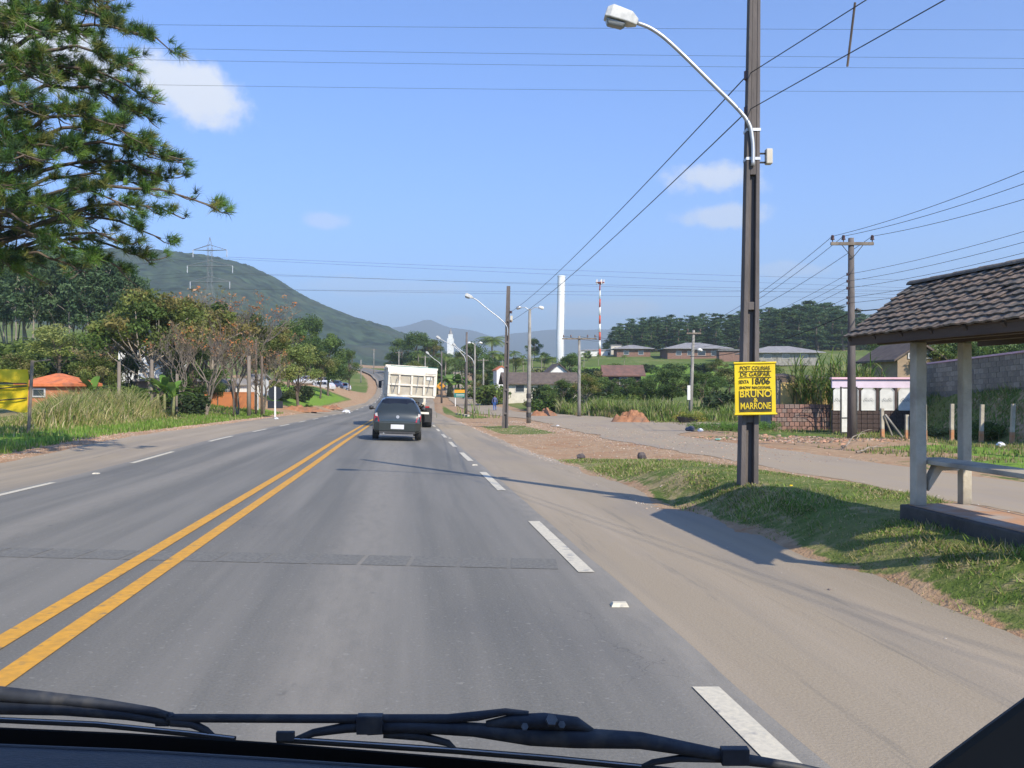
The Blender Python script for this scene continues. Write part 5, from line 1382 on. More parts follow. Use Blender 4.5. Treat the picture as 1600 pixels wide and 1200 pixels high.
for r_ in range(rows):
    for c in range(ncol):
        o = bpy.data.objects.new('tile', rnd.choice(TM)); COL.objects.link(o); o.parent = sh_
        q = r_ * tl
        o.location = (ex + q * math.cos(ang), y_near + c * tw + rnd.uniform(-.004, .004), ez + q * math.sin(ang) + rnd.uniform(-.003, .004)); o.rotation_euler = (rnd.uniform(-.035, .035), -ang + rnd.uniform(-.03, .03), rnd.uniform(-.03, .03))
mb = MB()     # the far slope, past the limit of single tiles: one part
src = [v.co.copy() for v in TM[0].vertices]; sf = [tuple(p.vertices) for p in TM[0].polygons]
for r_ in range(rows):
    for c in range(ncol):
        q = r_ * tl; M = Matrix.Translation((2 * rx_ - ex - q * math.cos(ang), y_near + (c + 1) * tw, ez + q * math.sin(ang))) @ Matrix.Rotation(math.pi, 4, 'Z') @ Matrix.Rotation(-ang, 4, 'Y')
        mb.add([M @ v for v in src], sf)
mb.build('far_tiles', TILE[1], sh_, recalc=False)['kind'] = 'stuff'
for c in range(9):
    a = y_near + c * (y_far - y_near) / 9; L = (y_far - y_near) / 9 + .03
    V = []; 
    for (yy_, rr_) in ((a, .052), (a + L, .06)):
        for k in range(9):
            th = math.pi * k / 8; V.append((rx_ + rr_ * math.cos(th), yy_, rz_ + .005 + rr_ * .75 * math.sin(th)))
    Fc = [(k, k + 1, 10 + k, 9 + k) for k in range(8)] + [tuple(range(9)), tuple(range(9, 18))]
    mb = MB(); mb.add(V, Fc); mb.build('ridge_tile', TILE[1], sh_, smooth=False)

# ------------------------------------------------------------------ walls on the right
W_D = 42
t = thing('brick_wall', 'low reddish block wall behind the yellow poster, in front of the yellow house', 'wall', (U(1206, W_D), W_D, g(U(1250, W_D), W_D)), -.02)
BM = [mat('rough_block_%s' % n_, a, b_, 5, .95, .5, 20) for n_, a, b_ in (('pink', (.36, .21, .17), (.26, .15, .12)), ('brown', (.25, .145, .115), (.18, .11, .09)), ('grey', (.30, .21, .18), (.2, .15, .13)))]
MORT = mat('mortar', (.10, .085, .08), (.07, .06, .055), 6, .95)
LW = U(1300, W_D) - U(1206, W_D); hB = 1.24
mb = MB(); mb.box2((0, .03, -.3), (LW, .14, hB - .03)); mb.build('mortar_core', MORT, t)
def brick_mesh(w, h, d, m, nm='brick'):
    mb = MB(); mb.box((0, 0, 0), (w, d, h)); j = .012
    me = bpy.data.meshes.new(nm)
    V = [(x * (1 - (abs(y) < 9) * 0), y, z) for x, y, z in mb.v]
    me.from_pydata(V, [], mb.f); me.materials.append(m); return me
nc, nr = 12, 6; bw, bh = LW / nc, hB / nr
bmeshes = [brick_mesh(bw - .03, bh - .03, .14, m) for m in BM]
for r_ in range(nr):
    for c in range(nc + (r_ % 2)):
        x_ = (c + .5 - .5 * (r_ % 2)) * bw
        if x_ < bw * .3 or x_ > LW - bw * .3: continue
        o = bpy.data.objects.new('brick', rnd.choice(bmeshes)); COL.objects.link(o); o.parent = t
        o.location = (x_, .065 + rnd.uniform(-.012, .012), (r_ + .5) * bh); o.rotation_euler = (rnd.uniform(-.02, .02), rnd.uniform(-.02, .02), rnd.uniform(-.03, .03))
PK = mat('pink_paint', (.78, .50, .56), (.66, .42, .48), 1.5, .8); PK2 = mat('pale_lilac_paint', (.66, .56, .64), (.58, .49, .56), 1.5, .8)
BAL = mat('white_cement_panel', (.66, .66, .62), (.54, .54, .5), 4, .9, .3, 20)
DKB = mat('dark_brick', (.085, .06, .055), (.055, .04, .036), 5, .95)
D = 38; x0, x1 = U(1300, D), U(1427, D); zb = g((x0 + x1) / 2 - .5, D); L = x1 - x0
zz = lambda v: CZ + (600 - v) / F * D - zb
t = thing('pink_wall', 'pink-topped boundary wall with white ornamental panels over dark bricks', 'wall', (x0, D, zb))
mb = MB(); mb.box2((-.05, -.12, zz(592.5)), (L + .03, .14, zz(589.5))); mb.build('coping', PK, t)
mb = MB(); mb.box2((0, -.02, zz(606)), (L, .1, zz(592.6))); mb.build('beam', PK2, t)
mb = MB(); mb.box2((0, .0, zz(672)), (L, .1, zz(641))); mb.build('mortar_core', MORT, t)
nb_, nr_ = 14, 5; bw, bh = L / nb_, (zz(640.5) - 0) / nr_
me_ = brick_mesh(bw - .02, bh - .02, .05, DKB)
for r_ in range(nr_):
    for c in range(nb_):
        o = bpy.data.objects.new('brick', me_); COL.objects.link(o); o.parent = t; o.location = ((c + .5) * bw, -.018 + rnd.uniform(-.006, .004), (r_ + .5) * bh)
X_ = lambda u: U(u, D) - x0
for (ua, ub) in ((1301.5, 1319), (1324, 1340), (1345, 1367), (1374, 1396), (1403, 1425)):
    a, b_ = X_(ua), X_(ub); c = .14 * (b_ - a) * 1.3; z0, z1 = zz(641), zz(607)
    mb = MB(); mb.prism([(a, z0), (b_, z0), (b_, z1 - c), (b_ - c, z1), (a + c, z1), (a, z1 - c)], -.06, -.01, 'y'); p_ = mb.build('panel', BAL, t)
    fr = MB(); pts = [(a, z0), (b_, z0), (b_, z1 - c), (b_ - c, z1), (a + c, z1), (a, z1 - c)]
    for i in range(6): q1, q2 = pts[i], pts[(i + 1) % 6]; fr.tube([(q1[0], -.07, q1[1]), (q2[0], -.07, q2[1])], .014, 5)
    fr.build('panel_edge', BAL, p_)
    orn = MB(); mx_ = (a + b_) / 2; mz = z0 + (z1 - z0) * .47
    for k in range(3):
        for s in (-1, 1):
            cx_, cz_ = mx_ + s * (.05 + .06 * k), mz + (k % 2) * .07 - .03
            orn.tube([(cx_ + .045 * math.cos(q * .9), -.066, cz_ + .045 * math.sin(q * .9)) for q in range(7)], .006, 4)
    orn.build('ornament', PYL, p_)
for u in (1342.5, 1370.5, 1399.5, 1321.5):
    mb = MB(); mb.box2((X_(u) - .05, -.05, zz(641)), (X_(u) + .05, .09, zz(606.5))); mb.build('pier', DKB, t)
mb = MB(); mb.box2((L + .0, -.1, -.3), (L + .3, .2, zz(578))); mb.build('corner_pillar', CONC, t)
# gate leaf
D = 36.6; xg = U(1314, D); zg_ = g(xg, D)
t = thing('gate_leaf', 'open white sheet-metal gate leaf left of the crossarm pole', 'gate', (xg, D, zg_), R(8))
gw = .68; gh = CZ + (600 - 606) / F * D - zg_
mb = MB()
for x_ in (0, gw): mb.box((x_, 0, gh / 2 + .05), (.05, .05, gh))
for z_ in (.08, gh * .36, gh): mb.box((gw / 2, 0, z_), (gw - .052, .04, .045))
mb.build('frame', DARK, t)
mb = MB(); mb.box((gw / 2, .0, gh * .5 + .04), (gw - .06, .012, gh - .15)); mb.build('panel', BAL, t)
# grey block wall up the bank
t = thing('block_wall', 'long grey concrete block wall with a pink coping climbing the bank on the right', 'wall', (18.1, 40.3, 1.0), math.atan2(-9.9, -.35) + math.pi)
dirv = Vector((17.45, 25.5)) - Vector((18.1, 40.3)); Lw = dirv.length
t.rotation_euler.z = math.atan2(dirv.y, dirv.x)
BLK = [mat('concrete_block_%d' % i, c, tuple(q * .78 for q in c), 6, .95, .5, 25) for i, c in enumerate([(.36, .31, .25), (.30, .26, .205), (.25, .215, .175)])]
bw, bh, nr_ = .40, .20, 6
nc_ = int(Lw / bw)
def wz(x): return .0 + x * .030
mb = MB(); mb.prism([(0, -1.2), (Lw, -1.2 + wz(Lw)), (Lw, nr_ * bh + wz(Lw) - .02), (0, nr_ * bh - .02)], -.06, .06, 'y'); mb.build('mortar_core', mat('pale_mortar', (.2, .19, .175), (.15, .14, .13), 6, .95), t)
bms = [brick_mesh(bw - .02, bh - .018, .15, m, 'block') for m in BLK]
for r_ in range(nr_):
    for c in range(nc_):
        x_ = (c + .5 + .5 * (r_ % 2)) * bw
        if x_ > Lw: continue
        o = bpy.data.objects.new('block', rnd.choice(bms)); COL.objects.link(o); o.parent = t; o.location = (x_, rnd.uniform(-.006, .006), (r_ + .5) * bh + wz(x_)); o.rotation_euler.y = -.030
mb = MB(); mb.prism([(-.05, nr_ * bh + .002), (Lw, nr_ * bh + wz(Lw) + .002), (Lw, nr_ * bh + wz(Lw) + .07), (-.05, nr_ * bh + .07)], -.11, .11, 'y'); mb.build('coping', PK, t)
# concrete fence posts with rust-red feet
STAIN = mat('soil_stained_concrete', (.48, .22, .1), (.42, .28, .18), 6, .95)
for i, (u, vt, D, lb) in enumerate(((1379, 638, 33, 'leftmost concrete fence post, propped by a leaning bar'), (1417, 648, 31.5, 'concrete fence post before the pink wall corner, dark cap beside it'), (1487, 631, 30.5, 'concrete fence post between the two shelter posts'),
                                    (1533, 632, 29.5, 'concrete fence post just right of the second shelter post'), (1581, 631, 28.5, 'concrete fence post nearest the right edge above the bench'), (1445, 632, 31, 'concrete fence post hidden behind the first shelter post'))):
    b = base(u, D); H = CZ + (600 - vt) / F * D - b.z
    t = thing('fence_post', lb, 'fence post', b, rnd.uniform(-.1, .1), 'concrete posts below the bank', tilt=(0, R(rnd.uniform(-1, 2.5))))
    mb = MB(); mb.box2((-.055, -.055, .36), (.055, .055, H)); mb.build('post', SHC, t, bevel=.008)
    mb = MB(); mb.box2((-.058, -.058, -.2), (.058, .058, .3598)); mb.build('stained_foot', STAIN, t)
    if i == 0:
        mb = MB(); mb.tube([(.06, -.1, H * .8), (.62, -.4, -.02)], .05, 6); mb.build('prop', CONC, t)
        mb = MB(); mb.tube([(.06, .05, H * .8), (.55, .4, .1)], .04, 6); mb.build('prop', CONC, t)

# ------------------------------------------------------------------ vehicles
def car_paint(name, c): 
    m = mat(name, c, tuple(q * .85 for q in c), 3, .28, metal=.25, coat=.8, spec=.5); return m
TGL = mat('dark_tinted_glass', (.010, .013, .022), (.016, .02, .03), 2, .18, spec=.35)
REDL = mat('red_lamp', (.42, .01, .015), (.3, .01, .01), 6, .2, spec=.7)
CLRL = mat('clear_lamp', (.6, .55, .5), None, 6, .15, spec=.8)
PLATE = mat('number_plate', (.62, .63, .64), (.55, .56, .57), 8, .5)
def car(name, label, loc, rz, paint, tilt=0, detail=True, plate=None, group=None):
    t = thing(name, label, 'car', loc, rz, group, tilt=(0, R(tilt)))
    # stations rear -> front: y, zbottom, half width low, half width belt, z belt, z roof, half width roof
    S = [(0.00, .34, .66, .62, .60, .66, .50), (.02, .27, .76, .74, .70, .80, .60), (.10, .23, .81, .79, .86, .97, .64), (.26, .2, .825, .81, .93, 1.12, .62), (.50, .2, .825, .815, .94, 1.36, .57), (.72, .2, .825, .815, .94, 1.44, .54), (1.15, .2, .825, .815, .93, 1.475, .54), (1.9, .2, .825, .81, .92, 1.46, .54), (2.35, .2, .825, .81, .91, 1.36, .55), (2.85, .2, .82, .80, .90, 1.02, .62), (3.4, .22, .80, .77, .82, .88, .55), (3.75, .26, .74, .70, .68, .74, .45), (3.82, .34, .66, .6, .52, .58, .4)]
    V = []; Fc = []; np_ = 14
    for (y, zb_, wl_, wb_, zbe, zr, wr) in S:
        half = [(0, zb_), (wl_ * .8, zb_), (wl_, zb_ + .1), (wl_ * 1.01, zb_ + (zbe - zb_) * .55), (wb_, zbe), (wr + (wb_ - wr) * .5, zbe + (zr - zbe) * .55), (wr, zr - .02 * (zr - zbe) - .03), (wr * .6, zr)]
        ring = [(x, y, z) for x, z in half] + [(0, y, zr + .01)] + [(-x, y, z) for x, z in half[::-1][:-1]]
        V += ring; np_ = len(ring)
    for i in range(len(S) - 1):
        for k in range(np_): Fc.append((i * np_ + k, i * np_ + (k + 1) % np_, (i + 1) * np_ + (k + 1) % np_, (i + 1) * np_ + k))
    Fc += [tuple(range(np_)), tuple((len(S) - 1) * np_ + k for k in range(np_))]
    mb = MB(); mb.add(V, Fc); mb.build('body', paint, t, smooth=True, sub=2)
    def quadgrid(name_, pts, m, parent=t, th=.004):
        m2 = MB(); n_ = len(pts); m2.add(pts, [tuple(range(n_))]); return m2.build(name_, m, parent)
    # rear window, wrapped slightly
    m2 = MB()
    rw = [(-.64, .235, 1.00), (-.3, .185, .985), (.3, .185, .985), (.64, .235, 1.00), (.53, .545, 1.36), (.3, .50, 1.395), (-.3, .50, 1.395), (-.53, .545, 1.36)]
    m2.add(rw, [(0, 1, 6, 7), (1, 2, 5, 6), (2, 3, 4, 5)]); m2.build('rear_window', TGL, t)
    for s in (-1, 1):
        for (ya, yb_, za, zb2, yc, yd) in ((.62, 1.32, .97, 1.36, .82, 1.32), (1.38, 2.62, .97, 1.36, 1.38, 2.22)):
            m2 = MB(); m2.add([(s * .815, ya, za), (s * .815, yb_, za), (s * .645, yd, zb2), (s * .645, yc, zb2)], [(0, 1, 2, 3)]); m2.build('side_window', TGL, t)
        m2 = MB(); m2.tube([(s * .82, 2.35, .98), (s * .92, 2.33, 1.0)], .02, 6); 
        m2.tube([(s * .86, 2.3, 1.02), (s * .95, 2.3, 1.03), (s * 1.02, 2.3, 1.02)], [.05, .085, .05], 10); m2.build('mirror', paint if not detail else DARK, t, smooth=True)
        for y_ in (.68, 3.05):
            m2 = MB(); m2.cyl((s * .62, y_, .29), (s * .83, y_, .29), .29, .29, 22); w_ = m2.build('wheel', RUBBER, t, bevel=.02)
            m2 = MB(); m2.cyl((s * .82, y_, .29), (s * .836, y_, .29), .18, .17, 16); m2.build('rim', GALV, w_)
    # windscreen
    m2 = MB(); m2.add([(-.66, 2.83, 1.03), (.66, 2.83, 1.03), (.52, 2.42, 1.365), (-.52, 2.42, 1.365)], [(0, 1, 2, 3)]); m2.build('windscreen', TGL, t)
    if not detail:
        for s in (-1, 1): m2 = MB(); m2.box((s * .56, 3.76, .62), (.22, .06, .14)); m2.build('headlight', CLRL, t, bevel=.01)
        for s in (-1, 1): m2 = MB(); m2.box((s * .70, .035, .82), (.1, .06, .28)); m2.build('tail_light', REDL, t, bevel=.01)
        return t
    BUMP = mat('bumper_plastic', (.05, .055, .055), (.035, .038, .04), 5, .45)
    m2 = MB(); m2.add([(-.79, .03, .34), (-.60, -.07, .32), (.60, -.07, .32), (.79, .03, .34), (.80, .03, .60), (.62, -.075, .62), (-.62, -.075, .62), (-.80, .03, .60), (-.76, .25, .36), (.76, .25, .36), (.78, .25, .6), (-.78, .25, .6)],
                      [(0, 1, 6, 7), (1, 2, 5, 6), (2, 3, 4, 5), (0, 7, 11, 8), (3, 9, 10, 4), (4, 10, 11, 7, 6, 5), (0, 8, 9, 3, 2, 1)]); m2.build('bumper', paint, t, bevel=.02)
    m2 = MB(); m2.box((0, .02, .29), (1.2, .14, .1)); m2.build('underskirt', DARK, t)
    for s in (-1, 1):
        m2 = MB(); m2.add([(s * .60, -.012, .63), (s * .77, .055, .65), (s * .79, .10, .86), (s * .69, .05, .93), (s * .66, .035, .80)], [(0, 1, 2, 3, 4)]); lamp_ = m2.build('tail_light', REDL, t)
        m2 = MB(); m2.add([(s * .665, .02, .80), (s * .755, .07, .82), (s * .765, .085, .90), (s * .69, .045, .925)], [(0, 1, 2, 3)]); m2.build('clear_lens', CLRL, lamp_).location.y = -.006
    m2 = MB(); m2.box((.0, -.082, .47), (.44, .02, .15)); m2.box((0, -.0925, .47), (.40, .004, .125)); pl_ = m2.build('number_plate', PLATE, t)
    if plate: text(plate, .085, INK, pl_, (0, -.098, .465), sx=1.0)
    m2 = MB(); m2.cyl((0, -.0, .80), (0, .06, .80), .055, .055, 18); m2.build('badge', GALV, t)
    m2 = MB(); m2.tube([(0.02, .15, .985), (.1, .2, 1.04), (.34, .22, 1.06)], .012, 5); m2.build('rear_wiper', DARK, t)
    m2 = MB(); m2.box((0, .575, 1.415), (.9, .14, .02), Matrix.Rotation(.25, 3, 'X')); m2.build('spoiler', paint, t, bevel=.008)
    m2 = MB(); m2.tube([(-.45, .08, .25), (-.45, -.05, .24)], .025, 8); m2.build('exhaust', GALV, t)
    m2 = MB()
    for (xa, za, xb, zb3) in ((-.6, .645, .6, .645), (-.66, .965, .66, .965)): m2.tube([(xa, .005 + (.13 if za > .9 else 0), za), (xb, .005 + (.13 if zb3 > .9 else 0), zb3)], .006, 4)
    m2.build('hatch_seam', DARK, t)
    return t
GREY = car_paint('grey_green_car_paint', (.032, .040, .038))
cxp = U(620, 30.2)
cl_ = base(620, 30.2)
car('hatchback', 'dark grey hatchback driving ahead in the right lane behind the truck', (cl_.x, cl_.y, cl_.z + .03), R(7.6), GREY, 2.2, True, None)
# parked cars
pcs = [(498, 598, 136, (.55, .56, .57), 100, 'dark-windowed silver car parked farthest left under the trees'), (521, 600, 134, (.72, .72, .7), 70, 'white car parked nearest the road bend, bonnet toward the road'), (520, 592, 146, (.75, .75, .73), 95, 'white car parked behind the nearest white one'),
       (537, 592, 150, (.04, .06, .13), 95, 'dark blue car parked between the white and silver ones'), (549, 592, 152, (.55, .57, .6), 100, 'silver car parked farthest right in the row by the bend')]
for i, (u, v, D, c, rz, lb) in enumerate(pcs):
    b = base(u, D); car('parked_car', lb, (b.x, b.y, b.z), R(rz), car_paint('parked_paint_%d' % i, c), 0, False, group='cars parked off the left side of the bend')
# tipper truck
TWH = mat('truck_cream_paint', (.74, .70, .60), (.62, .57, .47), 1.6, .6, c3=(.48, .38, .28), s3=2.5, m3=(.5, .75))
TBR = mat('truck_top_board', (.80, .79, .74), (.70, .62, .5), 2, .6)
TEAL = mat('teal_trim', (.05, .25, .24), None, 3, .6)
b = base(639.5, 45)
tt = thing('tipper_truck', 'cream tipper truck with a ribbed tailgate, leaning slightly, ahead of the grey hatchback', 'truck', (b.x, b.y, b.z + .02), R(9.5), tilt=(0, R(3.2)))
zb0, zb1, hw = 1.52, 2.95, 1.20
mb = MB(); mb.box2((-hw + .05, .05, zb0), (hw - .05, 6.0, zb0 + .1)); mb.build('bed_floor', TWH, tt)
for s in (-1, 1):
    mb = MB(); mb.box2((s * hw, .06, zb0 + .102), (s * (hw - .05), 6.0, zb1)); sd2 = mb.build('side_wall', TWH, tt)
    for k in range(8):
        mb = MB(); y_ = .25 + k * .78; mb.box2((s * (hw + .001), y_ - .05, zb0 + .11), (s * (hw + .07), y_ + .05, zb1 - .01)); mb.build('rib', TWH, sd2)
    mb = MB(); mb.box2((s * (hw - .02), .06, zb1 + .002), (s * (hw + .08), 6.0, zb1 + .09)); mb.build('top_rail', TBR, sd2)
mb = MB(); mb.box2((-hw, 6.002, zb0), (hw, 6.08, zb1 + .3)); mb.build('front_wall', TWH, tt)
mb = MB(); mb.box2((-hw + .001, -.01, zb0 + .02), (hw - .001, .04, zb1 - .26)); tg = mb.build('tailgate', mat('tailgate_shaded_tan', (.46, .42, .33), (.36, .32, .25), 2.5, .7), tt)  # tan panels, coloured darker than the ribs to stand for recess shading
for x_ in (-hw + .06, -.62, 0.0, .62, hw - .06):
    mb = MB(); mb.box2((x_ - .05, -.08, zb0 + .13), (x_ + .05, -.012, zb1 - .33)); mb.build('rib', TWH, tg, bevel=.008)
for z_ in (zb0 + .065, zb0 + .62, zb1 - .27):
    mb = MB(); mb.box2((-hw + .01, -.095, z_ - .045), (hw - .01, -.013, z_ + .045)); mb.build('rail', TWH, tg, bevel=.008)
mb = MB(); mb.box2((-hw - .02, -.05, zb1 - .2), (hw + .02, .08, zb1 + .09)); mb.build('top_board', TBR, tt, bevel=.01)
mb = MB(); mb.box2((-hw + .1, -.045, zb1 + .093), (hw + .04, .07, zb1 + .125)); mb.build('top_trim', TEAL, tt)
for (xa, za, xb, zc) in ((-1.08, zb1 - .45, -.93, zb0 + .2), (-.72, zb1 - .45, -.9, zb0 + .2), (.33, zb1 - .32, .25, zb0 + .25), (.95, zb1 - .32, .78, zb0 + .25)):
    mb = MB(); mb.tube([(xa, -.10, za), (xb, -.10, zc)], .012, 5); mb.build('latch_rod', PYL, tg)
mb = MB(); mb.box2((.72, -.05, zb1 - .52), (1.0, -.02, zb1 - .36)); mb.build('notice', BAL, tg)
for s in (-1, 1):
    mb = MB(); mb.box2((s * .35, .3, 1.05), (s * .45, 8.2, 1.3)); mb.build('chassis_rail', DARK, tt)
    for y_ in (1.5, 2.7, 7.2):
        mb = MB(); mb.cyl((s * .78, y_, .5), (s * 1.2, y_, .5), .5, .5, 24); w_ = mb.build('wheel', RUBBER, tt, bevel=.03)
        mb = MB(); mb.cyl((s * 1.1, y_, .5), (s * 1.205, y_, .5), .28, .24, 16); mb.build('rim', TWH, w_)
    mb = MB(); mb.box2((s * .80, .72, .30), (s * 1.16, .74, .78)); mb.build('mud_flap', RUBBER, tt)
    mb = MB(); mb.box2((s * .75, .05, 1.05), (s * .95, .12, 1.12)); mb.build('tail_light', REDL, tt)
    mb = MB(); mb.tube([(s * .74, .75, 1.04), (s * .74, 1.2, 1.14), (s * .74, 3.1, 1.14), (s * .74, 3.4, 1.0)], .03, 5); mb.build('mudguard', TWH, tt)
    mb = MB(); mb.box2((s * 1.35, 6.75, 1.9), (s * 1.53, 6.8, 2.3)); mb.tube([(s * 1.2, 7.0, 2.35), (s * 1.42, 6.8, 2.3)], .02, 5); mb.build('mirror', DARK, tt)
mb = MB(); mb.box2((-.95, .12, .72), (.95, .2, .82)); mb.build('underrun_bar', TWH, tt)
mb = MB(); mb.prism([(6.4, 1.0), (8.3, .9), (8.4, 1.6), (8.15, 2.6), (6.4, 2.7)], -1.2, 1.2, 'x'); mb.build('cab', TWH, tt, bevel=.05)
mb = MB(); mb.box2((-1.0, 6.37, 2.0), (1.0, 6.398, 2.5)); mb.build('cab_rear_window', TGL, tt)

# ------------------------------------------------------------------ signs
BACK = mat('sign_back_black', (.016, .02, .028), (.024, .028, .036), 3, .6)
b = base(430, 60)
t = thing('road_sign', 'round road sign over a small rectangular one, seen from the back on a white post', 'road sign', b)
hzz = lambda v: CZ + (600 - v) / F * 60 - b.z
mb = MB(); mb.box2((-.05, -.05, -.1), (.05, .03, hzz(604))); mb.build('post', WHITE, t)
mb = MB(); mb.cyl((-.02, .035, hzz(614.5)), (-.02, .06, hzz(614.5)), .47, .47, 28); mb.build('round_plate', BACK, t)
mb = MB(); mb.box2((-.52, .035, hzz(638)), (.5, .06, hzz(626.5))); mb.build('plate', BACK, t)
AMB = mat('amber_sign', (.80, .36, .02), None, 3, .5); GRN = mat('green_sign', (.02, .19, .15), None, 3, .5)
D = 155; b = base(689, D)
t = thing('warning_sign', 'yellow diamond bend warning sign with a black arrow, right of the truck', 'road sign', b)
zc = CZ + (600 - 603.5) / F * D - b.z
mb = MB(); mb.cyl((0, 0, -.2), (0, 0, zc), .06, .06, 8); mb.build('post', CONC, t)
mb = MB(); r_ = .78; mb.prism([(0, zc - r_), (r_, zc), (0, zc + r_), (-r_, zc)], -.12, -.07, 'y'); mb.build('plate', AMB, t)
mb = MB(); mb.prism([(.12, zc - .4), (.25, zc - .4), (.25, zc + .05), (-.02, zc + .22), (.06, zc + .34), (-.3, zc + .3), (-.2, zc - .02), (-.1, zc + .1), (.12, zc - .04)], -.128, -.122, 'y'); mb.build('arrow', INK, t)
D = 116; b = base(719, D)
t = thing('direction_sign', 'low direction board, orange above green, on two short posts right of the diamond sign', 'road sign', b)
za, zm, zb_ = [CZ + (600 - v) / F * D - b.z for v in (609, 614, 621)]
mb = MB(); mb.box2((-.78, -.04, zb_), (.78, 0, zm)); mb.build('green_plate', GRN, t)
mb = MB(); mb.box2((-.74, -.04, zm + .003), (.8, 0, za)); mb.build('orange_plate', AMB, t)
mb = MB()
for z_ in (.35, .65): mb.box((0, -.046, zb_ + (zm - zb_) * z_), (1.1, .004, .05))
mb.build('print', WHITE, t)
for x_ in (-.62, .62): mb = MB(); mb.box2((x_ - .05, .003, -.2), (x_ + .05, .08, zm)); mb.build('post', WHITE, t)
# yellow banner left
D = 30; b = base(24, D)
t = thing('yellow_banner', 'plain yellow cloth banner in two strips tied to a wooden post at the left edge', 'banner', b)
xr = U(44, D) - b.x; xl = U(-70, D) - b.x
for (va, vb_) in ((577, 599), (601, 641)):
    V = []; n_ = 18
    for i in range(n_ + 1):
        q = i / n_; x_ = xl + (xr - xl) * q; sag = .05 * math.sin(q * math.pi * 2.3) + (.06 * math.sin(q * 9) if vb_ > 620 else 0)
        for v in (va, (va + vb_) / 2, vb_):
            V.append((x_, .05 * math.sin(q * 11 + v), CZ + (600 - v) / F * D - b.z - sag * (v != va) - (0.0 if v != vb_ else .08 * (1 - q) * (vb_ > 620))))
    Fc = [(i * 3 + k, i * 3 + 3 + k, i * 3 + 4 + k, i * 3 + 1 + k) for i in range(n_) for k in range(2)]
    mb = MB(); mb.add(V, Fc); mb.build('cloth', YB, t, smooth=True, recalc=False)
for v0, v1 in ((596, 599), (611, 603), (628, 622)):
    mb = MB(); mb.tube([(xl, -.08, CZ + (600 - v0) / F * D - b.z), ((xl + xr) / 2, -.1, CZ + (600 - (v0 + v1) / 2 - 1.5) / F * D - b.z), (xr, -.08, CZ + (600 - v1) / F * D - b.z)], .02, 5); mb.build('strap', DARK, t)
mb = MB(); mb.tube([(xr + .0, .0, -.2), (xr + .08, 0, 1.2), (xr + .14, 0, CZ + (600 - 563) / F * D - b.z)], .055, 8); mb.build('post', WOODF, t)
mb = MB(); mb.tube([(xr + .13, 0, CZ + (600 - 563) / F * D - b.z - .05), (xr + .7, .1, CZ + (600 - 562) / F * D - b.z)], .02, 6); mb.build('stay', WOODF, t)
# hedge tub at the leaning pole
HG = shrub_proto(77, [(.20, .20, .03), (.14, .17, .03), (.27, .24, .05)], 'hedge_tub', 16, .09, 130)
HG.location = base(1075, 56); HG.scale = (1.15, .9, .72); prop(HG, 'clipped yellow-green hedge tuft on a dark stump at the foot of the leaning pole', 'hedge')
mb = MB(); mb.cyl((0, 0, -.1), (0, 0, .55), .42, .62, 12); mb.build('tub', DARK, HG)
# weeds in the strip by the brick wall
for i in range(12):
    u = 1086 + i * 11; D = 40 + rnd.uniform(-1.5, 1.5)
    b = base(u, D)
    if i == 0: W0 = shrub_proto(78, [(.09, .19, .03), (.13, .22, .05)], 'weed_clump', 10, .08, 110); o = W0
    else: o = copy_tree(W0)
    o.location = b; o.scale = (.55, .5, .38 + .1 * rnd.random()); o.rotation_euler.z = rnd.uniform(0, 6)
    prop(o, 'low bright green weed clump in the strip left of the brick wall', 'weeds', 'bright weeds left of the brick wall')
# sugar cane
def cane(name, label, u0, u1, D, vt, n_, seed, group=None):
    rr = random.Random(seed); xc = U((u0 + u1) / 2, D); b = Vector((xc, D, g(xc, D)))
    t = thing(name, label, 'sugar cane', b, 0, group)
    W2 = (U(u1, D) - U(u0, D)) / 2; H = CZ + (600 - vt) / F * D - b.z
    st = MB(); V = []; C = []
    for k in range(n_):
        x_ = rr.uniform(-W2, W2) * .75; y_ = rr.uniform(-.8, .8); h = H * rr.uniform(.5, .85); lx = rr.uniform(-.25, .25) + x_ * .22
        st.tube([(x_, y_, -.1), (x_ + lx * .5, y_, h * .5), (x_ + lx, y_, h)], .022, 5, cap=False)
        for m_ in range(11):
            zz_ = h * rr.uniform(.5, 1.0); a = rr.uniform(0, 6.283); L = rr.uniform(.7, 1.5); el = rr.uniform(.7, 1.4)
            p = Vector((x_ + lx * zz_ / h, y_, zz_)); d = Vector((math.cos(a) * math.cos(el), math.sin(a) * math.cos(el), math.sin(el))); sd_ = Vector((-math.sin(a), math.cos(a), 0)) * .028
            pts = []
            for s in range(6): pts.append((p.copy(), 1 - (s / 5) ** 2 * .9)); p = p + d * L / 5; d = (d + Vector((0, 0, -.24 - .1 * s))).normalized()
            col = np.array(rr.choice([(.10, .17, .03), (.16, .23, .05), (.07, .12, .03), (.22, .24, .08)]))
            for (pa, wa), (pb_, wb_) in zip(pts[:-1], pts[1:]):
                V += [tuple(pa - sd_ * wa), tuple(pa + sd_ * wa), tuple(pb_ + sd_ * wb_), tuple(pb_ - sd_ * wb_)]; C += [col] * 4
    st.build('stalk', mat('cane_stalk', (.13, .10, .05), (.2, .17, .07), 5), t, recalc=False)
    npmesh('leaf', np.array(V), np.arange(len(V)).reshape(-1, 4), GRASS, np.array(C), parent=t)
cane('sugar_cane', 'leaning clump of tall cane against the yellow house wall', 1236, 1300, 44.5, 550, 42, 1)
cane('sugar_cane', 'upright cane clump behind the left end of the pink wall', 1290, 1345, 41.5, 546, 40, 2)
cane('sugar_cane', 'thin cane clump behind the pink wall right of the crossarm pole', 1338, 1385, 42, 552, 22, 3)
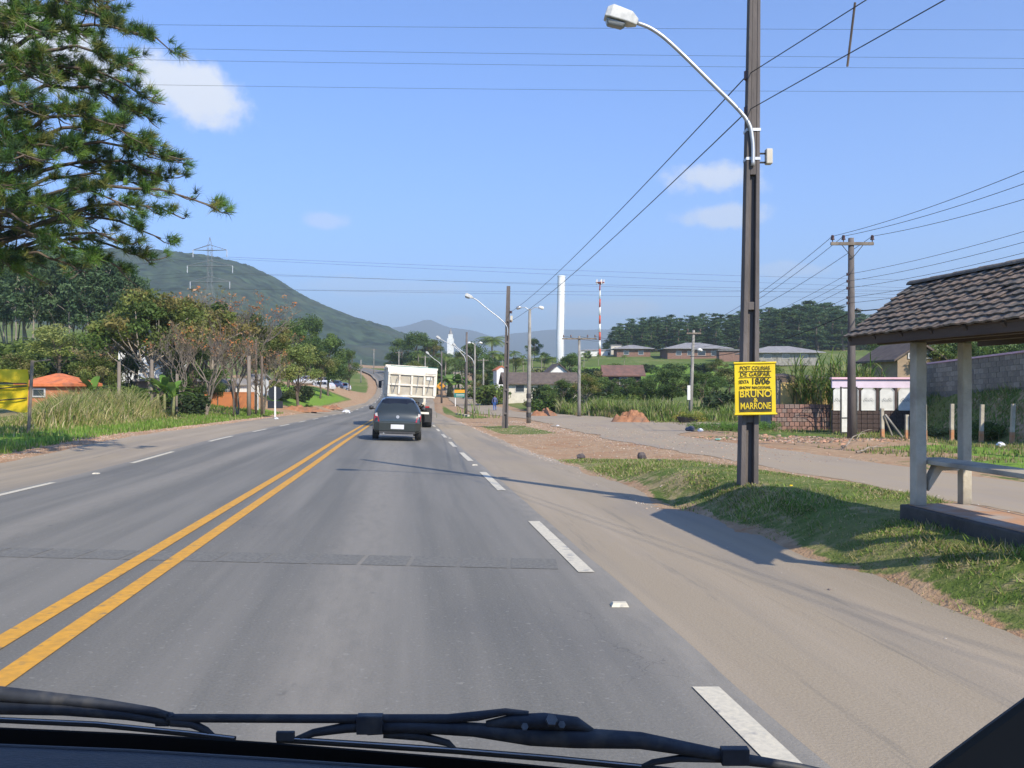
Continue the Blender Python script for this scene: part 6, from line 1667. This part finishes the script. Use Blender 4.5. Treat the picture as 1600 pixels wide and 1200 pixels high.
# person on the side road verge
SKIN = mat('skin', (.30, .17, .11), None, 5, .6); SHIRT = mat('blue_shirt', (.10, .13, .28), (.07, .09, .2), 5, .9); JEAN = mat('blue_jeans', (.03, .10, .32), (.025, .07, .24), 5, .9); HAIR = mat('dark_hair', (.02, .015, .012), None, 5, .9)
def skinned(name, pts, edges, radii, m, parent):
    me = bpy.data.meshes.new(name); me.from_pydata(pts, edges, []); me.materials.append(m)
    o = bpy.data.objects.new(name, me); COL.objects.link(o); o.parent = parent
    s = o.modifiers.new('skin', 'SKIN'); s.use_smooth_shade = True
    sv_ = me.skin_vertices[0].data if me.skin_vertices else None
    if sv_ is None:
        bpy.context.view_layer.update()
    o2 = o
    sl_ = me.skin_vertices[0].data
    for i, r_ in enumerate(radii): sl_[i].radius = (r_, r_)
    sl_[0].use_root = True
    q = o.modifiers.new('sub', 'SUBSURF'); q.levels = 1; q.render_levels = 1
    return o
pb_ = base(773, 99)
pe = thing('person', 'person in a blue shirt and jeans walking along the side road verge', 'person', pb_, .1)
def body(parent):
    pts = [(0, 0, .95), (0, .01, 1.15), (0, 0, 1.38), (0, .0, 1.5), (0, -.02, 1.62), (.09, 0, .88), (.12, .12, .48), (.13, .05, .08), (.13, -.08, .04), (-.09, 0, .88), (-.11, -.08, .48), (-.11, -.22, .10), (-.11, -.33, .05),
           (.18, 0, 1.38), (.24, -.08, 1.12), (.25, -.2, .92), (.25, -.25, .82), (-.18, 0, 1.38), (-.24, .08, 1.12), (-.25, .06, .9), (-.25, .05, .80)]
    ed = [(0, 1), (1, 2), (2, 3), (3, 4), (0, 5), (5, 6), (6, 7), (7, 8), (0, 9), (9, 10), (10, 11), (11, 12), (2, 13), (13, 14), (14, 15), (15, 16), (2, 17), (17, 18), (18, 19), (19, 20)]
    ra = [.13, .12, .14, .055, .095, .09, .065, .045, .04, .09, .065, .045, .04, .055, .042, .032, .03, .055, .042, .032, .03]
    mb = MB()
    o = None
    for a, b_ in ed: mb.tube([pts[a], pts[b_]], [ra[a], ra[b_]], 10)
    # one continuous surface: remeshed union
    o = mb.build('body', None, parent)
    r_ = o.modifiers.new('remesh', 'REMESH'); r_.mode = 'VOXEL'; r_.voxel_size = .018; r_.use_smooth_shade = True
    m = bpy.data.materials.new('clothed_body'); m.use_nodes = True; n_, l_ = m.node_tree.nodes, m.node_tree.links
    tc_ = n_.new('ShaderNodeTexCoord'); sp_ = n_.new('ShaderNodeSeparateXYZ'); l_.new(tc_.outputs['Object'], sp_.inputs[0])
    rp = n_.new('ShaderNodeValToRGB'); rp.color_ramp.interpolation = 'CONSTANT'
    mp_ = n_.new('ShaderNodeMapRange'); mp_.inputs[1].default_value = 0; mp_.inputs[2].default_value = 1.8; l_.new(sp_.outputs[2], mp_.inputs[0]); l_.new(mp_.outputs[0], rp.inputs[0])
    e = rp.color_ramp.elements; e[0].color = (.03, .03, .03, 1); e[0].position = 0; e[1].position = .055; e[1].color = (.03, .10, .32, 1)
    for p_, c_ in ((.53, (.10, .12, .25, 1)), (.82, (.30, .17, .11, 1)), (.895, (.02, .015, .012, 1))): q = e.new(p_); q.color = c_
    l_.new(rp.outputs[0], n_['Principled BSDF'].inputs['Base Color']); n_['Principled BSDF'].inputs['Roughness'].default_value = .85
    o.data.materials.clear(); o.data.materials.append(m)
body(pe)
# ------------------------------------------------------------------ small things
def rock(name, label, u, D, s, m, seed, cat='rock', group=None, sq=.7, x=None):
    n1_, n2_ = 8, 6; V = []; rr = random.Random(seed)
    for i in range(1, n2_):
        th = math.pi * i / n2_
        for k in range(n1_):
            a = 2 * math.pi * k / n1_; r_ = s * rr.uniform(.75, 1.15); V.append((r_ * math.sin(th) * math.cos(a), r_ * math.sin(th) * math.sin(a), r_ * math.cos(th) * sq + s * .3))
    V += [(0, 0, s * sq + s * .3), (0, 0, -s * sq + s * .3)]; Fc = []
    for i in range(n2_ - 2):
        for k in range(n1_): Fc.append((i * n1_ + k, i * n1_ + (k + 1) % n1_, (i + 1) * n1_ + (k + 1) % n1_, (i + 1) * n1_ + k))
    for k in range(n1_): Fc.append((len(V) - 2, (k + 1) % n1_, k)); Fc.append((len(V) - 1, (n2_ - 2) * n1_ + k, (n2_ - 2) * n1_ + (k + 1) % n1_))
    mb = MB(); mb.add(V, Fc); o = mb.build(name, m); o.location = base(u, D); return prop(o, label, cat, group)
RK = mat('dark_rock', (.13, .11, .10), (.07, .06, .06), 6, .95, .6); BAGW = mat('white_plastic_bag', (.75, .76, .78), (.6, .62, .65), 8, .4); BAGD = mat('dark_plastic_bag', (.06, .06, .07), (.1, .1, .12), 8, .35)
rock('rock', 'dark rock at the tip of the grass island nearest the road', 908, 21.8, .13, RK, 1)
rock('rock', 'pointed dark rock at the back edge of the grass island', 1002, 21.5, .12, RK, 2, sq=1.1)
rock('rock', 'small dark stone on the grass left of the nearest lamp pole', 1129, 17.5, .07, RK, 3)
rock('rock', 'grey stone lying in the island grass', 1029, 18.8, .07, RK, 4)
rock('rock', 'pale stone at the back of the island grass', 1107, 18.6, .06, SHC, 5, sq=.4)
rock('rubbish_bag', 'dark rubbish bag beside the white one at the corner of the side road', 1079, 39.6, .24, BAGD, 6, 'rubbish bag')
rock('rubbish_bag', 'small white rubbish bag at the corner of the side road', 1095, 39.2, .14, BAGW, 7, 'rubbish bag')
rock('rubbish_bag', 'white plastic bag on the ground between the two right-hand fence posts', 1564, 27.6, .14, BAGW, 8, 'rubbish bag')
rock('plastic_litter', 'scrap of pale green plastic at the side road edge', 1122, 31, .12, mat('green_plastic', (.25, .5, .38), None, 5, .5), 9, 'litter', sq=.3)
rock('plastic_litter', 'small white litter at the foot of the back-facing sign post', 432, 55, .13, BAGW, 10, 'litter', sq=.6)
rock('plastic_litter', 'white litter on the gravel of the junction', 871, 48.5, .1, BAGW, 11, 'litter', sq=.4)
rock('stone_slab', 'dark stone at the end of the kerb stones below the third lamp pole', 733, 78, .3, RK, 12, sq=.5)
rock('white_sheet', 'bluish white sheet lying on the left lawn before the parked cars', 541, 88, .45, BAGW, 13, 'sheet', sq=.5)
rock('tyre_scrap', 'dark lump at the edge of the left orange soil strip', 491, 79, .3, RK, 14, 'tyre scrap', sq=.6)
rock('yellow_litter', 'tiny yellow scrap on the grass right of the nearest lamp pole', 1236, 10.9, .02, YB, 15, 'litter', sq=.5)
# rubble heap near the gate and loose pebbles
def chips(name, X, Y, s, pal, flat=.6, kind='stuff', lift=.0):
    n_ = len(X); Z = G(X, Y) + lift
    bv = np.array([(-1, -1, -.3), (1, -1, -.3), (1, 1, -.3), (-1, 1, -.3), (-.6, -.7, 1), (.7, -.6, .8), (.6, .7, 1), (-.7, .6, .9)]) * .5
    bf = np.array([(0, 1, 5, 4), (1, 2, 6, 5), (2, 3, 7, 6), (3, 0, 4, 7), (4, 5, 6, 7)])
    a = NR.rand(n_) * 6.283; ca, sa = np.cos(a), np.sin(a)
    sx, sy = s * (.6 + .8 * NR.rand(n_)), s * (.5 + .6 * NR.rand(n_))
    V = np.zeros((n_, 8, 3))
    jx = bv[None, :, 0] * sx[:, None] * (.8 + .4 * NR.rand(n_, 8)); jy = bv[None, :, 1] * sy[:, None] * (.8 + .4 * NR.rand(n_, 8))
    V[:, :, 0] = X[:, None] + jx * ca[:, None] - jy * sa[:, None]; V[:, :, 1] = Y[:, None] + jx * sa[:, None] + jy * ca[:, None]
    V[:, :, 2] = Z[:, None] + bv[None, :, 2] * s[:, None] * flat
    Fc = (np.arange(n_) * 8)[:, None, None] + bf[None]
    return prop(npmesh(name, V.reshape(-1, 3), Fc.reshape(-1, 4), STONE, np.repeat(pick(pal, n_), 8, 0)), kind=kind)
STONE = leafmat('loose_stone', 0.0, .95)
n_ = 2600; X = U(1262, 33) + NR.normal(size=n_) * 1.5; Y = 32.3 + NR.normal(size=n_) * .9
chips('rubble', X, Y, .05 + .12 * NR.rand(n_) ** 2, [(.30, .17, .11), (.32, .24, .18), (.22, .14, .09), (.14, .11, .08)])
Y = 2.5 + 60 * NR.rand(9000) ** 1.6; xo_ = np.where(NR.rand(9000) < .55, 3.42 + NR.normal(size=9000) * .13, 7.25 + NR.normal(size=9000) * .4)
chips('pebbles', xo_ - .1164 * Y, Y, .005 + .016 * NR.rand(9000) ** 4 + .0005 * Y, [(.36, .27, .2), (.3, .19, .12), (.42, .38, .33), (.18, .15, .13)])
Y = 12 + 60 * NR.rand(5000) ** 1.4; xo_ = -9.4 + NR.normal(size=5000) * .35
chips('verge_gravel', xo_ - .1164 * Y, Y, .02 + .03 * NR.rand(5000) ** 3 + .0004 * Y, [(.28, .19, .13), (.26, .15, .09), (.3, .24, .19)])
n_ = 3000; Y = 20 + 42 * NR.rand(n_); xo_ = 4 + 7 * NR.rand(n_)
chips('junction_gravel', xo_ - .1164 * Y, Y, .012 + .022 * NR.rand(n_) ** 3 + .0004 * Y, [(.30, .21, .15), (.28, .17, .11), (.34, .28, .22), (.15, .13, .12)], lift=.012)
# dry branches on the bank foot
for i, (ua, va, Da, ub, vb2, Db, lb) in enumerate(((1320, 700, 27, 1352, 684, 28.5, 'dry pale branch leaning in the weeds at the foot of the crossarm pole'), (1338, 720, 23.5, 1378, 712, 25, 'dry pale branch lying at the side road edge'))):
    a, c = base(ua, Da, .05), base(ub, Db, .35 if i == 0 else .12)
    mb = MB(); limb(mb, a, c, .025, .012, 6, .08); limb(mb, a.lerp(c, .6), c + Vector((.3, .2, .1)), .012, .006, 4, .1); prop(mb.build('dry_branch', PALEBARK, recalc=False), lb, 'branch')
# kerb stones by the third pole
for i in range(4):
    mb = MB(); mb.box((0, 0, .06), (.5, .22, .2)); o = mb.build('kerb_stone', SHC, bevel=.02); o.location = base(715 + i * 5, 84 - i * 2.2); o.rotation_euler.z = R(-60)
    prop(o, 'loose kerb stone in the short line at the foot of the third lamp pole', 'kerb stone', 'kerb stones at the third lamp pole')

# ------------------------------------------------------------------ the car the camera rides in
own = thing('camera_car', 'dark car in the foreground: only its wipers, windscreen edge and dashboard show', 'car', (0, 0, g(0, 0)))
oz = -own.location.z
def Q(u, v, D): p = P(u, v, D); return Vector((p.x, p.y, p.z + oz))
DASH = mat('dashboard_plastic', (.055, .06, .068), (.045, .05, .056), 30, .7, .3, 200); FRIT = mat('windscreen_border', (.006, .006, .006), None, 3, .9, spec=.1); ARM = mat('wiper_black', (.036, .042, .052), (.020, .024, .032), 40, .6, c3=(.10, .095, .085), s3=30, m3=(.55, .8))
def strip(name, up, lo, m, th=.004):
    V = [q for q in up] + [q for q in lo]; n_ = len(up); V += [q + Vector((0, th, 0)) for q in V]
    Fc = []
    for i in range(n_ - 1):
        Fc += [(i, i + 1, n_ + i + 1, n_ + i), (2 * n_ + i, 3 * n_ + i, 3 * n_ + i + 1, 2 * n_ + i + 1), (i, 2 * n_ + i, 2 * n_ + i + 1, i + 1), (n_ + i, n_ + i + 1, 3 * n_ + i + 1, 3 * n_ + i)]
    mb = MB(); mb.add(V, Fc); return mb.build(name, m, own)
fu = [(-700, 1112), (-300, 1124), (0, 1139), (200, 1148), (430, 1163), (715, 1186), (900, 1204), (1100, 1226), (1500, 1275), (1900, 1320)]
strip('windscreen_border', [Q(u, v, .84) for u, v in fu], [Q(u, v + 60, .84) for u, v in fu], FRIT)
du = [(-700, 1139), (-300, 1150), (0, 1164), (200, 1172), (430, 1186), (715, 1206), (900, 1222), (1100, 1240), (1500, 1280), (1900, 1330)]
V = []
for u, v in du: V += [Q(u, v, .80), Q(u, v + 6, .79), Q(u, v + 14, .76), Q(u * 1.0, v + 150, .55), Q(u, v + 600, .42)]
Fc = [(i * 5 + k, i * 5 + 5 + k, i * 5 + 6 + k, i * 5 + 1 + k) for i in range(len(du) - 1) for k in range(4)]
mb = MB(); mb.add(V, Fc); mb.build('dashboard', DASH, own, smooth=True)
mb = MB(); mb.tube([Q(u, v + 1, .797) for u, v in du], .0016, 6); mb.build('dashboard_lip', mat('grey_lip', (.09, .09, .09), None, 9, .6), own)
# right-hand door sill / pillar foot
pl_ = [Q(1395, 1240, .5), Q(1440, 1205, .5), Q(1520, 1145, .5), Q(1612, 1078, .5), Q(1760, 960, .5), Q(2100, 700, .5), Q(2300, 700, .5), Q(2300, 1500, .5), Q(1395, 1500, .5)]
mb = MB(); n_ = len(pl_); mb.add(pl_ + [q + Vector((.04, .03, 0)) for q in pl_], [tuple(range(n_)), tuple(range(n_, 2 * n_))[::-1]] + [(i, (i + 1) % n_, n_ + (i + 1) % n_, n_ + i) for i in range(n_)]); mb.build('pillar_trim', mat('pillar_plastic', (.012, .014, .018), None, 9, .6), own, bevel=.006)
# wipers
WD = .98
def pth(pts, D=WD): return [Q(u, v + 5, D) for u, v in pts]
w1 = MB(); w1.tube(pth([(-160, 1066), (0, 1079), (60, 1085), (150, 1094), (240, 1107), (262, 1113)]), [.0085, .0085, .0078, .0065, .005, .0042], 8); wa = w1.build('wiper_arm', ARM, own, smooth=True)
w1 = MB(); w1.tube(pth([(-60, 1098), (100, 1102), (200, 1112), (268, 1124)]), [.009, .008, .006, .004], 8); w1.tube(pth([(268, 1122), (300, 1126), (322, 1136), (334, 1146)]), [.006, .005, .004, .003], 8); w1.tube(pth([(268, 1110), (262, 1125), (244, 1124)]), .004, 6); w1.build('wiper_yoke', ARM, wa, smooth=True)
w1 = MB(); w1.tube(pth([(-120, 1111), (0, 1120), (150, 1127), (300, 1142), (368, 1150)]), .0032, 6); w1.build('wiper_blade', RUBBER, wa)
w1 = MB(); w1.tube(pth([(-120, 1109), (0, 1117.5), (150, 1124.5), (300, 1139.5), (366, 1147.5)], WD - .003), .0009, 5); w1.build('blade_spine', GALV, wa)
w1 = MB(); w1.tube(pth([(262, 1117), (480, 1118), (700, 1118), (745, 1114), (790, 1107), (826, 1110)]), [.0048, .005, .0052, .0055, .004, .003], 8); wb2 = w1.build('wiper_arm', ARM, own, smooth=True)
w1 = MB(); w1.tube(pth([(575, 1132), (640, 1130), (740, 1135), (830, 1145), (900, 1148), (1000, 1152), (1080, 1166), (1150, 1180), (1250, 1194), (1330, 1210)]), [.0085, .0072, .0080, .0110, .0115, .0095, .0075, .0070, .0045, .003], 8); w1.build('wiper_linkage', ARM, wb2, smooth=True)
w1 = MB(); w1.tube(pth([(760, 1128), (800, 1122), (850, 1122), (900, 1126), (925, 1138)]), [.005, .008, .0095, .008, .004], 8)
w1.build('pivot_cover', ARM, wb2, smooth=True)
w1 = MB(); w1.cyl(Q(862, 1126, WD - .012), Q(862, 1124, WD - .028), .007, .006, 6); w1.cyl(Q(878, 1133, WD - .012), Q(878, 1132, WD - .022), .004, .004, 6); w1.cyl(Q(820, 1136, WD - .012), Q(820, 1135, WD - .018), .004, .004, 6); w1.build('pivot_nut', mat('worn_nut', (.16, .17, .18), (.08, .09, .1), 60, .5), wb2)
w1 = MB(); w1.tube(pth([(600, 1128), (540, 1132), (490, 1140), (458, 1152)]), [.007, .006, .0045, .003], 8); w1.build('wiper_yoke', ARM, wb2, smooth=True)
w1 = MB(); w1.tube(pth([(600, 1140), (660, 1146), (700, 1156), (712, 1168)]), [.006, .005, .004, .003], 8); w1.build('wiper_yoke', ARM, wb2, smooth=True)
w1 = MB(); w1.tube(pth([(1130, 1180), (1060, 1180), (1020, 1186), (1002, 1194)]), [.005, .004, .0035, .003], 8); w1.build('wiper_yoke', ARM, wb2, smooth=True)
w1 = MB(); w1.tube(pth([(433, 1150), (560, 1158), (712, 1168), (860, 1180), (1002, 1194), (1240, 1222)]), .0036, 6); w1.build('wiper_blade', RUBBER, wb2)
w1 = MB(); w1.tube(pth([(436, 1147.6), (560, 1155.6), (712, 1165.6), (860, 1177.6), (1002, 1191.6)], WD - .003), .0009, 5); w1.build('blade_spine', GALV, wb2)
for q_, s_ in ((Q(446, 1150, WD - .002), (.02, .006, .01)), (Q(578, 1131, WD - .004), (.028, .012, .02)), (Q(1148, 1181, WD - .004), (.03, .012, .018))):
    w1 = MB(); w1.box(q_, s_); w1.build('blade_clip', ARM, wb2, bevel=.001)
# roof, hood, body of the same car, real but outside the view
BODY = car_paint('own_car_paint', (.03, .04, .06))
mb = MB(); mb.box2((-.75, -2.2, 1.60 + oz), (.75, .33, 1.645 + oz)); mb.build('roof', BODY, own, bevel=.015)
mb = MB(); mb.prism([(1.02, .93 + oz), (1.75, .60 + oz), (1.85, .30 + oz), (1.02, .30 + oz)], -.78, .78, 'x'); mb.build('hood', BODY, own, bevel=.04)
mb = MB(); mb.box2((-.8, -2.3, .25 + oz), (.8, 1.018, .55 + oz)); mb.build('lower_body', BODY, own, bevel=.03)
for s in (-1, 1):
    mb = MB(); mb.tube([(s * .70, -.6, .56 + oz), (s * .66, -.6, 1.60 + oz)], .04, 8); mb.build('door_pillar', BODY, own)
    for y_ in (-1.6, 1.15):
        mb = MB(); mb.cyl((s * .62, y_, .30 + oz), (s * .82, y_, .30 + oz), .30, .30, 20); mb.build('wheel', RUBBER, own, bevel=.02)

# ------------------------------------------------------------------ haze
HAZE = True
if HAZE:
    hm = bpy.data.materials.new('haze_air'); hm.use_nodes = True
    n, l = hm.node_tree.nodes, hm.node_tree.links
    n.remove(n['Principled BSDF'])
    pv = n.new('ShaderNodeVolumePrincipled'); pv.inputs['Color'].default_value = (.78, .92, 1.0, 1); pv.inputs['Density'].default_value = .00027; pv.inputs['Anisotropy'].default_value = .1
    l.new(pv.outputs[0], n['Material Output'].inputs['Volume'])
    mb = MB(); mb.box2((-9500, -210, -120), (9500, 9000, 620)); hz_ = mb.build('haze', hm); hz_['kind'] = 'stuff'
bpy.context.view_layer.update()
